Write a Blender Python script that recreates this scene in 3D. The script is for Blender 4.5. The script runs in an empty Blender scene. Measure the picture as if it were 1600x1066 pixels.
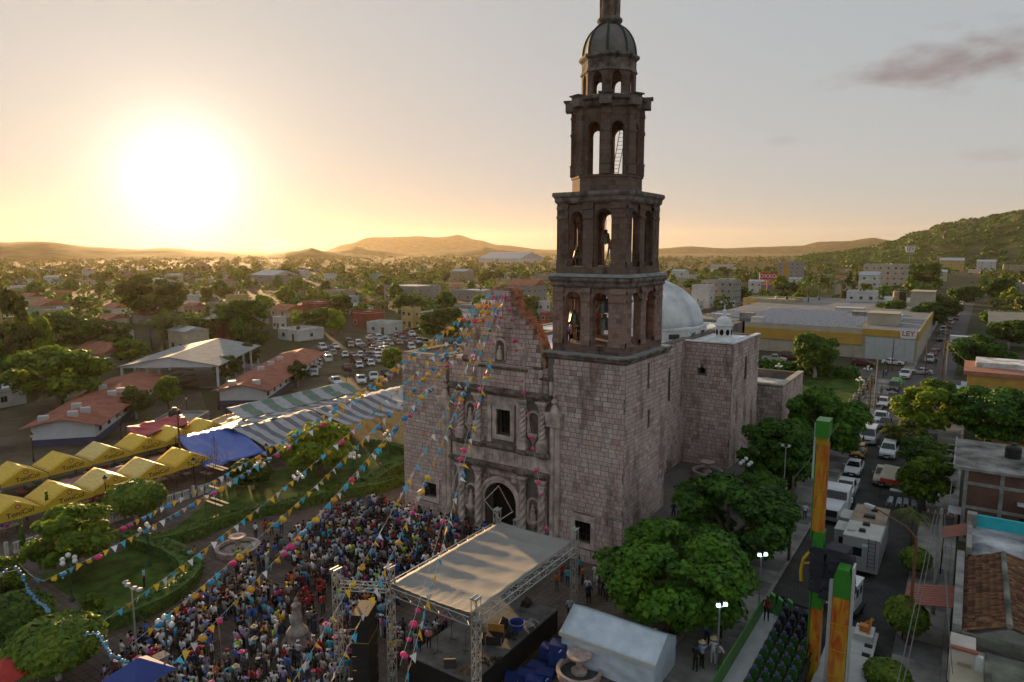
import bpy, bmesh, math, random
from mathutils import Vector, Matrix, Euler, noise as mnoise
rnd = random.Random(7)
scene = bpy.context.scene
COL = scene.collection
R = math.radians

# ------------------------------------------------------------------ camera, sky, sun, exposure
CAM_H, F_PX, AZ = 26.0, 1067.0, R(34.0)
PITCH = math.atan((533 - 390) / F_PX)
cam = bpy.data.cameras.new('camera'); cam.sensor_width = 36; cam.lens = 36 * F_PX / 1600
cam.clip_start = 0.5; cam.clip_end = 60000
co = bpy.data.objects.new('camera', cam); COL.objects.link(co)
co.location = (0, 0, CAM_H); co.rotation_euler = (math.pi / 2 - PITCH, 0, AZ)
scene.camera = co

SUN_EL, SUN_AZ = R(4.9), AZ + R(25.4)           # azimuth counted from +Y towards -X
sun_dir = Vector((-math.sin(SUN_AZ) * math.cos(SUN_EL), math.cos(SUN_AZ) * math.cos(SUN_EL), math.sin(SUN_EL)))
world = bpy.data.worlds.new('World'); scene.world = world; world.use_nodes = True
wn, wl = world.node_tree.nodes, world.node_tree.links
for n in list(wn): wn.remove(n)
sky = wn.new('ShaderNodeTexSky'); sky.sky_type = 'NISHITA'; sky.sun_disc = False
sky.sun_elevation = SUN_EL; sky.sun_rotation = -SUN_AZ
sky.altitude = 50; sky.air_density = 1.0; sky.dust_density = 1.1; sky.ozone_density = 2.4
tc = wn.new('ShaderNodeTexCoord')
bg = wn.new('ShaderNodeBackground'); bg.inputs['Strength'].default_value = 0.10
wout = wn.new('ShaderNodeOutputWorld')
def wmix(kind, a, b, fac=1.0):
    n = wn.new('ShaderNodeMix'); n.data_type = 'RGBA'; n.blend_type = kind; n.inputs[0].default_value = fac if not hasattr(fac, 'node') else 0
    if hasattr(fac, 'node'): wl.new(fac, n.inputs[0])
    for v, i in ((a, 6), (b, 7)):
        if hasattr(v, 'node'): wl.new(v, n.inputs[i])
        else: n.inputs[i].default_value = (*v, 1)
    return n.outputs[2]
def wmath(op, a, b=0.0, c=0.0):
    n = wn.new('ShaderNodeMath'); n.operation = op
    for v, i in ((a, 0), (b, 1), (c, 2)):
        if hasattr(v, 'node'): wl.new(v, n.inputs[i])
        else: n.inputs[i].default_value = v
    return n.outputs[0]
def wdot(v):
    n = wn.new('ShaderNodeVectorMath'); n.operation = 'DOT_PRODUCT'; wl.new(tc.outputs['Generated'], n.inputs[0]); n.inputs[1].default_value = v; return n.outputs['Value']
# the camera's soft shoulder: broad sky compressed, the glare round the sun kept
SKY_GAM, SKY_BASE, SKY_GLARE = 0.07, 0.91, 1.7
gm = wn.new('ShaderNodeGamma'); gm.inputs['Gamma'].default_value = SKY_GAM; wl.new(sky.outputs[0], gm.inputs['Color'])
hs = wn.new('ShaderNodeHueSaturation'); hs.inputs['Saturation'].default_value = 2.3; hs.inputs['Value'].default_value = SKY_BASE; wl.new(gm.outputs[0], hs.inputs['Color'])
base = wmix('MULTIPLY', hs.outputs[0], (1.0, 0.995, 0.995))
sd = wmath('MAXIMUM', wdot(sun_dir), 0.0)                      # aureole round the sun
core = wmix('MULTIPLY', (1.0, .97, .88), wmath('MULTIPLY', wmath('POWER', sd, 420.0), SKY_GLARE))
halo = wmix('MULTIPLY', (1.0, .84, .56), wmath('ADD', wmath('MULTIPLY', wmath('POWER', sd, 75.0), .52), wmath('MULTIPLY', wmath('POWER', sd, 11.0), .09)))
glare = wmix('ADD', core, halo)
skyc = wmix('ADD', base, glare)
# evening clouds
nz = wn.new('ShaderNodeTexNoise'); nz.inputs['Scale'].default_value = 16; nz.inputs['Detail'].default_value = 7; nz.inputs['Roughness'].default_value = 0.55
mp = wn.new('ShaderNodeMapping'); mp.inputs['Scale'].default_value = (1.0, 1.0, 2.6); wl.new(tc.outputs['Generated'], mp.inputs['Vector']); wl.new(mp.outputs[0], nz.inputs['Vector'])
_cpt, _spt = math.cos(PITCH), math.sin(PITCH)
def skydir(px, py):
    x, y = px - 800, 533 - py; fw = F_PX * _cpt + y * _spt; up = y * _cpt - F_PX * _spt
    return Vector((x * math.cos(AZ) - fw * math.sin(AZ), x * math.sin(AZ) + fw * math.cos(AZ), up)).normalized()
for px, py, wpx, hpx, dens in ((1530, 88, 190, 44, .75), (1460, 100, 100, 36, .5), (1232, 219, 36, 10, .45), (1545, 243, 48, 12, .5), (1420, 252, 40, 8, .25), (690, 354, 60, 6, .2), (470, 366, 70, 10, .3), (5, 350, 40, 10, .35), (1750, 60, 220, 40, .6), (860, 75, 26, 30, .10)):
    d0 = skydir(px, py); tt = Vector((d0.y, -d0.x, 0)).normalized(); uu = tt.cross(d0)
    u = wmath('MULTIPLY', wdot(tt), F_PX / wpx); v = wmath('MULTIPLY', wmath('SUBTRACT', wdot(uu), 0.0), F_PX / hpx)
    r2 = wmath('ADD', wmath('MULTIPLY', u, u), wmath('MULTIPLY', v, v))
    front = wmath('GREATER_THAN', wdot(d0), 0.5)
    m = wmath('SUBTRACT', wmath('MULTIPLY_ADD', nz.outputs[0], 3.0, -0.75), r2)
    cl_ = wn.new('ShaderNodeClamp'); wl.new(m, cl_.inputs[0]); sm_ = wmath('MULTIPLY', wmath('MULTIPLY', cl_.outputs[0], dens), front)
    skyc = wmix('MIX', skyc, wmix('MULTIPLY', skyc, (.74, .64, .64)), sm_)
wl.new(skyc, bg.inputs['Color']); wl.new(bg.outputs[0], wout.inputs[0])

sl = bpy.data.lights.new('sun', 'SUN'); sl.energy = 2.0; sl.angle = R(0.6); sl.color = (1.0, 0.62, 0.28)
so = bpy.data.objects.new('sun', sl); COL.objects.link(so)
so.rotation_euler = (-sun_dir).to_track_quat('-Z', 'Y').to_euler()
vs = scene.view_settings
vs.view_transform = 'Standard'; vs.look = 'None'; vs.gamma = 1; vs.use_curve_mapping = False; vs.exposure = 2.4
scene.cycles.use_denoising = True
scene.cycles.max_bounces = 5; scene.cycles.diffuse_bounces = 3; scene.cycles.glossy_bounces = 2
scene.cycles.transmission_bounces = 3; scene.cycles.transparent_max_bounces = 6; scene.cycles.volume_bounces = 1
scene.cycles.caustics_reflective = False; scene.cycles.caustics_refractive = False

# ------------------------------------------------------------------ survey helpers (ground relief, photo point -> ground point)
def sstep(a, b, x):
    t = max(0.0, min(1.0, (x - a) / (b - a))); return t * t * (3 - 2 * t)
def gz(x, y):
    z = -2.2 * sstep(-17, -26, x)
    return z * (1 - sstep(85, 115, y) * sstep(-75, -55, x)) * (1 - sstep(160, 260, math.hypot(x, y)))
_cp, _sp = math.cos(PITCH), math.sin(PITCH)
def ray(px, py):
    x = px - 800; y = 533 - py
    fw = F_PX * _cp + y * _sp; up = y * _cp - F_PX * _sp
    return x * math.cos(AZ) - fw * math.sin(AZ), x * math.sin(AZ) + fw * math.cos(AZ), up
def g(px, py, dz=None):
    """surveyed ground point; dz = fixed height instead of the terrain"""
    X, Y, u = ray(px, py); z = 0.0 if dz is None else dz
    for _ in range(6):
        t = (z - CAM_H) / u; x, y = X * t, Y * t
        if dz is None: z = gz(x, y)
    return Vector((x, y, z))
def far(px, dist, z=0.0):
    X, Y, u = ray(px, 390); k = dist / math.hypot(X, Y)
    return Vector((X * k, Y * k, z))

# ------------------------------------------------------------------ mesh builder
class MB:
    def __init__(s): s.v = []; s.f = []; s.m = []
    def add(s, vs, fs, m=0):
        o = len(s.v); s.v += [tuple(p) for p in vs]
        for f in fs: s.f.append(tuple(i + o for i in f)); s.m.append(m)
        return s
    def box(s, x0, x1, y0, y1, z0, z1, m=0):
        return s.add([(x, y, z) for z in (z0, z1) for y in (y0, y1) for x in (x0, x1)],
                     [(0, 2, 3, 1), (4, 5, 7, 6), (0, 1, 5, 4), (2, 6, 7, 3), (0, 4, 6, 2), (1, 3, 7, 5)], m)
    def cbox(s, c, sx, sy, sz, rz=0, m=0, taper=1.0):
        cs, sn = math.cos(rz), math.sin(rz); vs = []
        for k, z in ((1, -sz / 2), (taper, sz / 2)):
            for y in (-sy / 2, sy / 2):
                for x in (-sx / 2, sx / 2):
                    vs.append((c[0] + (x * cs - y * sn) * k, c[1] + (x * sn + y * cs) * k, c[2] + z))
        return s.add(vs, [(0, 2, 3, 1), (4, 5, 7, 6), (0, 1, 5, 4), (2, 6, 7, 3), (0, 4, 6, 2), (1, 3, 7, 5)], m)
    def bar(s, a, b, r0, r1=None, n=6, m=0, caps=True):
        a, b = Vector(a), Vector(b); r1 = r0 if r1 is None else r1
        d = (b - a); d = d.normalized() if d.length > 1e-9 else Vector((0, 0, 1))
        u = d.orthogonal().normalized(); w = d.cross(u); vs = []
        for p, r in ((a, r0), (b, r1)):
            for i in range(n):
                t = 2 * math.pi * (i + .5) / n; vs.append(p + u * (r * math.cos(t)) + w * (r * math.sin(t)))
        fs = [(i, (i + 1) % n, n + (i + 1) % n, n + i) for i in range(n)]
        if caps: fs += [tuple(range(n))[::-1], tuple(range(n, 2 * n))]
        return s.add(vs, fs, m)
    def path(s, pts, r, n=6, m=0):
        """tube through points; r a number or a list"""
        pts = [Vector(p) for p in pts]; k = len(pts)
        rr = r if isinstance(r, (list, tuple)) else [r] * k
        rings = []; u = None
        for i, p in enumerate(pts):
            d = (pts[min(i + 1, k - 1)] - pts[max(i - 1, 0)]).normalized()
            u = d.orthogonal().normalized() if u is None else (u - d * u.dot(d)).normalized()
            w = d.cross(u)
            rings.append([p + u * (rr[i] * math.cos(2 * math.pi * j / n)) + w * (rr[i] * math.sin(2 * math.pi * j / n)) for j in range(n)])
        return s.loft(rings, m)
    def loft(s, rings, m=0, caps=True):
        n = len(rings[0]); vs = [p for r in rings for p in r]; fs = []
        for i in range(len(rings) - 1):
            for j in range(n):
                fs.append((i * n + j, i * n + (j + 1) % n, (i + 1) * n + (j + 1) % n, (i + 1) * n + j))
        if caps: fs += [tuple(range(n))[::-1], tuple(range((len(rings) - 1) * n, len(rings) * n))]
        return s.add(vs, fs, m)
    def lathe(s, c, prof, n=16, m=0, rot=0.0, caps=True):
        return s.loft([[(c[0] + r * math.cos(rot + 2 * math.pi * j / n), c[1] + r * math.sin(rot + 2 * math.pi * j / n), c[2] + z) for j in range(n)] for r, z in prof], m, caps)
    def prism(s, poly, t0, t1, axis='y', m=0):
        """polygon (u,v) pushed along axis: y -> (u,t,v), x -> (t,u,v), z -> (u,v,t)"""
        f = {'y': lambda u, v, t: (u, t, v), 'x': lambda u, v, t: (t, u, v), 'z': lambda u, v, t: (u, v, t)}[axis]
        n = len(poly); vs = [f(u, v, t0) for u, v in poly] + [f(u, v, t1) for u, v in poly]
        fs = [(i, (i + 1) % n, n + (i + 1) % n, n + i) for i in range(n)] + [tuple(range(n))[::-1], tuple(range(n, 2 * n))]
        return s.add(vs, fs, m)
    def mesh(s, name, mats, smooth=False, fix=True):
        me = bpy.data.meshes.new(name); me.from_pydata(s.v, [], s.f)
        for m in (mats if isinstance(mats, (list, tuple)) else [mats]): me.materials.append(m)
        if any(s.m): me.polygons.foreach_set('material_index', s.m)
        if smooth: me.polygons.foreach_set('use_smooth', [True] * len(s.f))
        me.update()
        if fix:
            bm = bmesh.new(); bm.from_mesh(me); bmesh.ops.recalc_face_normals(bm, faces=bm.faces); bm.to_mesh(me); bm.free()
        return me
    def build(s, name, mats, parent=None, smooth=False, loc=None, rz=0, fix=True):
        return link(name, s.mesh(name, mats, smooth, fix), parent, loc, rz)
def link(name, data, parent=None, loc=None, rz=0):
    o = bpy.data.objects.new(name, data); COL.objects.link(o)
    if parent is not None: o.parent = parent
    if loc is not None: o.location = loc
    if rz: o.rotation_euler = (0, 0, rz)
    return o
def tag(o, label, cat, group=None):
    o['label'] = label; o['category'] = cat
    if group: o['group'] = group
    return o
def thing(name, label, cat, loc=(0, 0, 0), rz=0, group=None):
    return tag(link(name, None, None, loc, rz), label, cat, group)
def struct(o): o['kind'] = 'structure'; return o
def stuff(o): o['kind'] = 'stuff'; return o
def dup(o, loc=None, rz=None, label=None, group=None, sc=None, parent=None, subs=True):
    c = o.copy(); COL.objects.link(c); c.parent = parent
    if loc is not None: c.location = loc
    if rz is not None: c.rotation_euler = (0, 0, rz)
    if sc is not None: c.scale = sc if isinstance(sc, (tuple, list)) else (sc, sc, sc)
    if label: c['label'] = label
    if group: c['group'] = group
    if subs:
        for ch in list(KIDS.get(o.name, o.children)): dup(ch, parent=c)
    return c
KIDS = {}
def remember(o):
    KIDS[o.name] = list(o.children)
    for c in o.children: remember(c)
def recolor(o, slot, mat):
    """this object only: other material in one slot (mesh data stay shared)"""
    s_ = o.material_slots[slot]; s_.link = 'OBJECT'; s_.material = mat

# ------------------------------------------------------------------ materials
MATS = {}
def mat(name, col, rough=0.8, var=0.12, scale=2.0, metal=0.0, bump=0.0, bscale=None, col2=None, obj_rand=0.0, emit=None, spec=0.4, island=0.0, alpha=None, sub=None, stretch=None):
    if name in MATS: return MATS[name]
    m = bpy.data.materials.new(name); m.use_nodes = True; nt = m.node_tree; N, L = nt.nodes, nt.links
    b = N['Principled BSDF']; b.inputs['Roughness'].default_value = rough; b.inputs['Metallic'].default_value = metal
    b.inputs['Specular IOR Level'].default_value = spec
    c = (*col, 1)
    tcn = N.new('ShaderNodeTexCoord'); src = tcn.outputs['Object']
    if stretch:
        mp_ = N.new('ShaderNodeMapping'); mp_.inputs['Scale'].default_value = stretch; L.new(src, mp_.inputs['Vector']); src = mp_.outputs[0]
    n1 = N.new('ShaderNodeTexNoise'); n1.inputs['Scale'].default_value = scale; n1.inputs['Detail'].default_value = 6; n1.inputs['Roughness'].default_value = 0.6
    L.new(src, n1.inputs['Vector'])
    rmp = N.new('ShaderNodeValToRGB'); e = rmp.color_ramp.elements; e[0].position = 0.32; e[1].position = 0.70
    a_ = col if col2 is None else col; b_ = col if col2 is None else col2
    e[0].color = tuple(max(0, v * (1 - var)) for v in a_) + (1,); e[1].color = tuple(min(1, v * (1 + var)) for v in b_) + (1,)
    L.new(n1.outputs[0], rmp.inputs[0]); out = rmp.outputs[0]
    if obj_rand or island:
        rs = (N.new('ShaderNodeNewGeometry').outputs['Random Per Island'] if island else N.new('ShaderNodeObjectInfo').outputs['Random'])
        k = island or obj_rand
        mr = N.new('ShaderNodeMapRange'); mr.inputs[3].default_value = 1 - k; mr.inputs[4].default_value = 1 + k; L.new(rs, mr.inputs[0])
        h = N.new('ShaderNodeHueSaturation'); L.new(out, h.inputs['Color']); L.new(mr.outputs[0], h.inputs['Value'])
        mh = N.new('ShaderNodeMapRange'); mh.inputs[3].default_value = 0.5 - 0.02 * k; mh.inputs[4].default_value = 0.5 + 0.02 * k
        L.new(rs, mh.inputs[0]); L.new(mh.outputs[0], h.inputs['Hue']); out = h.outputs[0]
    L.new(out, b.inputs['Base Color'])
    if bump:
        n2 = N.new('ShaderNodeTexNoise'); n2.inputs['Scale'].default_value = bscale or scale * 6; n2.inputs['Detail'].default_value = 4
        L.new(src, n2.inputs['Vector'])
        bp = N.new('ShaderNodeBump'); bp.inputs['Strength'].default_value = bump; bp.inputs['Distance'].default_value = 0.05
        L.new(n2.outputs[0], bp.inputs['Height']); L.new(bp.outputs[0], b.inputs['Normal'])
    if emit: b.inputs['Emission Color'].default_value = (*emit[0], 1); b.inputs['Emission Strength'].default_value = emit[1]
    if sub: b.inputs['Subsurface Weight'].default_value = sub
    if alpha is not None: b.inputs['Alpha'].default_value = alpha
    MATS[name] = m
    return m
def brickmat(name, c1, c2, mortar, w, h, ms=0.02, rough=0.9, bump=0.6, offset=0.5, dirt=0.35, axis='xz', freq=2):
    """coursed masonry / paving drawn in object space where single pieces are too small to build"""
    if name in MATS: return MATS[name]
    m = bpy.data.materials.new(name); m.use_nodes = True; N, L = m.node_tree.nodes, m.node_tree.links
    b = N['Principled BSDF']; b.inputs['Roughness'].default_value = rough; b.inputs['Specular IOR Level'].default_value = 0.25
    t = N.new('ShaderNodeTexCoord'); geo = N.new('ShaderNodeNewGeometry')
    sx = N.new('ShaderNodeSeparateXYZ'); L.new(t.outputs['Object'], sx.inputs[0])
    cx = N.new('ShaderNodeCombineXYZ')
    if axis == 'xz':
        ad = N.new('ShaderNodeMath'); ad.operation = 'ADD'; L.new(sx.outputs[0], ad.inputs[0]); L.new(sx.outputs[1], ad.inputs[1])
        L.new(ad.outputs[0], cx.inputs[0]); L.new(sx.outputs[2], cx.inputs[1])
    else:
        L.new(sx.outputs[0], cx.inputs[0]); L.new(sx.outputs[1], cx.inputs[1])
    br = N.new('ShaderNodeTexBrick'); br.inputs['Scale'].default_value = 1; br.inputs['Brick Width'].default_value = w; br.inputs['Row Height'].default_value = h
    br.inputs['Mortar Size'].default_value = ms; br.inputs['Mortar Smooth'].default_value = 0.3; br.offset = offset; br.squash_frequency = 3; br.squash = 1.3
    br.inputs['Color1'].default_value = (*c1, 1); br.inputs['Color2'].default_value = (*c2, 1); br.inputs['Mortar'].default_value = (*mortar, 1)
    br.inputs['Bias'].default_value = -0.1
    L.new(cx.outputs[0], br.inputs['Vector'])
    nz_ = N.new('ShaderNodeTexNoise'); nz_.inputs['Scale'].default_value = 0.5; nz_.inputs['Detail'].default_value = 8; L.new(t.outputs['Object'], nz_.inputs['Vector'])
    r_ = N.new('ShaderNodeValToRGB'); r_.color_ramp.elements[0].position = 0.35; r_.color_ramp.elements[1].position = 0.62
    r_.color_ramp.elements[0].color = (1 - dirt,) * 3 + (1,)
    mm = N.new('ShaderNodeMix'); mm.data_type = 'RGBA'; mm.blend_type = 'MULTIPLY'; mm.inputs[0].default_value = 1
    L.new(nz_.outputs[0], r_.inputs[0]); L.new(br.outputs[0], mm.inputs[6]); L.new(r_.outputs[0], mm.inputs[7]); L.new(mm.outputs[2], b.inputs['Base Color'])
    bp = N.new('ShaderNodeBump'); bp.inputs['Strength'].default_value = bump; bp.inputs['Distance'].default_value = 0.03; bp.invert = True
    L.new(br.outputs['Fac'], bp.inputs['Height']); L.new(bp.outputs[0], b.inputs['Normal'])
    MATS[name] = m
    return m
def leafmat(name, col, col2, trans=0.25):
    """leaves: light passes through a little; every clump has its own tone"""
    if name in MATS: return MATS[name]
    m = bpy.data.materials.new(name); m.use_nodes = True; N, L = m.node_tree.nodes, m.node_tree.links
    out = N['Material Output']; N.remove(N['Principled BSDF'])
    geo = N.new('ShaderNodeNewGeometry'); oi = N.new('ShaderNodeObjectInfo'); t = N.new('ShaderNodeTexCoord')
    nz_ = N.new('ShaderNodeTexNoise'); nz_.inputs['Scale'].default_value = 0.8; nz_.inputs['Detail'].default_value = 3; L.new(t.outputs['Object'], nz_.inputs['Vector'])
    ad = N.new('ShaderNodeMath'); ad.operation = 'ADD'; mu = N.new('ShaderNodeMath'); mu.operation = 'MULTIPLY'; mu.inputs[1].default_value = 0.5
    L.new(geo.outputs['Random Per Island'], mu.inputs[0]); L.new(mu.outputs[0], ad.inputs[0])
    su = N.new('ShaderNodeMath'); su.operation = 'MULTIPLY_ADD'; su.inputs[1].default_value = 0.45; L.new(oi.outputs['Random'], su.inputs[0])
    m3 = N.new('ShaderNodeMath'); m3.operation = 'MULTIPLY_ADD'; m3.inputs[1].default_value = 1.5; m3.inputs[2].default_value = -0.75; L.new(nz_.outputs[0], m3.inputs[0])
    L.new(m3.outputs[0], su.inputs[2]); L.new(su.outputs[0], ad.inputs[1])
    rm = N.new('ShaderNodeValToRGB'); rm.color_ramp.elements[0].color = (*col, 1); rm.color_ramp.elements[1].color = (*col2, 1)
    rm.color_ramp.elements[0].position = 0.05; rm.color_ramp.elements[1].position = 0.72
    e3 = rm.color_ramp.elements.new(1.0); e3.color = (col2[0] * 1.7, col2[1] * 1.25, col2[2] * 1.2, 1)
    L.new(ad.outputs[0], rm.inputs[0])
    d = N.new('ShaderNodeBsdfPrincipled'); d.inputs['Roughness'].default_value = 0.6; d.inputs['Specular IOR Level'].default_value = 0.3
    tr = N.new('ShaderNodeBsdfTranslucent'); ms = N.new('ShaderNodeMixShader'); ms.inputs[0].default_value = trans
    L.new(rm.outputs[0], d.inputs['Base Color']); L.new(rm.outputs[0], tr.inputs['Color'])
    L.new(d.outputs[0], ms.inputs[1]); L.new(tr.outputs[0], ms.inputs[2]); L.new(ms.outputs[0], out.inputs[0])
    MATS[name] = m
    return m
# ------------------------------------------------------------------ terrain
def grid_axis(lo, hi, fine0, fine1, step, grow=1.35):
    a = []; x = fine0
    while x <= fine1: a.append(x); x += step
    s = step; x = fine0
    while x > lo: s *= grow; x -= s; a.insert(0, x)
    s = step; x = a[-1]
    while x < hi: s *= grow; x += s; a.append(x)
    return a
def ground_material():
    m = bpy.data.materials.new('earth_and_scrub'); m.use_nodes = True; N, L = m.node_tree.nodes, m.node_tree.links
    b = N['Principled BSDF']; b.inputs['Roughness'].default_value = 0.95; b.inputs['Specular IOR Level'].default_value = 0.15
    t = N.new('ShaderNodeTexCoord')
    n1 = N.new('ShaderNodeTexNoise'); n1.inputs['Scale'].default_value = 0.035; n1.inputs['Detail'].default_value = 8
    n2 = N.new('ShaderNodeTexNoise'); n2.inputs['Scale'].default_value = 0.9; n2.inputs['Detail'].default_value = 6
    for n in (n1, n2): L.new(t.outputs['Object'], n.inputs['Vector'])
    r1 = N.new('ShaderNodeValToRGB'); e = r1.color_ramp.elements
    e[0].position = 0.42; e[0].color = (0.085, 0.068, 0.045, 1); e[1].position = 0.60; e[1].color = (0.042, 0.062, 0.018, 1)
    r2 = N.new('ShaderNodeValToRGB'); r2.color_ramp.elements[0].color = (0.6, 0.6, 0.6, 1); r2.color_ramp.elements[0].position = 0.3; r2.color_ramp.elements[1].position = 0.7
    mm = N.new('ShaderNodeMix'); mm.data_type = 'RGBA'; mm.blend_type = 'MULTIPLY'; mm.inputs[0].default_value = 1
    L.new(n1.outputs[0], r1.inputs[0]); L.new(n2.outputs[0], r2.inputs[0]); L.new(r1.outputs[0], mm.inputs[6]); L.new(r2.outputs[0], mm.inputs[7])
    L.new(mm.outputs[2], b.inputs['Base Color'])
    bp = N.new('ShaderNodeBump'); bp.inputs['Strength'].default_value = 0.5; bp.inputs['Distance'].default_value = 0.1
    L.new(n2.outputs[0], bp.inputs['Height']); L.new(bp.outputs[0], b.inputs['Normal'])
    return m
xs = grid_axis(-9000, 9000, -190, 60, 3.0); ys = grid_axis(-3000, 9500, -10, 270, 4.0)
mb = MB(); nx = len(xs)
mb.v = [(x, y, gz(x, y)) for y in ys for x in xs]
mb.f = [(j * nx + i, j * nx + i + 1, (j + 1) * nx + i + 1, (j + 1) * nx + i) for j in range(len(ys) - 1) for i in range(nx - 1)]; mb.m = [0] * len(mb.f)
struct(mb.build('ground', ground_material(), smooth=True, fix=False))

def sheet(name, quad, mat_, off, step=2.5, kind=True, flat=None, skirt=0.0):
    """surface laid over the terrain inside a four-cornered field; skirt = its thickness"""
    a, b, c, d = [Vector((p[0], p[1], 0)) for p in quad]
    nx_ = max(1, int(max((b - a).length, (c - d).length) / step)); ny_ = max(1, int(max((d - a).length, (c - b).length) / step))
    mb = MB()
    def pt(i, j, o):
        u, v = i / nx_, j / ny_; p = a * (1 - u) * (1 - v) + b * u * (1 - v) + c * u * v + d * (1 - u) * v
        return (p.x, p.y, (gz(p.x, p.y) if flat is None else flat) + o)
    mb.v = [pt(i, j, off) for j in range(ny_ + 1) for i in range(nx_ + 1)]; w = nx_ + 1
    mb.f = [(j * w + i, j * w + i + 1, (j + 1) * w + i + 1, (j + 1) * w + i) for j in range(ny_) for i in range(nx_)]
    if skirt:
        rim = [(i, 0) for i in range(nx_)] + [(nx_, j) for j in range(ny_)] + [(i, ny_) for i in range(nx_, 0, -1)] + [(0, j) for j in range(ny_, 0, -1)]
        k = len(mb.v); mb.v += [pt(i, j, off - skirt) for i, j in rim]; m_ = len(rim)
        for q in range(m_):
            i0, j0 = rim[q]; i1, j1 = rim[(q + 1) % m_]
            mb.f.append((j0 * w + i0, k + q, k + (q + 1) % m_, j1 * w + i1))
    mb.m = [0] * len(mb.f)
    o = mb.build(name, mat_, smooth=False, fix=bool(skirt))
    return struct(o) if kind else o

def hill(name, pts, dist, depth, mat_, rough=1.0, seed=0):
    """ridge surveyed as (photo column, photo row of its crest) at a given distance; a real ridge with two flanks"""
    cols = []
    for (p0, y0), (p1, y1) in zip(pts, pts[1:]):
        n = max(2, int(abs(p1 - p0) / 7))
        for i in range(n): t = i / n; cols.append((p0 + (p1 - p0) * t, y0 + (y1 - y0) * (3 * t * t - 2 * t ** 3)))
    cols.append(pts[-1]); rows = 26; mb = MB()
    for k in range(rows + 1):
        s = -1 + 2 * k / rows
        for i, (px, py) in enumerate(cols):
            X, Y, u = ray(px, py); hor = math.hypot(X, Y)
            top = CAM_H + dist * u / hor
            d = dist + depth * s
            prof = math.cos(s * math.pi / 2) ** 1.5 if abs(s) < 1 else 0
            X0, Y0 = X / hor * d, Y / hor * d
            nz1 = mnoise.fractal(Vector((X0, Y0, seed * 91.7)) * (3.2 / depth), 1.0, 2.0, 5)
            nz2 = mnoise.fractal(Vector((X0, Y0, seed * 31.7)) * (14.0 / depth), 1.0, 2.0, 3)
            z = (top + 8) * prof * (1 + 0.30 * nz1 * (1 - prof)) + (nz1 * 0.03 + nz2 * 0.025) * top * rough * (0.4 + prof) - 8
            mb.v.append((X0, Y0, z))
    w = len(cols)
    mb.f = [(j * w + i, j * w + i + 1, (j + 1) * w + i + 1, (j + 1) * w + i) for j in range(rows) for i in range(w - 1)]; mb.m = [0] * len(mb.f)
    HILLS.append((mb.v, w, rows, dist)); return struct(mb.build(name, mat_, smooth=True, fix=False))
HILLS = []
m_hill = mat('wooded_hillside', (0.028, 0.045, 0.014), 0.95, 0.55, 0.03, bump=1.0, bscale=0.12, col2=(0.06, 0.075, 0.028), spec=0.1)
hill('hill', [(-260, 390), (-120, 384), (0, 379), (70, 378), (150, 386), (215, 389), (262, 387), (320, 392), (400, 399), (470, 402), (560, 405)], 2500, 800, m_hill, seed=1)
hill('hill', [(390, 404), (430, 396), (470, 391), (487, 387), (505, 393), (545, 397), (590, 400), (640, 402), (700, 406)], 2300, 450, m_hill, seed=2)
hill('hill', [(500, 399), (535, 390), (556, 385), (580, 391), (640, 396), (700, 392), (740, 389), (757, 386), (780, 391), (840, 395), (900, 397), (1000, 398)], 3000, 500, m_hill, seed=3)
hill('mountain', [(430, 397), (505, 392), (540, 382), (580, 371), (640, 370), (685, 371), (715, 367), (745, 375), (780, 383), (850, 390), (930, 393), (1000, 396)], 5600, 700, m_hill, seed=4)
hill('hill', [(980, 394), (1040, 388), (1075, 385), (1130, 388), (1190, 386), (1250, 384), (1285, 378), (1300, 377), (1330, 376), (1360, 372), (1400, 376), (1480, 384)], 4800, 500, m_hill, seed=5)
hill('hill', [(1235, 402), (1300, 396), (1350, 389), (1390, 380), (1440, 364), (1480, 352), (1520, 346), (1560, 338), (1600, 330), (1680, 322), (1800, 318), (1950, 330)], 1500, 520, m_hill, seed=6)

# ------------------------------------------------------------------ evening haze
mb = MB(); mb.box(-7600, 7600, -2500, 8200, -40, 245)
hz = bpy.data.materials.new('haze_air'); hz.use_nodes = True
hn = hz.node_tree.nodes; hn.remove(hn['Principled BSDF'])
pv = hn.new('ShaderNodeVolumePrincipled'); pv.inputs['Color'].default_value = (0.95, 0.80, 0.60, 1)
pv.inputs['Density'].default_value = 0.000045; pv.inputs['Anisotropy'].default_value = 0.5
hz.node_tree.links.new(pv.outputs[0], hn['Material Output'].inputs['Volume'])
stuff(mb.build('haze', hz))
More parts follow.
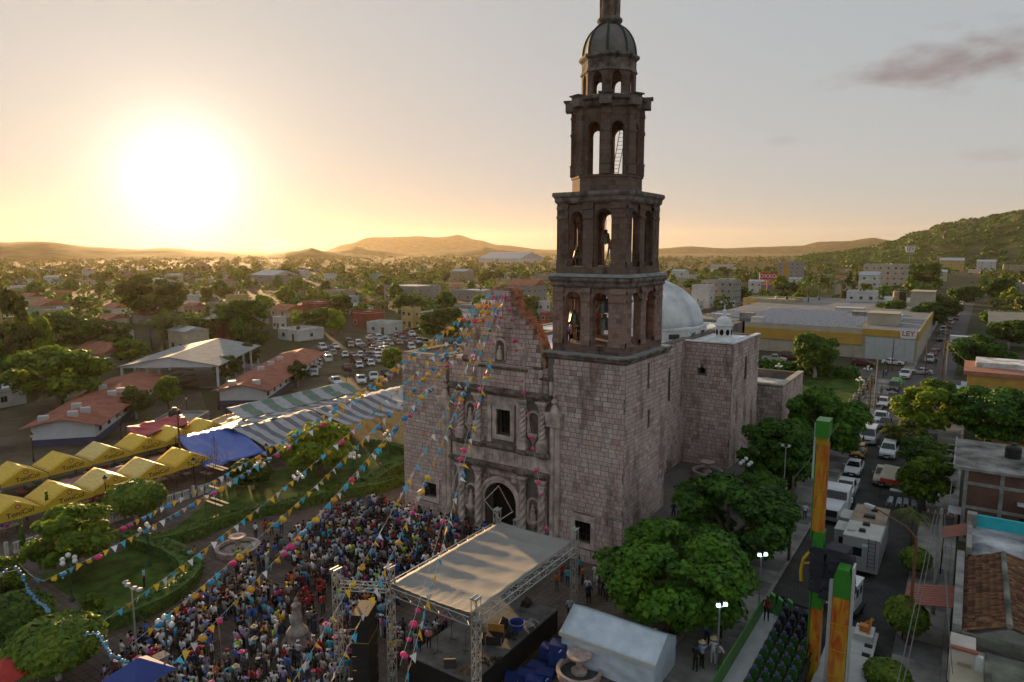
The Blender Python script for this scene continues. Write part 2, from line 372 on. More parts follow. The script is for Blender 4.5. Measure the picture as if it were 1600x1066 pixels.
# ------------------------------------------------------------------ church
def stonemat(name, per, dark=1.0, tint=(1, 1, 1)):
    if name in MATS: return MATS[name]
    m = bpy.data.materials.new(name); m.use_nodes = True; N, L = m.node_tree.nodes, m.node_tree.links
    b = N['Principled BSDF']; b.inputs['Roughness'].default_value = 0.92; b.inputs['Specular IOR Level'].default_value = 0.2
    geo = N.new('ShaderNodeNewGeometry')
    if per == 'object': rs = N.new('ShaderNodeObjectInfo').outputs['Random']
    elif per == 'island': rs = geo.outputs['Random Per Island']
    else:
        br = N.new('ShaderNodeTexBrick'); t = N.new('ShaderNodeTexCoord'); sx = N.new('ShaderNodeSeparateXYZ'); cx = N.new('ShaderNodeCombineXYZ'); ad = N.new('ShaderNodeMath')
        L.new(t.outputs['Object'], sx.inputs[0]); L.new(sx.outputs[0], ad.inputs[0]); L.new(sx.outputs[1], ad.inputs[1]); L.new(ad.outputs[0], cx.inputs[0]); L.new(sx.outputs[2], cx.inputs[1])
        br.inputs['Scale'].default_value = 1; br.inputs['Brick Width'].default_value = 0.62; br.inputs['Row Height'].default_value = 0.42; br.inputs['Mortar Size'].default_value = 0.018
        br.inputs['Color1'].default_value = (0, 0, 0, 1); br.inputs['Color2'].default_value = (1, 1, 1, 1); br.inputs['Mortar'].default_value = (0.1, 0.1, 0.1, 1); L.new(cx.outputs[0], br.inputs['Vector'])
        rs = br.outputs[0]
    rm = N.new('ShaderNodeValToRGB'); cr = rm.color_ramp
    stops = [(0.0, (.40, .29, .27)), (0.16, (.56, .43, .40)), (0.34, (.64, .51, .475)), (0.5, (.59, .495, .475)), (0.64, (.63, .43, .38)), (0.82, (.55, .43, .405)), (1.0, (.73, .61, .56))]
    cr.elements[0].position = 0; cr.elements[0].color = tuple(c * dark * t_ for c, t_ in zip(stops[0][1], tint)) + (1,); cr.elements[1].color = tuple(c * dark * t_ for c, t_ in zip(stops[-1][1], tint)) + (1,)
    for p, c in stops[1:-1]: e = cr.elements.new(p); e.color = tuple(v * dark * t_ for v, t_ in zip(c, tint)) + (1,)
    L.new(rs, rm.inputs[0])
    n1 = N.new('ShaderNodeTexNoise'); n1.inputs['Scale'].default_value = 5; n1.inputs['Detail'].default_value = 6; L.new(geo.outputs['Position'], n1.inputs['Vector'])
    mp_ = N.new('ShaderNodeMapping'); mp_.inputs['Scale'].default_value = (0.6, 0.6, 0.16); L.new(geo.outputs['Position'], mp_.inputs['Vector'])
    n2 = N.new('ShaderNodeTexNoise'); n2.inputs['Scale'].default_value = 1.0; n2.inputs['Detail'].default_value = 9; n2.inputs['Roughness'].default_value = 0.65; L.new(mp_.outputs[0], n2.inputs['Vector'])
    r1 = N.new('ShaderNodeValToRGB'); r1.color_ramp.elements[0].color = (.72, .72, .72, 1); r1.color_ramp.elements[0].position = .3; r1.color_ramp.elements[1].position = .7; L.new(n1.outputs[0], r1.inputs[0])
    r2 = N.new('ShaderNodeValToRGB'); r2.color_ramp.elements[0].color = (.42, .385, .36, 1); r2.color_ramp.elements[0].position = .34; r2.color_ramp.elements[1].position = .49; L.new(n2.outputs[0], r2.inputs[0])
    o = rm.outputs[0]
    for r in (r1, r2):
        mm = N.new('ShaderNodeMix'); mm.data_type = 'RGBA'; mm.blend_type = 'MULTIPLY'; mm.inputs[0].default_value = 1; L.new(o, mm.inputs[6]); L.new(r.outputs[0], mm.inputs[7]); o = mm.outputs[2]
    L.new(o, b.inputs['Base Color'])
    bp = N.new('ShaderNodeBump'); bp.inputs['Strength'].default_value = 0.5; bp.inputs['Distance'].default_value = 0.04; L.new(n1.outputs[0], bp.inputs['Height'])
    if per == 'coursed':
        b2 = N.new('ShaderNodeBump'); b2.inputs['Strength'].default_value = 0.6; b2.inputs['Distance'].default_value = 0.03; b2.invert = True
        L.new(br.outputs['Fac'], b2.inputs['Height']); L.new(bp.outputs[0], b2.inputs['Normal']); L.new(b2.outputs[0], b.inputs['Normal'])
    else: L.new(bp.outputs[0], b.inputs['Normal'])
    MATS[name] = m; return m
S_OBJ, S_ISL, S_CRS = stonemat('dressed_stone', 'object'), stonemat('dressed_stone_courses', 'island'), stonemat('belfry_stone', 'coursed', 0.31, (1.1, .95, .84)); S_CR1 = stonemat('lower_belfry_stone', 'coursed', 0.50, (1.12, .95, .86))
S_TRIM = mat('carved_stone', (.40, .325, .295), .9, .35, .9, bump=.7, bscale=5, col2=(.52, .43, .39), spec=.2)
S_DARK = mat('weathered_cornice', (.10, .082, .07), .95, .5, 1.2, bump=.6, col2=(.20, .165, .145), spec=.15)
S_MORT = mat('mortar', (.17, .145, .13), .95, .35, .6, bump=.4, spec=.15)
S_RUB = mat('broken_masonry', (.24, .10, .06), .95, .5, 1.5, bump=1.2, bscale=4, col2=(.34, .19, .13), spec=.1)
WHITE_LIME = mat('limewash', (.58, .60, .62), .9, .22, .35, bump=.2, col2=(.74, .75, .76), spec=.2)
DARKIN = mat('painted_dark_interior', (.012, .011, .010), .95, .2, 1, spec=.1)  # near-black colour painted in for the darkness of unlit interiors
LEADM = mat('dome_cladding', (.15, .135, .125), .8, .18, .8, col2=(.19, .17, .155), bump=.15)
GREEN_RIB = mat('green_tile_rib', (.02, .042, .036), .5, .5, 6, bump=.4)
IRON = mat('dark_iron', (.025, .025, .027), .6, .2, 3, metal=.5)
WOOD = mat('old_wood', (.10, .06, .035), .8, .35, 3, bump=.4, stretch=(8, 8, 1))
BRONZE = mat('bell_bronze', (.11, .115, .09), .45, .25, 3, metal=.75)

CH = thing('church', 'pink stone colonial church with tall tiered bell tower and curved broken gable', 'church', (-36.4, 52.5, -2.2))
PZ = -2.6                                        # foot of the walls, a little under the plaza

def wall_panel(mb, o, du, nrm, w, z0, z1, thick, opens=(), m=0):
    """upright wall from o along du; opens: (u0, u1, v0, v1, arched) in wall metres / heights; nrm points outwards"""
    du, nrm = Vector(du), Vector(nrm); o = Vector(o)
    def pr(poly):
        vs = [o + du * u + Vector((0, 0, z - o.z)) for u, z in poly]; n = len(poly)
        vs2 = [v - nrm * thick for v in vs]
        mb.add(vs + vs2, [(i, (i + 1) % n, n + (i + 1) % n, n + i) for i in range(n)] + [tuple(range(n))[::-1], tuple(range(n, 2 * n))], m)
    cur = 0.0
    for u0, u1, v0, v1, arc in sorted(opens):
        if u0 > cur: pr([(cur, z0), (u0, z0), (u0, z1), (cur, z1)])
        if v0 > z0: pr([(u0, z0), (u1, z0), (u1, v0), (u0, v0)])
        if arc:
            c, r = (u0 + u1) / 2, (u1 - u0) / 2; k = 10
            A = [(c - r * math.cos(math.pi * i / k), v1 - r + r * math.sin(math.pi * i / k)) for i in range(k + 1)]
            for a, b in zip(A, A[1:]): pr([a, b, (b[0], z1), (a[0], z1)])
        elif v1 < z1: pr([(u0, v1), (u1, v1), (u1, z1), (u0, z1)])
        cur = u1
    if cur < w: pr([(cur, z0), (w, z0), (w, z1), (cur, z1)])

def stones(w, z0, z1, opens, inside=None, hrow=.46, seed=1, wmin=.36, wmax=.82):
    rg = random.Random(seed); out = []; z = z0
    while z < z1 - .12:
        h = min(hrow * rg.uniform(.82, 1.18), z1 - z); u = 0.0
        if z1 - z - h < .15: h = z1 - z
        u -= rg.uniform(0, .4)
        while u < w:
            l = rg.uniform(wmin, wmax); a, b = max(0, u), min(w, u + l); u += l
            if b - a < .12: continue
            ok = True
            for u0, u1, v0, v1, arc in opens:
                if arc:
                    c_, r_ = (u0 + u1) / 2, (u1 - u0) / 2; zc = z + h / 2
                    half = r_ if zc < v1 - r_ else (math.sqrt(max(0, r_ * r_ - (zc - v1 + r_) ** 2)) if zc < v1 else 0)
                    e0, e1 = c_ - half, c_ + half
                    if half == 0: continue
                else:
                    e0, e1 = u0, u1
                if z + h > v0 + .05 and z < v1 - .05 and b > e0 and a < e1:
                    if a < e0 - .12: b = e0
                    elif b > e1 + .12: a = e1
                    else: ok = False
            if ok and inside and not inside((a + b) / 2, z + h / 2): ok = False
            if ok: out.append((a + .008, b - .008, z + .008, z + h - .008))
        z += h
    return out
def chip(rg, a, b, c, d, o, du, nrm, mb, base=-.04):
    t = rg.uniform(.012, .05); e = .025; P = lambda u, v, n_: o + du * u + Vector((0, 0, v - o.z)) + nrm * n_
    vs = [P(a, c, base), P(b, c, base), P(b, d, base), P(a, d, base), P(a + e, c + e, t), P(b - e, c + e, t), P(b - e, d - e, t), P(a + e, d - e, t)]
    mb.add(vs, [(0, 1, 5, 4), (1, 2, 6, 5), (2, 3, 7, 6), (3, 0, 4, 7), (4, 5, 6, 7)])
unit = MB()
chip(random.Random(3), -.5, .5, -.5, .5, Vector((0, 0, 0)), Vector((1, 0, 0)), Vector((0, -1, 0)), unit)
unit_stone = MB()
unit_stone.add([(-.5, .04, -.5), (.5, .04, -.5), (.5, .04, .5), (-.5, .04, .5), (-.46, -.035, -.45), (.46, -.035, -.45), (.46, -.035, .45), (-.46, -.035, .45)],
               [(0, 1, 5, 4), (1, 2, 6, 5), (2, 3, 7, 6), (3, 0, 4, 7), (4, 5, 6, 7)])
STONE_ME = unit_stone.mesh('stone', S_OBJ, fix=False)
rest = MB(); single = []
def face_stones(o, du, nrm, w, z0, z1, opens=(), inside=None, seed=1, hrow=.41, one_by_one=False):
    o, du, nrm = Vector(o), Vector(du), Vector(nrm); rg = random.Random(seed * 13)
    for a, b, c, d in stones(w, z0, z1, opens, inside, hrow, seed):
        if one_by_one and len(single) < 300:
            single.append((o + du * ((a + b) / 2) + Vector((0, 0, (c + d) / 2 - o.z)), b - a, d - c, rg.uniform(.4, 1.2)))
        else: chip(rg, a, b, c, d, o, du, nrm, rest)
YF, XR, XL = 52.5, -23.82, -31.45
FX, FY, NX, NY = Vector((1, 0, 0)), Vector((0, 1, 0)), Vector((-1, 0, 0)), Vector((0, -1, 0))
# tower shaft
walls = MB()
wt = [(3.0, 4.6, -.4, 1.65, False)]
side_o = [(4.7, 5.15, 13.6, 15.6, False), (4.95, 5.4, 9.9, 11.3, False)]
wall_panel(walls, (XL, YF, PZ), FX, NY, XR - XL, PZ, 16.4, 1.0, wt)
wall_panel(walls, (XR, YF + 1.0, PZ), FY, FX, 8.5, PZ, 16.4, 1.0, [(a - 1, b - 1, c, d, e) for a, b, c, d, e in side_o])
wall_panel(walls, (XL, YF + 1.0, PZ), FY, NX, 8.5, PZ, 16.4, 1.0)
wall_panel(walls, (XL + 1, YF + 9.5, PZ), FX, FY, XR - XL - 2, PZ, 16.4, 1.0)
face_stones((XL + .55, YF, PZ), FX, NY, XR - XL - .55, 2.6, 16.25, [(2.45, 4.05, -.4, 1.65, False)], seed=4, hrow=.42, one_by_one=True)
face_stones((XL + .55, YF, PZ), FX, NY, XR - XL - .55, PZ, 2.6, [(2.2, 4.3, -.7, 1.95, False)], seed=14, hrow=.55)
face_stones((XR, YF, PZ), FY, FX, 9.5, PZ, 16.25, side_o, seed=5)
# ruined left block
lo = [(2.9, 4.55, .12, 1.75, False)]
wall_panel(walls, (-49.4, YF, PZ), FX, NY, 6.4, PZ, 15.35, 1.0, lo)
wall_panel(walls, (-49.4, YF + 1, PZ), FY, NX, 7.0, PZ, 15.35, 1.0); wall_panel(walls, (-44.0, YF + 1, PZ), FY, FX, 7.0, PZ, 15.35, 1.0)
wall_panel(walls, (-49.4, YF + 8, PZ), FX, FY, 6.4, PZ, 15.35, .9)
walls.box(-48.4, -44, YF + 1, YF + 7, 14.7, 15.1)
face_stones((-49.4, YF, PZ), FX, NY, 6.0, PZ, 15.3, [(2.5, 4.95, -.2, 2.05, False)], seed=6, hrow=.43)
face_stones((-49.4, YF + 8, PZ), NY, NX, 8.0, PZ, 15.3, seed=7, hrow=.43)
# portal wall and gable
door = (4.37, 8.1, PZ, 3.5, True); win = (5.88, 7.51, 8.33, 10.86, False); GX0 = -43.0
wall_panel(walls, (GX0, YF, PZ), FX, NY, XL - GX0, PZ, 5.9, 1.4, [door])
wall_panel(walls, (GX0, YF, 5.9), FX, NY, XL - GX0, 5.9, 15.3, 1.4, [win])
half = [(0, 22.35), (.95, 22.3), (1.15, 21.4), (1.55, 20.6), (2.25, 19.9), (3.1, 19.05), (3.75, 18.2), (4.2, 17.2), (4.45, 16.2), (4.5, 15.3)]
GC = -36.55
poly = [(GC - u, v) for u, v in half[::-1]][:-1] + [(GC + u, v) for u, v in half]
gab = MB(); gab.prism(poly, YF, YF + 1.3, 'y')
def in_gable(u, z):
    x = abs(GX0 + u - GC)
    for (a, za), (b, zb) in zip(half, half[1:]):
        if zb <= z <= za: return x < a + (b - a) * (za - z) / (za - zb) - .12
    return z < 15.3
face_stones((GX0, YF, PZ), FX, NY, XL - GX0, PZ, 5.0, [(3.6, 8.85, PZ, 4.3, True), (.6, 3.3, PZ, 5, False), (8.2, 11.3, PZ, 5, False)], seed=8, hrow=.43)
face_stones((GX0, YF, PZ), FX, NY, XL - GX0, 7.4, 12.2, [(4.7, 8.7, 7.4, 12.0, False), (1.2, 3.3, 7.4, 12.2, False), (8.6, 11.3, 7.4, 12.2, False)], seed=9, hrow=.43)
face_stones((GX0, YF, PZ), FX, NY, XL - GX0, 12.9, 15.25, seed=10, hrow=.43)
face_stones((GX0, YF, PZ), FX, NY, XL - GX0, 15.3, 22.2, [(5.7, 6.9, 15.6, 17.6, True)], in_gable, seed=11, hrow=.43)
# nave, transept, sacristy
TX, TY0, TY1, NV = -21.9, 77.0, 88.3, -27.5
wall_panel(walls, (NV, YF + 9.6, PZ), FY, FX, 40, PZ, 15.6, 1.0, [(9.9, 10.5, 9.0, 12.5, False)])
wall_panel(walls, (-45.3, YF + 8.1, PZ), FY, NX, 41.5, PZ, 15.6, 1.0)
wall_panel(walls, (TX - 5.6, TY0, PZ), FX, NY, 5.6, PZ, 15.4, .9, [(1.75, 2.5, 11.7, 12.5, True)])
wall_panel(walls, (TX, TY0 + .9, PZ), FY, FX, 10.4, PZ, 15.4, .9, [(4.1, 5.1, 10.6, 13.3, False)])
wall_panel(walls, (TX - 5.6, TY1, PZ), FX, FY, 5.6, PZ, 15.4, .9)
wall_panel(walls, (-50.9, TY0, PZ), FX, NY, 5.6, PZ, 15.4, .9); wall_panel(walls, (-50.9, TY0 + .9, PZ), FY, NX, 10.4, PZ, 15.4, .9); wall_panel(walls, (-50.9, TY1, PZ), FX, FY, 5.6, PZ, 15.4, .9)
wall_panel(walls, (-45.3, 102, PZ), FX, FY, 17.8, PZ, 15.6, 1.0)
AX, AY0, AY1 = -19.9, 93.4, 106.3
wall_panel(walls, (NV, AY0, PZ), FX, NY, AX - NV, PZ, 8.05, .7); wall_panel(walls, (AX, AY0 + .7, PZ), FY, FX, 11.5, PZ, 8.05, .7); wall_panel(walls, (NV, AY1, PZ), FX, FY, AX - NV, PZ, 8.05, .7)
face_stones((NV, 66, PZ), FY, FX, 11, PZ, 15.5, [(6.0 - .0, 6.6, 9.0, 12.5, False)], seed=20, hrow=.43)
face_stones((TX - 5.6, TY0, PZ), FX, NY, 5.6, PZ, 15.3, [(1.6, 2.65, 11.55, 12.65, True)], seed=21, hrow=.44)
face_stones((TX, TY0, PZ), FY, FX, 11.3, PZ, 15.3, [(5.0, 6.0, 10.6, 13.3, False)], seed=22, hrow=.44)
face_stones((NV + 2, AY0, PZ), FX, NY, AX - NV - 2, PZ, 7.9, seed=23, hrow=.55); face_stones((AX, AY0, PZ), FY, FX, 12.9, PZ, 7.9, seed=24, hrow=.55)
walls.build('wall', S_MORT, CH)
gab.build('gable', S_MORT, CH)
st = rest.build('stone', S_ISL, CH, fix=False); stuff(st)
for p, w, h, t in single:
    o = link('stone', STONE_ME, CH, p); o.scale = (w, t, h)
# rubble edge of the gable, rough steps of broken masonry
rb = MB(); rg = random.Random(5)
for s in (-1, 1):
    for (a, za), (b, zb) in zip(half[1:], half[2:]):
        n = 4
        for i in range(n):
            t = (i + .5) / n; x = GC + s * (a + (b - a) * t); z = za + (zb - za) * t
            rb.cbox((x + s * rg.uniform(-.05, .12), YF + .68 + rg.uniform(-.03, .05), z + rg.uniform(-.05, .08)), rg.uniform(.4, .7), 1.34 + rg.uniform(0, .12), rg.uniform(.35, .6), taper=rg.uniform(.8, .98))
for i in range(5): rb.cbox((GC - .85 + i * .42, YF + .65, 22.32 + rg.uniform(-.03, .1)), .45, 1.36, rg.uniform(.15, .35), taper=.9)
rb.build('broken_edge', S_RUB, CH)
# roofs
rf = MB(); rf.box(NV - 17.6, NV - .95, YF + 1.6, 101.9, 14.8, 15.2); rf.build('nave_roof', WHITE_LIME, CH)
rf = MB(); rf.box(TX - 6.3, TX - .85, TY0 + .85, TY1 - .85, 14.7, 15.25); rf.box(TX - 6.2, TX + .12, TY0 - .12, TY0 + .5, 15.4, 15.55); rf.box(TX - .5, TX + .12, TY0 + .5, TY1 + .1, 15.4, 15.55); rf.build('transept_roof', WHITE_LIME, CH)
rf = MB(); rf.box(-50, -45.4, TY0 + .9, TY1 - .9, 14.7, 15.25); rf.build('transept_roof', WHITE_LIME, CH)
rf = MB(); rf.box(NV + .1, AX - .7, AY0 + .7, AY1 - .7, 6.6, 6.85); rf.build('sacristy_roof', mat('worn_limewash', (.33, .34, .34), .95, .5, .5, col2=(.6, .6, .6)), CH)
rf = MB()
for b_ in ((NV, AX + .1, AY0 - .1, AY0 + .75), (AX - .72, AX + .1, AY0 + .75, AY1)): rf.box(*b_, 8.05, 8.25)
rf.build('coping', mat('coping_stone', (.42, .36, .30), .9, .3, 1), CH)
# crossing dome on its windowed drum
DC = (-36.4, 82.7)
dm = MB(); dm.lathe((*DC, 0), [(9.1, 14.9), (9.1, 16.35), (9.35, 16.4), (9.35, 16.65), (8.8, 16.7)], 8, rot=R(22.5)); drum = dm.build('drum', WHITE_LIME, CH)
dm = MB(); dm.lathe((*DC, 0), [(8.65 * math.cos(t * math.pi / 2 / 12), 16.65 + 6.0 * math.sin(t * math.pi / 2 / 12)) for t in range(12)] + [(.3, 22.65)], 40); dome_o = dm.build('dome', mat('stained_limewash', (.46, .48, .50), .9, .2, .35, bump=.2, col2=(.66, .68, .69), stretch=(1, 1, .5)), CH, smooth=True)
dm = MB(); dm.lathe((*DC, 22.6), [(1.0, 0), (1.0, 1.6), (1.25, 1.65), (1.1, 1.8), (.7, 2.5), (.1, 2.8), (.06, 4.0)], 8); dm.build('dome_lantern', WHITE_LIME, CH)
for k in range(8):
    a = k * math.pi / 4; n_ = Vector((math.cos(a), math.sin(a), 0)); tq = Vector((-n_.y, n_.x, 0)); ap = 9.1 * math.cos(R(22.5))
    for q in (-1.7, 1.7):
        c = Vector((*DC, 15.65)) + n_ * (ap + .02) + tq * q
        w_ = MB(); w_.cbox((0, 0, 0), .12, 1.75, 1.0); fo = w_.build('window', mat('pale_frame', (.6, .62, .62), .8, .1), drum, loc=c, rz=a)
        w_ = MB(); w_.cbox((.05, 0, 0), .08, 1.35, .6); w_.build('pane', mat('dim_glass', (.05, .06, .055), .15, .2, 3), fo)
# little lantern on the transept roof
ln = MB(); LC = (-24.1, 80.6)
ln.lathe((*LC, 15.2), [(1.9, 0), (1.75, .18), (1.0, .55)], 16); ln.lathe((*LC, 15.6), [(.95, 0), (.95, 1.45), (1.12, 1.5), (1.12, 1.62), (.98, 1.66)], 8, rot=R(22.5)); ln.lathe((*LC, 17.25), [(.95 * math.cos(i * .19), 1.0 * math.sin(i * .19)) for i in range(8)], 16)
ln.lathe((*LC, 18.15), [(.28, 0), (.2, .12), (.16, .6), (.22, .65), (.06, .9), (.05, 1.5)], 8); tl = ln.build('roof_lantern', WHITE_LIME, CH)
for k in range(8):
    a = k * math.pi / 4; w_ = MB(); wall = [(.24 * math.cos(t), .36 * math.sin(t)) for t in [i * math.pi / 5 for i in range(10)]]
    w_.prism(wall, -.02, .05, 'x'); w_.build('window', DARKIN, tl, loc=Vector((*LC, 16.35)) + Vector((math.cos(a), math.sin(a), 0)) * (.95 * math.cos(R(22.5)) - .02), rz=a)

# carved portal: cornices, columns, niches, frames
def ring(mb, x0, x1, y0, y1, prof, m=0):
    mb.loft([[(x0 - p, y0 - p, z), (x1 + p, y0 - p, z), (x1 + p, y1 + p, z), (x0 - p, y1 + p, z)] for p, z in prof], m)
def cornice(x0, x1, z, proj, h, mt=None, jut=()):
    mb = MB()
    for k, (p, a, b) in enumerate(((.45, 0, .3), (.72, .3, .55), (1.0, .55, .85), (.85, .85, 1.0))):
        mb.box(x0, x1, YF - proj * p, YF + .05, z + h * a, z + h * b)
        for j0, j1 in jut: mb.box(j0, j1, YF - proj * p - .22, YF - proj * p + .02, z + h * a + .003, z + h * b - .003)
    return mb.build('cornice', mt or S_DARK, CH)
cols_x = (-41.3, -39.2, -33.95, -31.85)
J = [(x - .45, x + .45) for x in cols_x]
cornice(-42.6, -31.0, 12.25, .75, .65, jut=J); cornice(-42.7, -30.95, 6.85, .7, .6, jut=J); cornice(-42.7, -30.95, 4.85, .75, .65, jut=J)
cornice(-39.4, -33.6, 14.75, .3, .25); cornice(-33.0, -32.0, 15.1, .3, .25); cornice(-32.2, -30.9, 14.15, .3, .28); cornice(-41.1, -40.1, 15.1, .3, .25)
for b_ in ((-31.15, -30.9, 12.9, 14.15), (-32.25, -32.0, 14.4, 15.1)): mb = MB(); mb.box(b_[0], b_[1], YF - .3, YF, b_[2], b_[3]); mb.build('moulding', S_TRIM, CH)
fz = MB(); fz.box(-42.5, -31.1, YF - .25, YF, 5.5, 6.85)
for i in range(13): fz.cbox((-42.1 + i * .87, YF - .28, 6.2), .45, .12, .8, taper=.9)
fz.build('frieze', S_TRIM, CH)
for x in cols_x:
    for z0, z1, r in ((-2.2, 4.85, .36), (7.45, 12.25, .33)):
        c = MB(); h = z1 - z0
        c.cbox((x, YF - .35, z0 + .45), .95, .7, .9); c.lathe((x, YF - .38, z0 + .9), [(.46, 0), (.46, .12), (r, .2)], 12)
        n = 30                                                  # twisted shaft
        c.loft([[(x + (r * (1 - .12 * i / n) + .045 * math.cos(3 * (t - i * .42))) * math.cos(t), YF - .38 + (r * (1 - .12 * i / n) + .045 * math.cos(3 * (t - i * .42))) * math.sin(t), z0 + 1.1 + (h - 1.9) * i / n) for t in [j * math.pi / 9 for j in range(18)]] for i in range(n + 1)])
        c.lathe((x, YF - .38, z1 - .8), [(r * .9, 0), (r * 1.15, .1), (r * 1.05, .2), (r * 1.6, .55)], 10); c.cbox((x, YF - .36, z1 - .12), 1.05, .8, .22)
        c.build('column', S_TRIM, CH, smooth=False)
for x in (-40.25, -32.9):
    for z0 in (.6, 9.0):
        nb = MB(); w_ = .62
        arc = [(x - w_ * math.cos(t * math.pi / 8), z0 + 1.5 + w_ * math.sin(t * math.pi / 8)) for t in range(9)]
        for (a, b), (c_, d) in zip([(x - w_, z0)] + arc, arc + [(x + w_, z0)]): nb.bar((a, YF - .1, b), (c_, YF - .1, d), .13, n=5)
        nb.lathe((x, YF - .12, z0 - 1.0), [(.05, 0), (.25, .35), (.55, .75), (.62, 1.0)], 10)
        ni = nb.build('niche', S_TRIM, CH)
        nb = MB(); nb.prism(arc + [(x + w_, z0), (x - w_, z0)], YF - .07, YF - .055, 'y'); nb.build('niche_shade_panel', mat('niche_shade', (.13, .10, .085), .95, .4, 1.5, bump=.5), ni)  # flat panel before the wall, the niche's shade painted in its colour
        if z0 < 5 or x < -35:
            nb = MB(); nb.lathe((x, YF - .2, z0), [(.28, 0), (.3, .5), (.2, .95), (.24, 1.1), (.1, 1.25), (.15, 1.4), (.02, 1.62)], 10); nb.build('statue', S_TRIM, ni)
nb = MB(); arc = [(-36.7 + .6 * -math.cos(t * math.pi / 8), 17.0 + .6 * math.sin(t * math.pi / 8)) for t in range(9)]
for (a, b), (c_, d) in zip([(-37.3, 15.7)] + arc, arc + [(-36.1, 15.7)]): nb.bar((a, YF - .08, b), (c_, YF - .08, d), .14, n=5)
ni = nb.build('niche', S_TRIM, CH); nb = MB(); nb.prism(arc + [(-36.1, 15.7), (-37.3, 15.7)], YF - .06, YF - .05, 'y'); nb.build('niche_shade_panel', MATS['niche_shade'], ni)
nb = MB(); nb.lathe((-36.7, YF - .18, 15.7), [(.26, 0), (.3, .5), (.2, .85), (.08, 1.0), (.14, 1.15), (.02, 1.35)], 10); nb.build('statue', S_TRIM, ni)
for x, z in ((-34.2, 16.4), (-39.0, 16.4), (-35.6, 19.2), (-37.6, 19.2)):
    rl = MB(); rl.cbox((x, YF - .05, z), 1.0 if z < 18 else .7, .12, 1.3 if z < 18 else .6); rl.lathe((x, YF - .1, z), [(.3, -.4), (.36, 0), (.3, .4)], 8)
    for i in range(5): rl.cbox((x + rg.uniform(-.3, .3), YF - .13, z + rg.uniform(-.4, .4)), .18, .1, .2, taper=.6)
    rl.build('relief', S_TRIM, CH)
for x in (-34.0, -39.1):
    pl = MB(); pl.box(x - .12, x + .12, YF - .12, YF, 12.95, 17.4); pl.build('pilaster', S_TRIM, CH)
for x in (-43.35, -30.6):                                       # tall clustered half columns with finials
    c = MB()
    for dx in (-.26, .26):
        c.lathe((x + dx, YF - .1, PZ), [(.36, 0), (.36, 1.6), (.27, 1.75), (.27, 12.6), (.3, 12.7)], 12)
    c.cbox((x, YF - .1, PZ + .5), 1.3, .9, 1.0); c.box(x - .75, x + .75, YF - .55, YF, 10.05, 10.35); c.cbox((x, YF - .15, 10.75), 1.5, .9, .75, taper=1.08); c.box(x - .9, x + .9, YF - .7, YF, 11.1, 11.35)
    hc = c.build('half_column', S_TRIM, CH)
    c = MB(); c.lathe((x, YF - .25, 11.35), [(.5, 0), (.42, .15), (.2, .7), (.16, .75), (.34, .95), (.3, 1.15), (.1, 1.35), (.2, 1.5), (.18, 1.65), (.03, 1.8)], 8); c.build('finial', S_TRIM, hc)
# window frames and door
def surround(x0, x1, z0, z1, t, d, name='window', dark=True, y=YF, bars=False):
    mb = MB(); mb.box(x0 - t, x0, y - d, y + .3, z0 - t, z1 + t); mb.box(x1, x1 + t, y - d, y + .3, z0 - t, z1 + t); mb.box(x0, x1, y - d, y + .3, z1, z1 + t); mb.box(x0, x1, y - d, y + .3, z0 - t, z0)
    mb.box(x0 - t - .1, x1 + t + .1, y - d - .12, y, z1 + t, z1 + t + .22)
    o = mb.build(name, S_TRIM, CH)
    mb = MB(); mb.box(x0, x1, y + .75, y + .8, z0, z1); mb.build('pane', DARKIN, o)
    if bars:
        mb = MB()
        for i in range(1, 5): mb.bar((x0 + (x1 - x0) * i / 5, y + .3, z0), (x0 + (x1 - x0) * i / 5, y + .3, z1), .025, n=4)
        for i in range(1, 3): mb.bar((x0, y + .3, z0 + (z1 - z0) * i / 3), (x1, y + .3, z0 + (z1 - z0) * i / 3), .025, n=4)
        mb.build('grille', IRON, o)
    return o
surround(-37.12, -35.49, 8.33, 10.86, .45, .22, bars=True)
mb = MB(); [mb.box(*b) for b in ((-38.2, -37.75, YF - .16, YF, 7.5, 12.1), (-34.85, -34.4, YF - .16, YF, 7.5, 12.1), (-37.75, -34.85, YF - .16, YF, 11.5, 12.1))]; mb.build('window_surround', S_TRIM, CH)
surround(XL + 3.0, XL + 4.6, -.4, 1.65, .4, .12, bars=True); surround(-46.5, -44.85, .12, 1.75, .4, .12, bars=True)
dx0, dx1 = GX0 + door[0], GX0 + door[1]; dc, dr = (dx0 + dx1) / 2, (dx1 - dx0) / 2
for q, (ra, pr_) in enumerate(((.0, .1), (.33, .2))):
    mb = MB(); A = [math.pi * i / 20 for i in range(21)]; zs = 3.5 - dr
    r0, r1 = dr + ra, dr + ra + .3
    for a, b in zip(A, A[1:]):
        mb.prism([(dc - r0 * math.cos(a), zs + r0 * math.sin(a)), (dc - r1 * math.cos(a), zs + r1 * math.sin(a)), (dc - r1 * math.cos(b), zs + r1 * math.sin(b)), (dc - r0 * math.cos(b), zs + r0 * math.sin(b))], YF - pr_, YF + .05, 'y')
    for s in (-1, 1): mb.box(dc + s * r0 - (0 if s > 0 else .3), dc + s * r0 + (.3 if s > 0 else 0), YF - pr_, YF + .05, PZ, zs)
    mb.build('archivolt', S_TRIM, CH)
mb = MB(); mb.box(dx0 - .3, dx1 + .3, YF + 1.45, YF + 1.55, PZ, 4.0); dr_o = mb.build('doorway', DARKIN, CH)  # dark sheet closing the opening, interior shade put into its colour
gl = MB(); dia = [Vector((dc, YF - .3, 3.25)), Vector((dx1 - .25, YF - .3, 1.0)), Vector((dc + .15, YF - .3, -.15)), Vector((dx0 + .15, YF - .3, 1.45))]
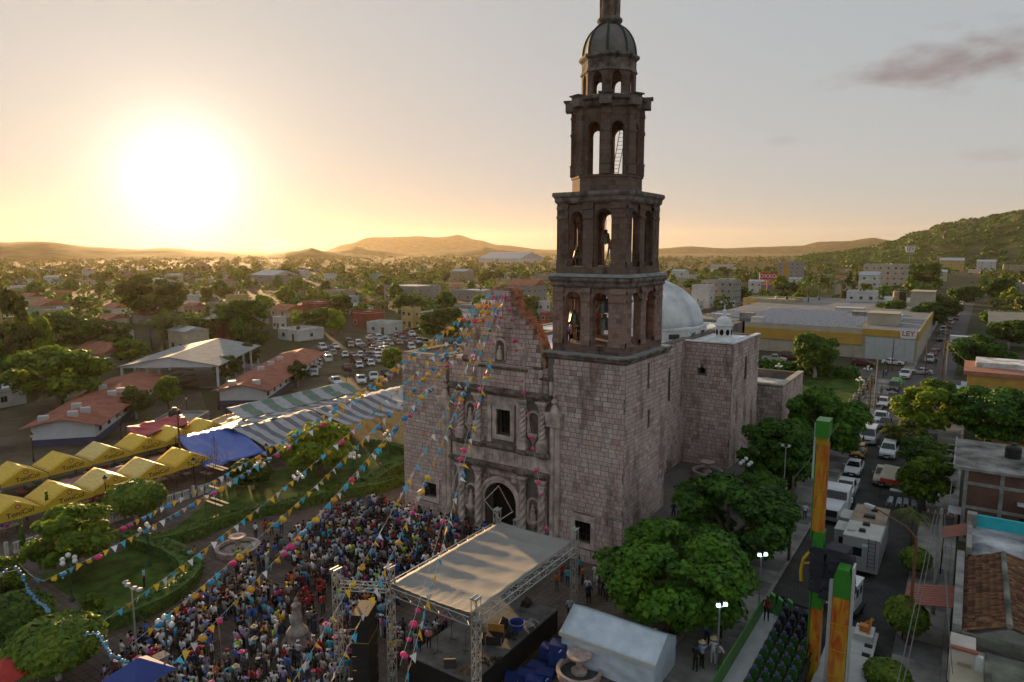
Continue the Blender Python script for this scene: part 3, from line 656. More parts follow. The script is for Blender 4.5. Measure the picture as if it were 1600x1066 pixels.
for a, b in zip(dia, dia[1:] + dia[:1]):
    for i in range(16): p = a.lerp(b, i / 16); gl.lathe((p.x, p.y, p.z - .06), [(.0, -.01), (.065, .05), (.0, .12)], 5)
tag(gl.build('door_garland', mat('white_flowers', (.75, .75, .72), .8, .1)), 'diamond shaped garland of white flowers hung across the church doorway', 'garland')

# ------------------------------------------------------------------ belfry stages
def stage(x0, x1, y0, y1, z0, z1, opens, thick, label, S_CRS=S_CRS):
    """square bell stage: arched walls, pilasters, cornice"""
    mb = MB(); zt = z1
    wx = x1 - x0; wy = y1 - y0
    fo = [(u0 * wx, u1 * wx, a, b, True) for u0, u1, a, b in opens]
    so_ = [(u0 * wy - thick, u1 * wy - thick, a, b, True) for (u0, u1), (_, _, a, b) in zip(((.15, .41), (.59, .85)), opens)]
    wall_panel(mb, (x0, y0, z0), FX, NY, wx, z0, z1, thick, fo); wall_panel(mb, (x0, y1, z0), FX, FY, wx, z0, z1, thick, fo)
    wall_panel(mb, (x1, y0 + thick, z0), FY, FX, wy - 2 * thick, z0, z1, thick, so_); wall_panel(mb, (x0, y0 + thick, z0), FY, NX, wy - 2 * thick, z0, z1, thick, so_)
    w = mb.build(label, S_CRS, CH)
    pl_ = MB(); u = [0] + [v for o_ in opens for v in o_[:2]] + [1]; pads = [(u[i], u[i + 1]) for i in range(0, len(u), 2)]
    zsp = opens[0][3] - (opens[0][1] - opens[0][0]) * wx / 2
    for a, b in pads:
        ins = .12
        for s, (ax, y_) in (('f', (x0, y0)), ('r', (y0, x1)), ('b', (x0, y1)), ('l', (y0, x0))):
            L_ = wx if s in 'fb' else wy; p, q = ax + a * L_ + (0 if a == 0 else ins), ax + b * L_ - (0 if b == 1 else ins)
            e0, e1 = (.2 if a == 0 and s in 'fb' else 0), (.2 if b == 1 and s in 'fb' else 0); p -= e0; q += e1
            for (za, zb, pr_) in ((z0, z1, .2), (z0, z0 + .45, .3), (zsp, zsp + .22, .32), (z1 - .55, z1 - .3, .3)):
                bx = (p, q, y_ - pr_, y_ + .01) if s == 'f' else (p, q, y_ - .01, y_ + pr_) if s == 'b' else (y_ - .01, y_ + pr_, p, q) if s == 'r' else (y_ - pr_, y_ + .01, p, q)
                pl_.box(*bx, za, zb)
    pl_.build('pilaster', S_CRS, w)
    return w
def cornice_ring(x0, x1, y0, y1, z, h, proj, nm='cornice', mt=None):
    mb = MB(); ring(mb, x0, x1, y0, y1, [(.1, z), (.2, z + h * .2), (proj * .5, z + h * .3), (proj * .6, z + h * .5), (proj * .9, z + h * .62), (proj, z + h * .8), (proj * .85, z + h)])
    return mb.build(nm, mt or S_DARK, CH)
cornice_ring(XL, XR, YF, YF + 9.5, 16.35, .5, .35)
mb = MB(); mb.box(XL - .3, XR + .3, YF - .3, YF + 9.8, 16.85, 16.95); mb.build('terrace', mat('grey_terrace', (.24, .26, .26), .95, .3, .8), CH)
mb = MB(); mb.box(XL + .2, XR - .3, YF + .4, YF + 8.6, 16.95, 17.65); mb.build('plinth', S_CRS, CH)
op1 = [(.145, .375, 17.66, 22.3), (.545, .775, 17.66, 22.3)]
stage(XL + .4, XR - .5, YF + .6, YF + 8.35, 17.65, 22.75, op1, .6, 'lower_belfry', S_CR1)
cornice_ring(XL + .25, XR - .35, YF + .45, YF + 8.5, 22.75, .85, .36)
mb = MB(); ring(mb, XL + .1, XR - .2, YF + .3, YF + 8.6, [(0, 23.6), (.25, 23.64), (.1, 23.9)]); mb.build('terrace', MATS['grey_terrace'], CH)
mb = MB(); mb.box(XL + .35, XR - .55, YF + .65, YF + 8.1, 23.9, 24.5); mb.build('plinth', S_CRS, CH)
op2 = [(.165, .365, 24.51, 29.3), (.56, .80, 24.51, 29.5)]
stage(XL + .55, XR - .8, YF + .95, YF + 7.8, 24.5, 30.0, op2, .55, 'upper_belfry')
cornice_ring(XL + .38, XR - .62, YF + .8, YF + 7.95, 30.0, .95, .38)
# octagonal stage, drum, dome, lantern
OC = (-27.85, 57.4); had = set(CH.children_recursive)
def octa(r, z0, z1, thick, ow, oz0, oz1, nm, mt=S_CRS):
    mb = MB(); ap = r * math.cos(R(22.5)); sd = 2 * r * math.sin(R(22.5))
    for k in range(8):
        a = k * math.pi / 4; n_ = Vector((math.cos(a), math.sin(a), 0)); t_ = Vector((-n_.y, n_.x, 0))
        wall_panel(mb, Vector((*OC, z0)) + n_ * ap - t_ * sd / 2, t_, n_, sd, z0, z1, thick, [((sd - ow) / 2, (sd + ow) / 2, oz0, oz1, True)])
    return mb.build(nm, mt, CH)
def oct_ring(prof, nm, mt): mb = MB(); mb.lathe((*OC, 0), prof, 8, rot=R(22.5)); return mb.build(nm, mt, CH)
oct_ring([(3.62, 30.7), (3.62, 32.3), (3.75, 32.35), (3.75, 32.55), (3.5, 32.6)], 'plinth', S_CRS)
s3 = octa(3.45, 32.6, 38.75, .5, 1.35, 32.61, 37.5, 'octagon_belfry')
for k in range(8):
    a = R(22.5) + k * math.pi / 4; pl_ = MB()
    for z0, z1, wd, dp in ((32.6, 38.75, .85, .5), (32.6, 33.5, 1.0, .62), (33.55, 33.7, 1.1, .7), (36.5, 36.7, 1.05, .66), (38.1, 38.3, 1.0, .62)):
        pl_.cbox((3.5, 0, (z0 + z1) / 2), dp, wd, z1 - z0)
    pl_.build('pilaster', S_CRS, s3, loc=(*OC, 0), rz=a)
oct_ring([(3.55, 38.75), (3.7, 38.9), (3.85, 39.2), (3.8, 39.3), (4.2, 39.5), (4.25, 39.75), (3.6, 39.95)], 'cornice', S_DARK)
for k in range(8):
    a = R(22.5) + k * math.pi / 4; pl_ = MB(); pl_.cbox((3.95, 0, 39.35), .8, 1.15, .95, taper=1.0); pl_.cbox((4.05, 0, 39.86), 1.0, 1.4, .12); pl_.build('cornice_block', S_DARK, s3, loc=(*OC, 0), rz=a)
octa(2.78, 39.9, 42.2, .35, 1.05, 40.0, 41.75, 'lantern_drum')
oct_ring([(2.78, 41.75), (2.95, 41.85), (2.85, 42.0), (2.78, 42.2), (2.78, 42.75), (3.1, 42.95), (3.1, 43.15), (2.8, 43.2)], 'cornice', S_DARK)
dp = [(2.68 * math.cos(t) ** .85, 43.15 + 2.95 * math.sin(t)) for t in [i * math.pi / 2 / 11 for i in range(10)]]
dmo = oct_ring(dp, 'tower_dome', LEADM)
for k in range(8):
    a = R(22.5) + k * math.pi / 4; mb = MB()
    mb.path([((r + .02) * math.cos(a) + OC[0], (r + .02) * math.sin(a) + OC[1], z) for r, z in dp], .14, 5); mb.build('rib', GREEN_RIB, dmo)
top = MB(); top.lathe((*OC, 45.6), [(.95, 0), (1.0, .25), (.85, .4), (1.1, .7), (1.12, .9), (.95, 1.0)], 12); lt = top.build('top_lantern', S_DARK, CH)
for k in range(6):
    a = R(12) + k * math.pi / 3; mb = MB(); mb.bar((OC[0] + .72 * math.cos(a), OC[1] + .72 * math.sin(a), 46.55), (OC[0] + .72 * math.cos(a), OC[1] + .72 * math.sin(a), 49.2), .2, n=8); mb.build('post', S_DARK, lt)
mb = MB(); mb.lathe((*OC, 49.2), [(1.0, 0), (1.1, .2), (.85, .35), (.8, .8), (.5, 1.4), (.12, 1.7), (.08, 2.2)], 10); mb.box(OC[0] - .05, OC[0] + .05, OC[1] - .05, OC[1] + .05, 51.2, 53); mb.box(OC[0] - .5, OC[0] + .5, OC[1] - .05, OC[1] + .05, 52.2, 52.32); mb.build('cupola', S_DARK, lt)
NC = Vector((-28.0, 56.75, 0))                    # the slender upper stages, set over the middle of the bell stages
for c in CH.children_recursive:
    if c in had: continue
    k = 1.0 if c.name.split('.')[0] in ('top_lantern', 'post', 'cupola') else .86
    S_ = Matrix.Translation((0, 0, 30.95)) @ Matrix.Diagonal((k, k, 1, 1)) @ Matrix.Translation((0, 0, -30.95))
    for v in c.data.vertices: z = v.co.z; v.co.z = 30.95 + (z - 30.95) * .905 if z < 39.9 else 39.05 + (z - 39.9) * 1.1 if z < 43.2 else 42.68 + (z - 43.2) * .95
    if Vector(c.location).length > 1: c.data.transform(S_); c.location = NC
    else: c.data.transform(Matrix.Translation(NC) @ S_ @ Matrix.Translation((-OC[0], -OC[1], 0)))
for c in CH.children: c.location = Vector(c.location) - CH.location
# ------------------------------------------------------------------ vegetation
import numpy as np
def leaf_mesh(name, lobes, n, size, mat_, seed=1, shell=(.55, 1.0), aspect=1.0, flat=0.0):
    """n small folded leaf sprays spread through lobes (centre, radii)"""
    rs = np.random.RandomState(seed); L_ = len(lobes)
    vol = np.array([(r[0] * r[1] * r[2]) ** .7 for c, r in lobes]); idx = rs.choice(L_, n, p=vol / vol.sum())
    C = np.array([c for c, r in lobes])[idx]; Rr = np.array([r for c, r in lobes])[idx]
    d = rs.normal(size=(n, 3)); d /= np.linalg.norm(d, axis=1)[:, None]
    lo = (d[:, 2] < -.35) & (rs.rand(n) < .6); d[lo, 2] *= -1
    rad = shell[0] + (shell[1] - shell[0]) * rs.rand(n) ** .6
    p = C + d * Rr * rad[:, None]
    nr = d + rs.normal(scale=.55, size=(n, 3)); nr[:, 2] += .35 + flat; nr /= np.linalg.norm(nr, axis=1)[:, None]
    t = np.cross(nr, rs.normal(size=(n, 3))); t /= np.linalg.norm(t, axis=1)[:, None] + 1e-9
    b = np.cross(nr, t); s = size * (.45 + 1.2 * rs.rand(n) ** 1.5)[:, None]; a = s * aspect
    fold = nr * s * .28
    V = np.empty((n, 6, 3))
    V[:, 0] = p - t * a - fold; V[:, 1] = p - b * s * .15; V[:, 2] = p + t * a * .25 - b * s * .9 - fold * .6
    V[:, 3] = p + t * a * 1.1 - fold; V[:, 4] = p + t * a * .2 + b * s * .9 - fold * .6; V[:, 5] = p + t * a * .1
    me = bpy.data.meshes.new(name); me.vertices.add(n * 6); me.vertices.foreach_set('co', V.ravel())
    q = np.arange(n)[:, None] * 6
    F = np.concatenate([q + np.array([0, 2, 5, 0 + 0])[None, :3], q + np.array([2, 3, 5]), q + np.array([3, 4, 5]), q + np.array([4, 0, 5])], axis=1).reshape(-1)
    nf = n * 4; me.loops.add(nf * 3); me.loops.foreach_set('vertex_index', F.astype(np.int32)); me.polygons.add(nf)
    me.polygons.foreach_set('loop_start', np.arange(nf, dtype=np.int32) * 3); me.materials.append(mat_); me.update(calc_edges=True); me.validate()
    return me
BARK = mat('bark', (.10, .075, .055), .95, .4, 4, bump=.8, col2=(.17, .14, .11), stretch=(3, 3, .6))
LIMED = mat('whitewashed_trunk', (.42, .41, .38), .95, .3, 4, bump=.5)
LF = {'laurel': leafmat('laurel_leaves', (.012, .052, .004), (.085, .215, .012), .28), 'mango': leafmat('broad_leaves', (.016, .050, .006), (.10, .19, .018), .42),
      'bright': leafmat('bright_leaves', (.04, .095, .006), (.20, .30, .022), .45), 'olive': leafmat('olive_leaves', (.035, .058, .010), (.13, .16, .026), .42),
      'hedge': leafmat('hedge_leaves', (.02, .06, .006), (.12, .20, .020), .25), 'palm': leafmat('palm_fronds', (.03, .055, .010), (.13, .15, .03), .25)}
def lobes_of(seed, n, rx, ry, rz, cz, lr):
    rg = random.Random(seed); out = []
    for i in range(n):
        while True:
            v = Vector((rg.uniform(-1, 1), rg.uniform(-1, 1), rg.uniform(-.75, 1)))
            if v.length < 1: break
        k = rg.uniform(.65, 1.3) * lr; v = v.normalized() * (v.length ** .4) * (1 - lr * .75)
        out.append(((v.x * rx, v.y * ry, cz + v.z * rz), (k * rx, k * ry, k * .8 * rz)))
    return out
def make_tree(kind, seed, h, rx, rz, n, leaf, lf, lob=14, lr=.42, trunk_r=.28, limed=False, twig=5, shell=(.5, 1.0), thin=1.0):
    """prototype: trunk with limbs and a crown; its origin is the foot of the trunk"""
    rg = random.Random(seed); cz = h - rz; root = link(kind, None)
    tm = MB(); fork = max(.25 * h, cz - rz * .75)
    tm.path([(0, 0, -.4), (.02 * h, 0, fork * .5), (0, .02 * h, fork)], [trunk_r * 1.25, trunk_r, trunk_r * .85], 8, 1 if limed else 0)
    for i in range(twig):
        a = i * 2.4 + rg.random(); e = Vector((math.cos(a) * rx * .6, math.sin(a) * rx * .6, cz + rg.uniform(-.2, .4) * rz)); s_ = Vector((0, .02 * h, fork * .95))
        tm.path([s_, s_.lerp(e, .45) + Vector((0, 0, .12 * rz)), e], [trunk_r * .6, trunk_r * .4, trunk_r * .12], 6)
    tm.build('trunk', [BARK, LIMED], root, smooth=True)
    lb = lobes_of(seed, lob, rx, rx, rz, cz, lr)
    link('crown', leaf_mesh('crown', lb, n, leaf, LF[lf], seed, shell, thin), root)
    root['h'] = h; root['r'] = rx
    return root
def make_palm(seed, h, n=15, lf='palm'):
    root = link('palm_tree', None); rg = random.Random(seed); tm = MB()
    tm.path([(0, 0, -.4), (.1, .05, h * .5), (.25, 0, h)], [.24, .17, .14], 8); tm.build('trunk', BARK, root, smooth=True)
    fm = MB()
    for i in range(n):
        a = i * 2.399 + rg.uniform(-.2, .2); lift = rg.uniform(-.15, 1.1); ln_ = rg.uniform(2.3, 3.1); d = Vector((math.cos(a), math.sin(a), 0)); side = Vector((-d.y, d.x, 0)); pts = []
        for k in range(8):
            t = k / 7; pts.append(Vector((.25, 0, h)) + d * (ln_ * t * (1 - .15 * t)) + Vector((0, 0, ln_ * (lift * t - (.55 + .45 * lift) * 1.2 * t * t))))
        fm.path(pts, [.035] * 7 + [.01], 4)
        for k in range(1, 8):
            for f in (0, .5):
                p = pts[k - 1].lerp(pts[k], f); l2 = .75 * math.sin(math.pi * (.12 + .8 * (k - 1 + f) / 7)); tg = (pts[k] - pts[k - 1]).normalized()
                for s_ in (-1, 1):
                    e = p + side * (s_ * l2 * .8) + tg * l2 * .45 - Vector((0, 0, l2 * .45)); w_ = tg * .07
                    fm.add([p - w_, p + w_, e], [(0, 1, 2)])
    fm.build('crown', LF[lf], root, fix=False); root['h'] = h; root['r'] = 2.6
    return root
def make_clipped(seed, rx, h, n, leaf=.16, lf='hedge', boxy=.0, stem=True, name='clipped_tree'):
    root = link(name, None); rg = random.Random(seed)
    if stem: tm = MB(); tm.path([(0, 0, -.3), (0, 0, h * .55)], [.14, .11], 7); tm.build('trunk', LIMED, root)
    rs = np.random.RandomState(seed); zc = h * (.62 if stem else .5); rz = h - zc
    link('crown', leaf_mesh('crown', [((0, 0, zc), (rx, rx, rz)), ((.12 * rx, .1 * rx, zc - .1), (rx * .93, rx * .93, rz * .95)), ((-.1 * rx, 0, zc + .05), (rx * .9, rx * .95, rz * .93))], n, leaf, LF[lf], seed, (.86, 1.0)), root)
    root['h'] = h; root['r'] = rx
    return root
def make_cypress(seed, h=4.2):
    root = link('cypress', None); tm = MB(); tm.path([(0, 0, -.3), (0, 0, h * .5)], [.12, .06], 6); tm.build('trunk', BARK, root)
    link('crown', leaf_mesh('crown', [((0, 0, .5 + h * .14 * i), (.55 * (1 - i / 7.5), .55 * (1 - i / 7.5), h * .16)) for i in range(7)], 900, .16, LF['laurel'], seed, (.5, 1)), root); root['h'] = h; root['r'] = .55
    return root
PROTO = {'laurel': [make_tree('laurel_tree', s, 8.0, 4.4, 3.7, 24000, .145, 'laurel', 60, .26, .3) for s in (1, 2)],
         'broad': [make_tree('broadleaf_tree', 10 + s, 7.5, 4.0, 3.35, 5600, .225, f, 34, .29, .28, s % 2 == 0) for s, f in enumerate(('mango', 'bright', 'olive'))],
         'loose': [make_tree('feathery_tree', 20 + s, 12, 5.0, 5.3, 4200, .32, f, 30, .24, .3) for s, f in enumerate(('olive', 'bright'))],
         'mid': [make_tree('town_tree', 30 + s, 7.0, 3.8, 3.2, 1000, .52, f, 20, .36, .25, twig=3) for s, f in enumerate(('mango', 'olive', 'laurel', 'bright'))],
         'palm': [make_palm(1, 6.5), make_palm(2, 8.5)], 'clip': [make_clipped(1, 2.0, 3.4, 5200), make_clipped(2, 1.9, 3.4, 4200)],
         'ball': [make_clipped(3, 1.5, 2.9, 3600)], 'cypress': [make_cypress(1)], 'bush': [make_tree('shrub', 41, 2.2, 1.5, 1.1, 700, .2, 'bright', 8, .4, .08, twig=3)]}
for l_ in PROTO.values():
    for p in l_: remember(p)
_first = set(); TREE_SPOTS = []
def plant(kind, i, pos, wid, h, label, cat='tree', group=None, rz=None, leaf=None):
    pr = PROTO[kind][i % len(PROTO[kind])]
    sx = wid / 2 / pr['r']; sz = h / pr['h']; rz = rnd.uniform(0, 6.28) if rz is None else rz
    if pr.name in _first: o = dup(pr)
    else: o = pr; _first.add(pr.name)
    o.location = pos; o.rotation_euler = (0, 0, rz); o.scale = (sx, sx, sz)
    tag(o, label, cat, group); TREE_SPOTS.append((pos[0], pos[1], wid / 2))
    return o
def zover(p, py):
    """height above p seen at photo row py"""
    lo, hi = -5.0, 90.0
    fwd = -p[0] * math.sin(AZ) + p[1] * math.cos(AZ)
    for _ in range(40):
        m_ = (lo + hi) / 2; up = m_ - CAM_H; d = fwd * _cp - up * _sp; v = fwd * _sp + up * _cp
        if 533 - F_PX * v / d > py: lo = m_
        else: hi = m_
    return lo
def depth(p): return -p[0] * math.sin(AZ) + p[1] * math.cos(AZ)
def tree_at(kind, i, px, base, wpx, top, label, group=None, cat='tree', z=None):
    p = g(px, base, z); w = wpx * math.hypot(depth(p), CAM_H * .3) / F_PX
    h = max(.6, zover(p, top) - p.z); return plant(kind, i, p, w, max(h, .7 * w) if kind in ('laurel', 'broad') else h, label, cat, group)
CY = 'trees shading the churchyard'
tree_at('laurel', 0, 1050, 985, 262, 826, 'large dense round laurel tree beside the white marquee', CY)
tree_at('laurel', 1, 1138, 880, 215, 756, 'dense laurel tree between the stone church flank and the churchyard railing', CY)
tree_at('laurel', 0, 1215, 770, 135, 650, 'dark laurel tree before the low sacristy wall', CY)
tree_at('laurel', 1, 1286, 718, 140, 604, 'laurel tree by the railing near the park lawn', CY)
tree_at('laurel', 0, 1185, 815, 105, 735, 'smaller laurel between two larger ones by the railing', CY)
ST = 'trees along the parked street'
tree_at('broad', 1, 1443, 800, 88, 712, 'bright green tree beside the food stand with plastic chairs', ST)
tree_at('broad', 0, 1452, 752, 105, 692, 'green tree behind the food stand tree', ST)
tree_at('broad', 1, 1440, 690, 90, 600, 'yellow green tree leaning over the street before the blue roof', ST)
tree_at('broad', 2, 1412, 705, 70, 655, 'low spreading green tree reaching over parked motorcycles', ST)
tree_at('laurel', 0, 1545, 700, 150, 632, 'wide dark tree with pale blossom tips behind the brick building', ST)
tree_at('laurel', 1, 1590, 690, 110, 640, 'dark leafy tree between blue roof and brick building', ST)
tree_at('broad', 1, 1460, 650, 65, 590, 'yellow green bush tree at the street corner by the ochre wall', ST)
tree_at('laurel', 1, 1525, 585, 95, 532, 'round green tree beside the white van shelter across the street', ST)
CB = 'clipped ball trees on the pavement'
tree_at('ball', 0, 1412, 1000, 64, 935, 'clipped ball tree below the red striped awning', CB)
tree_at('ball', 0, 1429, 903, 46, 856, 'clipped ball tree between camper trailer and tiled awning', CB)
tree_at('ball', 0, 1385, 1082, 72, 1036, 'clipped ball tree beside the kerb near the concrete yard', CB)
tree_at('palm', 0, 1424, 862, 70, 802, 'low palm with spreading fronds beside the camper trailer', None)
PG = 'trees and clipped shrubs of the plaza garden'
tree_at('broad', 1, 118, 895, 140, 790, 'bright leafy tree at the lawn edge before the yellow canopies', PG)
tree_at('clip', 0, 92, 1062, 145, 968, 'large flat topped clipped tree behind the blue peaked tent', PG)
tree_at('clip', 1, 30, 1010, 110, 930, 'clipped tree with a lantern beside the balloon arch', PG)
tree_at('broad', 1, 8, 940, 80, 872, 'yellow green shrub tree at the foot of the balloon arch', PG)
tree_at('clip', 0, 213, 815, 88, 752, 'dark round clipped shrub beside the stall fence', PG)
tree_at('broad', 1, 500, 742, 125, 664, 'sunlit leafy tree on the lawn by the striped awnings', PG)
tree_at('broad', 0, 395, 765, 75, 722, 'dark shrub beside the scaffold tower', PG)
tree_at('cypress', 0, 77, 822, 12, 772, 'slender cypress in front of the yellow canopies', PG)
tree_at('cypress', 0, 38, 872, 12, 815, 'slender cypress by the white garden wall', PG)
tree_at('bush', 0, 140, 965, 50, 930, 'low wispy bush on the lawn by the balloon arch', PG, 'bush')
tree_at('bush', 0, 525, 775, 50, 752, 'low flowering bush on the lawn near the globe lamp', PG, 'bush')
SC = 'trees in the school grounds'
for a in ((('broad', 1), 92, 640, 150, 562, 'wide spreading tree in the schoolyard'), (('loose', 0), 22, 590, 75, 452, 'tall feathery tree rising over the schoolyard corner'), (('loose', 1), 55, 585, 60, 470, 'tall feathery tree next to the tallest schoolyard tree'),
          (('broad', 2), 213, 655, 55, 603, 'round tree between school block and small grey roofed hut'), (('broad', 1), 264, 640, 42, 585, 'narrow leafy tree before the open sided shed'),
          (('broad', 0), 358, 598, 52, 555, 'round tree against the shed roof edge'), (('broad', 2), 382, 575, 52, 536, 'round tree behind the shed beside the red roof'), (('broad', 0), 403, 550, 42, 512, 'green tree rising behind the red school roof'),
          (('broad', 2), 466, 605, 34, 562, 'shrubby tree beside the parked car lot'), (('broad', 1), 614, 585, 42, 541, 'bright tree at the edge of the car lot near the church'),
          (('broad', 0), 110, 560, 110, 518, 'broad tree before the white stepped house'), (('broad', 2), 165, 558, 90, 528, 'low green tree left of the shed'), (('broad', 1), 205, 570, 60, 540, 'small bright tree at the shed corner'),
          (('palm', 0), 258, 545, 55, 495, 'feathery palm above the shed roof'), (('palm', 1), 238, 548, 50, 502, 'palm beside a taller palm by the shed'), (('palm', 0), 280, 545, 50, 500, 'palm nearest the dark round tree by the shed'), (('broad', 0), 312, 535, 60, 500, 'dark round tree behind the shed ridge'),
          (('broad', 0), 380, 530, 95, 490, 'wide dark tree behind the school roofs'), (('broad', 2), 240, 505, 110, 462, 'large dark tree before the pale flat roofs'), (('broad', 0), 500, 522, 62, 484, 'round tree shading the far end of the car lot'),
          (('broad', 0), 690, 540, 85, 478, 'large dark tree in front of the church left block'), (('broad', 0), 640, 500, 60, 462, 'green tree behind the yellow two storey house'), (('broad', 1), 375, 632, 26, 615, 'small bare stemmed tree before the school gable')):
    tree_at(a[0][0], a[0][1], *a[1:], SC)
MK = 'trees around the supermarket'
tree_at('broad', 0, 1272, 592, 78, 518, 'ragged dark tree before the yellow supermarket wall', MK)
for px, b, w, t, l in ((1262, 500, 34, 452, 'palm beside the white house behind the supermarket'), (1278, 496, 36, 445, 'tall palm in the clump behind the supermarket'), (1312, 492, 40, 440, 'broad palm next to the norfolk pine'), (1225, 490, 40, 455, 'palm near the red pole sign'), (1420, 500, 30, 458, 'palm behind the roof tanks'), (1555, 520, 45, 468, 'palm at the roadside beyond the tan shelter')):
    tree_at('palm', 1, px, b, w, t, l, MK)
tree_at('loose', 0, 1326, 492, 24, 425, 'slim dark pine among the palms', MK)
for px, b, w, t, l in ((1390, 512, 50, 466, 'low dark tree behind the supermarket roof tanks'), (1450, 520, 60, 470, 'dense tree along the far street'), (1470, 505, 55, 460, 'olive tree along the far street beyond the roof tanks'), (1505, 480, 50, 450, 'tree on the bend of the far street'), (1440, 450, 60, 410, 'dark tree clump before the distant lorry'), (1575, 545, 70, 500, 'shrubby tree by the tan shelter roof'), (1555, 475, 60, 448, 'tree beside the far grey house'), (1230, 470, 40, 440, 'small tree near the red pole sign')):
    tree_at('broad', 2 if 'olive' in l else 0, px, b, w, t, l, MK)
# ------------------------------------------------------------------ paving, lawns, kerbs
PAVE = brickmat('plaza_paving', (.155, .12, .10), (.115, .092, .08), (.06, .05, .045), .55, .55, .03, bump=.5, dirt=.35, axis='xy', offset=0)
COBBLE = brickmat('block_paved_street', (.075, .073, .07), (.055, .054, .053), (.03, .03, .03), .26, .2, .025, bump=.5, dirt=.4, axis='xy')
ASPH = mat('worn_asphalt', (.075, .073, .072), .9, .25, .6, bump=.25, bscale=18, col2=(.105, .10, .098), spec=.25)
CONC = mat('pavement_concrete', (.20, .19, .175), .92, .28, .5, bump=.25, bscale=9, col2=(.27, .255, .24), spec=.2)
CONC2 = mat('pavement_concrete_dark', (.115, .11, .105), .92, .25, .6, bump=.25, bscale=9, col2=(.15, .145, .14), spec=.2)
GRASS = mat('lawn_turf', (.028, .058, .010), .95, .5, .5, bump=1.0, bscale=7, col2=(.06, .105, .018), spec=.1)
DIRT = mat('packed_dirt', (.075, .066, .042), .95, .4, .12, bump=.4, bscale=2, col2=(.12, .10, .07), spec=.1)
sheet('plaza_pavement', [(-84, 10), (-14.6, 10), (-14.6, 53), (-84, 62)], PAVE, .02)
sheet('road', [(-11, 12), (-2.6, 12), (-2.6, 112), (-11, 112)], COBBLE, .012)
sheet('road', [(-11, 112), (-2.6, 112), (1.2, 420), (-7.2, 420)], ASPH, .012, 8)
sheet('road', [(-130, 150), (-11, 154), (-11, 165), (-130, 161)], ASPH, .016, 6)
sheet('road', [(-2.6, 152), (60, 150), (60, 160), (-2.6, 162)], ASPH, .008, 6)
sheet('pavement_terrace', [(-27.4, 56), (-14.7, 56), (-14.7, 108), (-27.4, 108)], brickmat('terrace_slabs', (.17, .155, .14), (.13, .12, .11), (.07, .065, .06), 1.4, .45, .03, axis='xy', dirt=.3), .9, flat=0, skirt=3.2)
sheet('pavement_terrace', [(-27.4, 108), (-14.7, 108), (-14.7, 150), (-27.4, 150)], GRASS, .3, flat=0, skirt=1)
sheet('lawn', [(-64, 112), (-28, 112), (-28, 148), (-64, 148)], GRASS, .10)
# pavement of cast slabs beside the road, slab by slab
def slabs(x0, x1, y0, y1, ln, h, nm='pavement'):
    mb = MB(); mb.box(x0, x1, y0, y1, -.3, h - .012); pv = struct(mb.build(nm, CONC2))
    y = y0; k = 0
    while y < y1 - .3:
        e = min(y1, y + ln); mb = MB(); mb.box(x0 + .03, x1 - .32, y + .02, e - .02, h - .05, h + rnd.uniform(0, .008)); mb.build('slab', CONC2 if k % 5 == 3 or k % 7 == 2 else CONC, pv); y = e; k += 1
    y = y0
    while y < y1 - .3: e = min(y1, y + 1.9); mb = MB(); mb.box(x1 - .29, x1 + .0, y + .012, e - .012, -.1, h + .02); mb.build('kerb_stone', CONC, pv); y = e
    return pv
slabs(-14.5, -11.0, 14, 150, 2.3, .14)
slabs(-2.6, .4, 14, 148, 2.6, .14)
slabs(-11.5, -9.4, 168, 300, 3.0, .14); slabs(-14.6, -11.0, 150, 154, 2.0, .138)

# churchyard railing with stone pillars
fence = thing('churchyard_railing', 'iron railing with stone urn topped pillars between churchyard and pavement', 'railing', (-14.6, 30, 0))
STON = mat('pillar_stone', (.22, .19, .17), .92, .4, 1.4, bump=.6, col2=(.30, .265, .24), spec=.2)
pil = MB(); pil.cbox((0, 0, .9), .62, .62, 1.8); pil.cbox((0, 0, 1.86), .82, .82, .14); pil.lathe((0, 0, 1.93), [(.3, 0), (.16, .12), (.34, .4), (.3, .55), (.1, .7), (.17, .85), (.12, .98), (.01, 1.05)], 8)
PIL_ME = pil.mesh('pillar', STON)
pan = MB(); pan.box(-.16, .16, .33, 5.27, 0, .55, 0)
for i in range(26): pan.bar((0, .45 + i * .19, .55), (0, .45 + i * .19, 1.72), .018, n=4, m=1)
for z in (.68, 1.55): pan.box(-.02, .02, .33, 5.27, z, z + .05, 1)
PAN_ME = pan.mesh('rail_panel', [STON, IRON])
for i in range(20):
    y = 7.4 + i * 5.6; link('pillar', PIL_ME, fence, (0, y, .02))
    if i < 19: link('rail_panel', PAN_ME, fence, (0, y, .02))

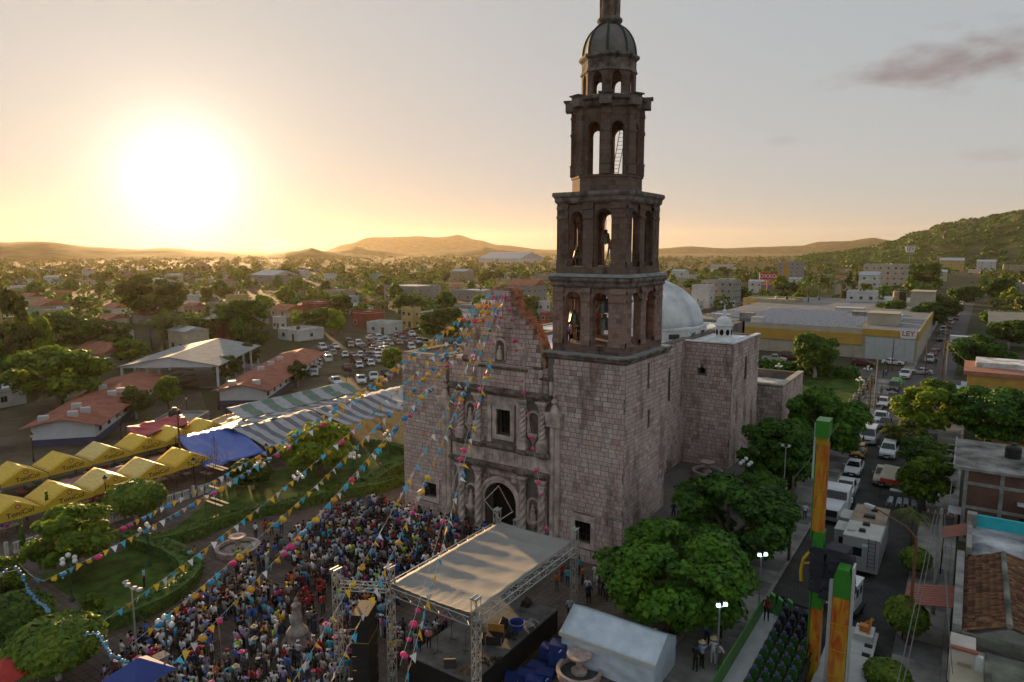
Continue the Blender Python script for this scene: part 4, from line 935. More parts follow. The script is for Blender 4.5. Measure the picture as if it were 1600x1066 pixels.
# ------------------------------------------------------------------ hedges, lawns of the plaza garden
def spline(pts, step=.6):
    out = []; P_ = [pts[0]] + list(pts) + [pts[-1]]
    for i in range(1, len(P_) - 2):
        n = max(1, int((P_[i + 1] - P_[i]).length / step))
        for k in range(n):
            t = k / n; a, b, c, d = P_[i - 1], P_[i], P_[i + 1], P_[i + 2]
            out.append(.5 * ((2 * b) + (c - a) * t + (2 * a - 5 * b + 4 * c - d) * t * t + (3 * b - a - 3 * c + d) * t ** 3))
    return out + [pts[-1]]
def hedge(pix, w, h, label, n=5200):
    pts = spline([g(*p) for p in pix]); c0 = pts[0].copy()
    o = thing('hedge', label, 'hedge', c0, 0, 'clipped hedges around the plaza lawns')
    lb = []
    for p in pts:
        q = p - c0
        lb.append(((q.x, q.y, q.z + h * .55), (w * .52, w * .52, h * .5)))
    link('foliage', leaf_mesh('foliage', lb, n, .17, LF['hedge'], len(pix), (.75, 1.0)), o)
    mb = MB(); rings = []
    for i, q in enumerate(pts):
        d = (pts[min(i + 1, len(pts) - 1)] - pts[max(i - 1, 0)]).normalized(); sd = Vector((-d.y, d.x, 0)) * (w * .47); q = q - c0; rings.append([q - sd, q + sd, q + sd + Vector((0, 0, h * .94)), q - sd + Vector((0, 0, h * .94))])
    mb.loft(rings); mb.build('branches', mat('hedge_inner', (.035, .075, .012), .95, .45, 3, bump=1, bscale=16, col2=(.07, .13, .02)), o)
hedge([(150, 985), (200, 970), (255, 945), (292, 915), (297, 892), (262, 868), (205, 850)], 1.9, 1.2, 'curved clipped hedge bounding the lawn by the balloon arch', 7000)
hedge([(238, 858), (300, 842), (350, 822), (405, 806), (445, 800), (480, 790), (530, 778), (585, 770), (618, 760)], 1.5, 1.3, 'long winding hedge between the lawn and the crowd', 8000)
hedge([(575, 765), (605, 745), (632, 735)], 2.0, 1.4, 'short blocky hedge against the church left corner', 2500)
hedge([(575, 700), (600, 702), (632, 710)], 1.2, 1.2, 'far hedge behind the lawn next to the church', 2000)
sheet('lawn', [g(150, 960), g(298, 905), g(215, 855), g(60, 900)], GRASS, .05, 2)
sheet('lawn', [g(250, 845), g(640, 752), g(640, 698), g(372, 745)], GRASS, .05, 2)

# ------------------------------------------------------------------ fountains
def fountain(p, r, label, low=False):
    o = thing('fountain', label, 'fountain', p)
    mt = mat('pink_quarry_stone', (.33, .25, .22), .85, .3, 2, bump=.3, col2=(.42, .33, .30))
    mb = MB(); mb.lathe((0, 0, 0), [(r, 0), (r, .42), (r * 1.06, .46), (r * 1.06, .58), (r * .9, .58), (r * .86, .2), (.2, .2)], 28); mb.build('basin', mt, o)
    mb = MB(); mb.lathe((0, 0, .2), [(.5, 0), (.5, .3), (.22, .45), (.2, 1.0), (.4, 1.1), (.75, 1.2), (.8, 1.34), (.66, 1.34), (.1, 1.25)], 20); mb.build('pedestal', mt, o)
    mb = MB(); mb.lathe((0, 0, .33), [(r * .87, 0), (.01, .004)], 28); mb.build('water', mat('fountain_water', (.045, .055, .05), .12, .2, 2), o)
fountain(g(905, 1058), 1.35, 'round pink stone fountain next to the white marquee')
fountain(g(372, 862), 1.9, 'low pale stone fountain with a round bowl by the winding hedge')
p = g(1105, 742, .9); fountain(p, 1.6, 'dim round fountain on the terrace beside the church transept')

# ------------------------------------------------------------------ lamps
POLEM = mat('lamp_green_iron', (.05, .075, .06), .6, .2, 3, metal=.3); GLOBE = mat('milk_glass_globe', (.68, .70, .70), .35, .05)
def make_globe_lamp():
    o = link('globe_lamp', None); mb = MB(); mb.lathe((0, 0, 0), [(.2, 0), (.2, .25), (.1, .5), (.07, .6), (.055, 3.0), (.09, 3.05), (.05, 3.2), (.04, 3.75)], 10); mb.build('post', POLEM, o)
    gm_ = MB(); gm_.lathe((0, 0, 0), [(.01, -.2)] + [(.2 * math.sin(t * math.pi / 7), -.2 * math.cos(t * math.pi / 7)) for t in range(1, 7)] + [(.01, .2)], 12); me = gm_.mesh('globe', GLOBE, True)
    link('globe', me, o, (0, 0, 3.95))
    for k in range(4):
        a = k * math.pi / 2 + .4; d = Vector((math.cos(a), math.sin(a), 0)); mb = MB(); mb.path([Vector((0, 0, 3.1)), d * .3 + Vector((0, 0, 3.05)), d * .55 + Vector((0, 0, 3.2)), d * .58 + Vector((0, 0, 3.32))], .03, 5); mb.build('arm', POLEM, o); link('globe', me, o, d * .58 + Vector((0, 0, 3.5)))
    return o
GL = make_globe_lamp(); remember(GL)
GLS = [(113, 940, 'by the balloon arch'), (234, 885, 'at the bend of the curved hedge'), (408, 772, 'beside the scaffold tower'), (468, 793, 'on the lawn by the winding hedge'), (555, 757, 'on the lawn before the dark figure'), (607, 718, 'near the church left corner'), (263, 1050, 'rising out of the crowd by the iron fence'), (1163, 775, 'on the churchyard terrace'), (1342, 625, 'at the park lawn edge'), (1354, 605, 'behind another lamp at the park lawn'), (1216, 600, 'on the low sacristy side by parked pickups')]
for i, (px, py, w) in enumerate(GLS):
    z = .9 if px == 1163 else None; o = GL if i == 0 else dup(GL); o.location = g(px, py, z)
    o.rotation_euler = (0, 0, i * .5); tag(o, 'green lamp post with five white globes ' + w, 'street lamp', 'globe lamps of the plaza')
def lantern_post(px, py, where, i=0):
    if 'lp' not in globals():
        global lp
        lp = link('lantern_post', None); mb = MB(); mb.lathe((0, 0, 0), [(.16, 0), (.14, .4), (.06, .6), (.05, 3.3), (.1, 3.35)], 8); mb.build('post', IRON, lp)
        mb = MB(); mb.lathe((0, 0, 3.35), [(.12, 0), (.22, .45), (.2, .46)], 6); mb.build('lantern', mat('lantern_glass', (.7, .55, .25), .3, .1), lp); mb = MB(); mb.lathe((0, 0, 3.81), [(.28, 0), (.1, .2), (.02, .35)], 6); mb.build('cap', IRON, lp); remember(lp); o = lp
    else: o = dup(lp)
    o.location = g(px, py); tag(o, 'black post with a glass lantern ' + where, 'street lamp', 'lantern posts round the market')
for px, py, w in ((168, 800, 'before the front row of yellow canopies'), (305, 768, 'beside the blue tarpaulin'), (53, 722, 'by the school gable'), (190, 688, 'between school block and back canopies'), (293, 655, 'by the red tarpaulin'), (418, 742, 'in front of the striped awning'), (596, 672, 'before the far striped awning'), (342, 640, 'at the school gable end'), (542, 620, 'on the car lot edge'), (8, 965, 'amid the clipped trees')): lantern_post(px, py, w)
def flood_post(p, h, label, heads, lit=False):
    o = thing('floodlight_post', label, 'street lamp', p, 0); mb = MB(); mb.bar((0, 0, 0), (0, 0, h), .07, .05, 8); mb.build('post', mat('galvanised', (.33, .35, .36), .5, .15, 3, metal=.6), o)
    for x, y in heads:
        mb = MB(); mb.cbox((x, y, h + .12), .26, .18, .2, rz=.6); mb.bar((0, 0, h - .1), (x, y, h), .03, n=5); hd = mb.build('lamp_head', mat('flood_casing', (.35, .36, .36), .5, .1), o)
        mb = MB(); mb.cbox((x + (.07 if lit else 0), y - .13, h + .1), .2, .05, .14, rz=.6); mb.build('lens', mat('lit_lens', (.8, .9, .9), .3, 0, emit=((.7, 1, .95), 5.0)) if lit else mat('flood_glass', (.55, .57, .58), .25, .05), hd)
flood_post(g(216, 1050), 6.0, 'tall post with four white box floodlights beside the crowd', ((-.9, .1), (-.4, 0), (.4, 0), (.9, .1)))
flood_post(g(1185, 955), 4.2, 'lit floodlight post on the pavement by the churchyard railing', ((-.15, 0), (.2, .35)), True)
flood_post(g(1120, 1052), 4.4, 'lit floodlight post beside the people near the marquee', ((-.1, 0), (.22, .35)), True)
flood_post(g(1223, 790, .9), 6.0, 'unlit double headed post under the churchyard trees', ((-.3, 0), (.3, 0)))

# ------------------------------------------------------------------ stage
ALU = mat('truss_aluminium', (.46, .46, .44), .38, .12, 4, metal=.55); BLK = mat('black_cloth', (.012, .012, .013), .95, .3, 2, bump=.4); DECK = mat('stage_ply', (.10, .10, .10), .7, .25, 1.2, col2=(.15, .145, .14))
def truss(label, a, b, s=.42, group='aluminium stage trusses', head=False, cat='truss'):
    a, b = Vector(a), Vector(b); o = thing('truss', label, cat, a, 0, group); d = (b - a); L_ = d.length; d.normalize()
    u = (Vector((0, 0, 1)) if abs(d.z) < .7 else Vector((1, 0, 0))); w = d.cross(u).normalized(); u = w.cross(d).normalized()
    cs = [(u * i + w * j) * (s / 2) for i, j in ((-1, -1), (-1, 1), (1, 1), (1, -1))]
    for c in cs: mb = MB(); mb.bar(c, c + d * L_, .032, n=6); mb.build('chord', ALU, o)
    mb = MB(); n = max(2, int(L_ / (s * 1.05)))
    for i in range(n):
        for k in range(4):
            c0, c1 = cs[k], cs[(k + 1) % 4]; p0, p1 = d * (L_ * i / n), d * (L_ * (i + 1) / n)
            if (i + k) % 2: c0, c1 = c1, c0
            mb.bar(c0 + p0, c1 + p1, .016, n=4, caps=False)
            if i % 3 == 0: mb.bar(c0 + p0, c1 + p0, .018, n=4, caps=False)
    mb.build('lattice', ALU, o)
    if head:
        mb = MB(); t = d * L_
        for s_ in (-1, 1): mb.bar(t + Vector((s_ * .16, -.35, .05)), t + Vector((s_ * .16, .35, .05)), .045, n=6)
        mb.cbox(t + Vector((0, 0, 0)), .42, .5, .08); mb.build('top_sheave', ALU, o)
    return o
SX0, SX1, SY0, SY1, CZ = -28.9, -22.35, 29.3, 40.95, 5.0
gzp = lambda x: gz(x, 35)
for x, y, l in ((SX0 - .1, SY0, 'front plaza corner of the stage roof'), (SX1 + .1, SY0, 'front corner of the stage roof near the stage equipment'), (SX1 + .1, SY1, 'stage roof corner by the white marquee and tower'), (SX0 - .1, SY1, 'stage roof corner by the church door')):
    truss('upright lattice tower at the ' + l, (x, y, gzp(x)), (x, y, CZ + 1.25), .4, head=True, cat='truss tower')
truss('long horizontal truss along the stage roof edge facing the marquee', (SX1 + .1, SY0 + .3, CZ - .1), (SX1 + .1, SY1 - .3, CZ - .1), .5); truss('long horizontal truss along the stage roof edge facing the crowd', (SX0 - .1, SY0 + .3, CZ - .1), (SX0 - .1, SY1 - .3, CZ - .1), .5)
truss('short horizontal truss under the near canopy edge', (SX0 + .2, SY0, CZ - .15), (SX1 - .2, SY0, CZ - .15), .5); truss('short horizontal truss under the far canopy edge', (SX0 + .2, SY1, CZ - .15), (SX1 - .2, SY1, CZ - .15), .5)
truss('far lattice tower standing alone in front of the church portal', (-30.2, 45.5, -2.2), (-30.2, 45.5, 3.6), .4, head=True, cat='truss tower'); truss('short truss from the lone tower towards the stage roof', (-30.2, 45.1, 3.0), (-29.4, 41.2, 3.6), .4)
truss('lattice tower at the loose end of the speaker truss', (-32.0, 27.6, -2.2), (-32.0, 27.6, CZ + 1.0), .4, head=True, cat='truss tower'); truss('horizontal truss holding the hanging speaker column', (-31.8, 27.8, CZ - .1), (-29.2, 29.2, CZ - .1), .45)
# canopy: a sagging sheet, tied over the trusses
cm = MB(); nu, nv = 26, 60
for j in range(nv + 1):
    for i in range(nu + 1):
        u, v = i / nu, j / nv; e = min(u, 1 - u, v, 1 - v)
        z = CZ + .3 - .11 * abs(math.sin(v * math.pi * 6)) * math.sin(u * math.pi) ** .5 - .10 * math.sin(u * math.pi) + .02 * math.sin(u * 60 + v * 9) * max(0, 1 - v * 5) + .02 * mnoise.noise(Vector((u * 6, v * 18, 1)))
        cm.v.append((SX0 + .1 + (SX1 - SX0 - .2) * u, SY0 - .1 + (SY1 - SY0 + .2) * v, z))
w_ = nu + 1; cm.f = [(j * w_ + i, j * w_ + i + 1, (j + 1) * w_ + i + 1, (j + 1) * w_ + i) for j in range(nv) for i in range(nu)]; cm.m = [0] * len(cm.f)
k0 = len(cm.v)
for i in range(nu + 1): x, y, z = cm.v[i]; cm.v.append((x, y - .06, z - .5 - .05 * math.sin(i * 1.9)))
for i in range(nu): cm.f.append((i, i + 1, k0 + i + 1, k0 + i)); cm.m.append(0)
CANV = mat('grey_canopy_sheet', (.25, .24, .23), .6, .06, .8, col2=(.27, .26, .245), bump=.2, bscale=5, spec=.5)
can = tag(cm.build('stage_canopy', CANV, smooth=True, fix=False), 'large sagging grey canopy sheet stretched over the stage trusses', 'canopy')
sd_ = can.modifiers.new('cloth', 'SOLIDIFY'); sd_.thickness = .02
stg = thing('stage', 'black open stage platform of grey deck panels under the canopy', 'stage', (-28.5, 30.3, gzp(-26)))
DZ = 0 - stg.location.z
for i in range(2):
    for j in range(5):
        mb = MB(); mb.box(i * 2.55 + .01, i * 2.55 + 2.54, j * 2.06 + .01, j * 2.06 + 2.05, DZ - .1, DZ + rnd.uniform(-.004, .004)); mb.build('deck_panel', DECK, stg)
for nm_, b_ in (('skirt', (0, 5.1, -.03, 0)), ('skirt', (5.1, 5.13, 0, 10.3)), ('skirt', (-.03, 0, 0, 10.3))):
    mb = MB(); mb.box(*b_, -.4, DZ - .11); mb.build(nm_, BLK, stg)
for i in range(3):
    for j in range(6): mb = MB(); mb.bar((.15 + i * 2.4, .15 + j * 2.0, -.5), (.15 + i * 2.4, .15 + j * 2.0, DZ - .12), .04, n=6); mb.build('leg', ALU, stg)
SPK = mat('speaker_black', (.016, .016, .017), .6, .2, 4); GRL = mat('speaker_grille', (.03, .03, .031), .7, .3, 30, bump=.3)
def wedge(p, rz, label):
    o = thing('stage_monitor', label, 'speaker', p, rz, 'wedge monitors on the stage'); mb = MB(); mb.prism([(-.35, 0), (.35, 0), (.28, .32), (-.12, .5)], -.38, .38, 'y'); mb.build('cabinet', SPK, o)
    mb = MB(); mb.add([(.36, -.34, .06), (.36, .34, .06), (.30, .34, .30), (.30, -.34, .30)], [(0, 1, 2, 3)]); mb.build('grille', GRL, o)
for px, py, rz, l in ((703, 1040, 2.2, 'wedge monitor lying at the near stage corner'), (757, 1003, .6, 'wedge monitor beside the open flight case'), (786, 978, .4, 'wedge monitor behind the flight case'), (822, 945, .2, 'wedge monitor at the far end of the stage')): wedge(g(px, py, 0), rz, l)
def mic(px, py, label):
    o = thing('microphone_stand', label, 'mic stand', g(px, py, 0), rnd.random() * 3, 'mic stands on the stage'); mb = MB()
    for k in range(3): a = k * 2.09; mb.bar((0, 0, .1), (.38 * math.cos(a), .38 * math.sin(a), .02), .018, n=5)
    mb.build('tripod', IRON, o); mb = MB(); mb.bar((0, 0, .1), (0, 0, 1.5), .016, n=6); mb.build('pole', IRON, o); mb = MB(); mb.bar((0, 0, 1.48), (.12, 0, 1.6), .03, n=6); mb.build('microphone', SPK, o)
for a in ((684, 1019, 'thin mic stand at the front of the stage'), (706, 1001, 'thin mic stand behind another near the canopy shade'), (728, 1019, 'thin mic stand next to the lattice tower'), (815, 957, 'mic stand beside the blue instrument bag')): mic(*a)
cs = thing('flight_case', 'open black flight case with orange lined lid on the stage', 'case', g(773, 1006, 0), .35); mb = MB(); mb.box(-.55, .55, -.35, .35, .08, .68); mb.build('box', SPK, cs); mb = MB(); mb.box(-.55, .55, .33, .39, .68, 1.2); mb.build('lid', mat('orange_lining', (.35, .17, .03), .8, .2), cs)
for x in (-.54, .54):
    for y in (-.34, .34): mb = MB(); mb.bar((x, y, .08), (x, y, .7), .025, n=4); mb.build('edge_trim', ALU, cs)
tb = thing('tub', 'round blue plastic tub on the stage floor', 'tub', g(808, 982, 0)); mb = MB(); mb.lathe((0, 0, 0), [(.4, 0), (.52, .42), (.58, .44), (.56, .48), (.48, .46), (.38, .06), (.01, .05)], 18); mb.build('basin', mat('blue_plastic', (.015, .06, .38), .4, .15), tb); mb = MB(); mb.lathe((0, 0, .2), [(.42, 0), (.3, .12), (.01, .15)], 9); mb.build('contents', mat('dark_contents', (.03, .028, .02), .9, .4), tb)
def heap(px, py, col, label, sx, n, nm):
    mb = MB(); rg = random.Random(n)
    for i in range(n):
        a = rg.random() * 6.28; r_ = rg.random() ** .5; p0 = Vector((math.cos(a) * r_ * sx, math.sin(a) * r_ * .45, .03)); mb.path([p0, p0 + Vector((rg.uniform(-.2, .2), rg.uniform(-.2, .2), rg.uniform(.1, .3))), p0 + Vector((rg.uniform(-.4, .4), rg.uniform(-.4, .4), .05))], .03, 4)
    tag(mb.build(nm, mat(nm + '_mat', col, .8, .3), loc=g(px, py, 0), rz=.5), label, 'cables' if 'cable' in nm else 'cloth')
heap(765, 1035, (.03, .026, .018), 'dark tangle of cables on the near stage deck', .9, 40, 'cable_heap'); heap(798, 996, (.02, .02, .02), 'black coil of cables behind the flight case', .6, 30, 'cable_coil'); heap(828, 975, (.55, .55, .55), 'white crumpled bundle beside the blue tub', .35, 26, 'cloth_bundle'); heap(727, 1050, (.2, .13, .07), 'small brown pile at the near stage edge', .3, 16, 'rope_pile')
for k in range(6):
    o = thing('speaker_cabinet', 'black line array cabinet, %s of the tall speaker column' % ('bottom', 'second from the bottom', 'third from the bottom', 'fourth from the bottom', 'second from the top', 'topmost')[k], 'speaker', (-30.35, 28.35, -1.9 + k * .92), R(-62), 'cabinets of the speaker column')
    mb = MB(); mb.prism([(-.95, 0), (.95, 0), (.95, .88), (-.95, .88)], -.55, .5, 'y'); mb.build('cabinet', SPK, o); mb = MB(); mb.box(-.9, .9, -.59, -.56, .05, .83); mb.build('grille', GRL, o)
    if k == 3: mb = MB(); mb.box(-.96, .96, -.6, .51, .885, .915); mb.build('yellow_strap', mat('yellow_strap', (.45, .33, .02), .7, .1), o)

# white marquee
mq = thing('marquee', 'white gabled marquee tent with closed sides by the railing', 'tent', (-20, 35.3, -.6)); TENT = mat('white_tarpaulin', (.48, .56, .64), .5, .1, 1.2, col2=(.55, .63, .70), bump=.3, bscale=2.2)
mz = lambda x: gz(-20 + x, 36) + .6
W_, D_ = 6.2, 3.5; E_, RG = 2.6, 3.65
def cloth(pts, n, name, par, mt, amp=.03, seed=0):
    a, b, c, d = [Vector(p) for p in pts]; mb = MB(); nrm = (b - a).cross(d - a).normalized()
    for j in range(n + 1):
        for i in range(n + 1):
            u, v = i / n, j / n; p = a * (1 - u) * (1 - v) + b * u * (1 - v) + c * u * v + d * (1 - u) * v; e = min(1, 8 * min(u, 1 - u, v, 1 - v))
            mb.v.append(p + nrm * (amp * e * (mnoise.noise(Vector((u * 5 + seed, v * 4, seed))) * 1.5 + .5 * math.sin(u * 17 + seed))))
    mb.f = [(j * (n + 1) + i, j * (n + 1) + i + 1, (j + 1) * (n + 1) + i + 1, (j + 1) * (n + 1) + i) for j in range(n) for i in range(n)]; mb.m = [0] * len(mb.f)
    o = mb.build(name, mt, par, smooth=True, fix=False); s_ = o.modifiers.new('thick', 'SOLIDIFY'); s_.thickness = .015; return o
cloth([(-.12, -.12, E_), (W_ + .12, -.12, E_), (W_ + .12, D_ / 2, RG), (-.12, D_ / 2, RG)], 10, 'roof_panel', mq, TENT, .04, 1); cloth([(-.12, D_ / 2, RG), (W_ + .12, D_ / 2, RG), (W_ + .12, D_ + .12, E_), (-.12, D_ + .12, E_)], 8, 'roof_panel', mq, TENT, .03, 2)
cloth([(0, 0, 0), (W_, 0, .3), (W_, 0, E_), (0, 0, E_)], 14, 'side_wall', mq, TENT, .10, 3); cloth([(0, D_, 0), (W_, D_, .3), (W_, D_, E_), (0, D_, E_)], 6, 'side_wall', mq, TENT, .05, 4)
for x in (0, W_): mb = MB(); mb.prism([(0, .1), (D_, .1), (D_, E_), (D_ / 2, RG - .03), (0, E_)], x - .015, x + .015, 'x'); mb.build('end_wall', TENT, mq)
mb = MB(); mb.box(-.14, W_ + .14, -.16, -.12, E_ - .22, E_ + .02); mb.build('valance', mat('cream_valance', (.5, .5, .46), .6, .1), mq)
BLUE = mat('blue_case', (.012, .035, .17), .5, .2, 2); LOGO = mat('white_mark', (.75, .78, .8), .5, .02)
for i, (px, py, n) in enumerate(((838, 1052, 1), (858, 1036, 2), (873, 1046, 3), (852, 1062, 1), (822, 1064, 1), (889, 1028, 2), (803, 1068, 1), (835, 1072, 1))):
    p = g(px, py)
    for k in range(n):
        lab = ('%s blue case in the three high pile beside the marquee' % ('lowest', 'middle', 'highest')[k] if n == 3 else '%s blue case of the two high pile %s' % (('bottom', 'top')[k], 'near the stage skirt' if i == 1 else 'touching the marquee') if n == 2
               else 'single dark blue case ' + ('beside the two high pile near the skirt', '', '', 'before the three high pile', 'close under the stage skirt', '', 'under the near stage corner', 'by the marquee side of the near stage corner')[i])
        o = thing('equipment_case', lab, 'case', (p.x, p.y, p.z + k * .62), .1 + .06 * i, 'blue cases behind the stage')
        mb = MB(); mb.box(-.55, .55, -.42, .42, 0, .6); mb.build('box', BLUE, o); mb = MB(); mb.prism([(.1, .2), (.16, .2), (.34, .42), (.26, .42)], -.435, -.422, 'y'); mb.build('mark', LOGO, o)
        mb = MB(); mb.box(-.57, .57, -.44, .44, .5, .54); mb.build('rim', BLUE, o)
def straight_hedge(a, b, w, h, label, n): 
    o = thing('hedge', label, 'hedge', a, 0, 'hedges of the park'); a, b = Vector(a), Vector(b); k = int((b - a).length / (w * .7)); link('foliage', leaf_mesh('foliage', [((*((b - a) * (i / k))[:2], h * .5), (w * .6, w * .6, h * .55)) for i in range(k + 1)], n, .4, LF['laurel'], 5, (.7, 1)), o)
straight_hedge((-62, 150, 0), (-19, 150, 0), 2.6, 2.6, 'dark bushy hedge before the supermarket car park', 5000); straight_hedge((-30, 113, 0), (-17, 113, 0), 1.6, 1.3, 'low hedge at the near end of the park lawn', 1800)
# ------------------------------------------------------------------ market canopies and stalls
YEL = mat('yellow_awning', (.66, .43, .035), .55, .12, 1.0, bump=.2, bscale=3, stretch=(1, 6, 1)); YELP = mat('faded_yellow_awning', (.66, .50, .16), .6, .15, 1, bump=.2, bscale=3, stretch=(1, 6, 1)); INK = mat('print_ink', (.03, .02, .015), .6, .05); LOGR = mat('print_red', (.32, .06, .04), .6, .05)
def text(s, size, mt, parent, loc, rot, name='lettering', shear=0.0, extr=.004):
    c = bpy.data.curves.new(name, 'FONT'); c.body = s; c.size = size; c.align_x = 'CENTER'; c.align_y = 'CENTER'; c.extrude = extr; c.shear = shear; c.offset = .012 * size; c.resolution_u = 2
    t = bpy.data.objects.new(name + '_src', c); COL.objects.link(t); bpy.context.view_layer.update()
    me = bpy.data.meshes.new_from_object(t.evaluated_get(bpy.context.evaluated_depsgraph_get())); bpy.data.objects.remove(t); me.materials.clear(); me.materials.append(mt)
    o = link(name, me, parent, loc); o.rotation_euler = rot; return o
def canopy(x, y, pale, label, w=4.7, d=4.6):
    z0 = gz(x, y); o = thing('market_canopy', label, 'canopy', (x, y, z0), 0, 'yellow gabled canopies of the market'); e, r_ = 2.45, 3.75; mt = YELP if pale else YEL
    for s, nm in ((-1, 'roof_panel'), (1, 'roof_panel')):
        cloth([(-d, s * w / 2, e), (0, s * w / 2, e), (0, 0, r_), (-d, 0, r_)] if s < 0 else [(-d, 0, r_), (0, 0, r_), (0, s * w / 2, e), (-d, s * w / 2, e)], 6, nm, o, mt, .035, y + s)
    mb = MB(); mb.prism([(-w / 2, e), (w / 2, e), (0, r_ - .02)], 0, .02, 'x'); mb.build('gable_panel', YEL, o); mb = MB(); mb.box(-.0, .02, -w / 2, w / 2, e - .42, e - .003); vl = mb.build('valance', YEL, o)
    text('ToniCol', .72, INK, o, (.035, .25, e + .1), (math.pi / 2, R(-3), math.pi / 2))
    mb = MB(); mb.lathe((0, 0, 0), [(.24, -.006), (.24, .006)], 16); em = mb.build('emblem', LOGR, o, loc=(.03, .1, e + .78)); em.rotation_euler = (0, math.pi / 2, 0)
    mb = MB(); mb.lathe((0, 0, 0), [(.15, -.012), (.15, .012)], 14); mb.build('emblem_centre', YELP, em)
    for a in (-d + .05, -.05):
        for b in (-w / 2 + .05, w / 2 - .05): mb = MB(); mb.bar((a, b, 0), (a, b, e), .03, n=6); mb.build('pole', IRON, o)
    return o
ORD = ('first', 'second', 'third', 'fourth', 'fifth', 'sixth')
for i in range(5): canopy(-76.0 - .25 * i, 26.0 + 4.75 * i, i in (2, 3) , 'yellow canopy printed with soda name, %s of the front row counted towards the blue tarpaulin' % ORD[i])
for i in range(6): canopy(-87.4 - .25 * i, 31.0 + 4.85 * i, i in (2,), 'yellow canopy printed with soda name, %s of the back row counted towards the red tarpaulin' % ORD[i])
def tarp(pts, mt, label, name='tarpaulin', sag=.25, n=12, stripes=None, poles=True):
    P_ = [Vector(p) for p in pts]; c = (P_[0] + P_[2]) / 2; base = Vector((c.x, c.y, gz(c.x, c.y))); o = thing(name, label, 'awning', base)
    a, b, cc, d = [p - base for p in P_]; mb = MB(); mats = mt if isinstance(mt, list) else [mt]
    for j in range(n + 1):
        for i in range(2 * n + 1):
            u, v = i / (2 * n), j / n; p = a * (1 - u) * (1 - v) + b * u * (1 - v) + cc * u * v + d * (1 - u) * v
            p.z -= sag * math.sin(math.pi * u) * math.sin(math.pi * v) * (1 + .4 * mnoise.noise(Vector((u * 4, v * 3, c.x)))) - .26 * mnoise.noise(Vector((u * 9, v * 4, c.y))) ; mb.v.append(p)
    w = 2 * n + 1
    for j in range(n):
        for i in range(2 * n): mb.f.append((j * w + i, j * w + i + 1, (j + 1) * w + i + 1, (j + 1) * w + i)); mb.m.append((i // 2) % len(mats) if len(mats) > 1 else 0)
    s_ = mb.build('sheet', mats, o, smooth=True, fix=False).modifiers.new('t', 'SOLIDIFY'); s_.thickness = .012
    if poles:
        for p in (a, b, cc, d): mb = MB(); mb.bar((p.x, p.y, -.2), p, .035, n=6); mb.build('pole', IRON, o)
    return o
BT = mat('blue_tarpaulin', (.03, .10, .42), .45, .15, 1.2, bump=.4, bscale=1.6); RT = mat('red_tarpaulin', (.35, .012, .03), .5, .12, 1); GW = mat('white_stripe', (.33, .345, .36), .7, .15, 1); GS = mat('slate_stripe', (.10, .11, .15), .6, .12, 1); GG = mat('green_stripe', (.10, .17, .13), .6, .15, 1); PT = mat('pink_tarpaulin', (.36, .15, .17), .6, .15, 1)
tarp([(-74.5, 45, .0), (-72.8, 52, .6), (-84, 55.3, 1.9), (-88, 49, .9)], BT, 'bright blue tarpaulin slung over stalls at the end of the front canopies', sag=.3)
tarp([(-92, 46, .9), (-92, 53.5, 1.2), (-96.5, 55, 1.7), (-97, 47, 1.4)], RT, 'red tarpaulin roof behind the back row of canopies', sag=.15)
tarp([(-80.9, 32, .2), (-80.9, 44, .2), (-82.6, 44, .5), (-82.6, 32, .5)], PT, 'long pink tarpaulin strip between the two rows of yellow canopies', sag=.2)
SW = [GW, GS]; YS = [53.2, 66, 80]
tarp([(-74.2, 53.5, .5), (-74.2, 66.5, .5), (-81.5, 66.5, 2.0), (-81.5, 53.5, 2.0)], SW, 'grey and white striped awning nearest the blue tarpaulin, slope facing the lawn', sag=.35)
tarp([(-81.6, 53.5, 2.0), (-81.6, 66.5, 2.0), (-88.5, 66.5, .9), (-88.5, 53.5, .9)], SW, 'grey and white striped awning nearest the blue tarpaulin, slope facing the school', sag=.35)
tarp([(-74.2, 67, .5), (-74.2, 81, .5), (-81.5, 81, 2.0), (-81.5, 67, 2.0)], SW, 'grey and white striped awning closest to the church, slope facing the lawn', sag=.35)
tarp([(-81.6, 67, 2.0), (-81.6, 81, 2.0), (-88.5, 81, .9), (-88.5, 67, .9)], SW, 'grey and white striped awning closest to the church, slope facing the school', sag=.35)
tarp([(-88.8, 60, .9), (-88.8, 84, 1.0), (-93, 84, 2.3), (-93, 60, 2.1)], [GW, GG], 'green and white striped awning behind the grey striped ones', sag=.35)
tarp([(-72, 82, .2), (-72, 92, .2), (-86, 92, 1.2), (-86, 82, 1.2)], GW, 'pale awning patched with grey at the far end of the stalls', sag=.3)
tarp([(-93, 57, .5), (-88.6, 54, .6), (-88.6, 60, .9), (-95, 64, .8)], mat('orange_sheet', (.5, .33, .17), .6, .15), 'pale orange sheet between blue tarpaulin and green stripes', sag=.2)
# tables, crates and seats under the awnings
TB = [mat('cloth_' + n_, c, .8, .15) for n_, c in (('red', (.32, .02, .02)), ('wood', (.22, .14, .08)), ('cream', (.5, .47, .4)))]
def make_table(mt):
    o = link('market_table', None); mb = MB(); mb.box(-.9, .9, -.4, .4, .72, .77); mb.build('table_top', mt, o)
    for x in (-.82, .82):
        for y in (-.34, .34): mb = MB(); mb.bar((x, y, 0), (x, y, .72), .025, n=4); mb.build('leg', IRON, o)
    remember(o); return o
TBL = [make_table(m_) for m_ in TB]; used = set(); TN = ('red', 'brown wooden', 'cream'); rg = random.Random(11)
BX = [mat('goods_' + n_, c, .8, .15) for n_, c in (('cardboard', (.28, .18, .10)), ('white', (.6, .6, .58)), ('red', (.4, .03, .03)), ('green', (.05, .25, .06)), ('blue', (.04, .1, .35)), ('pink', (.5, .12, .2)))]
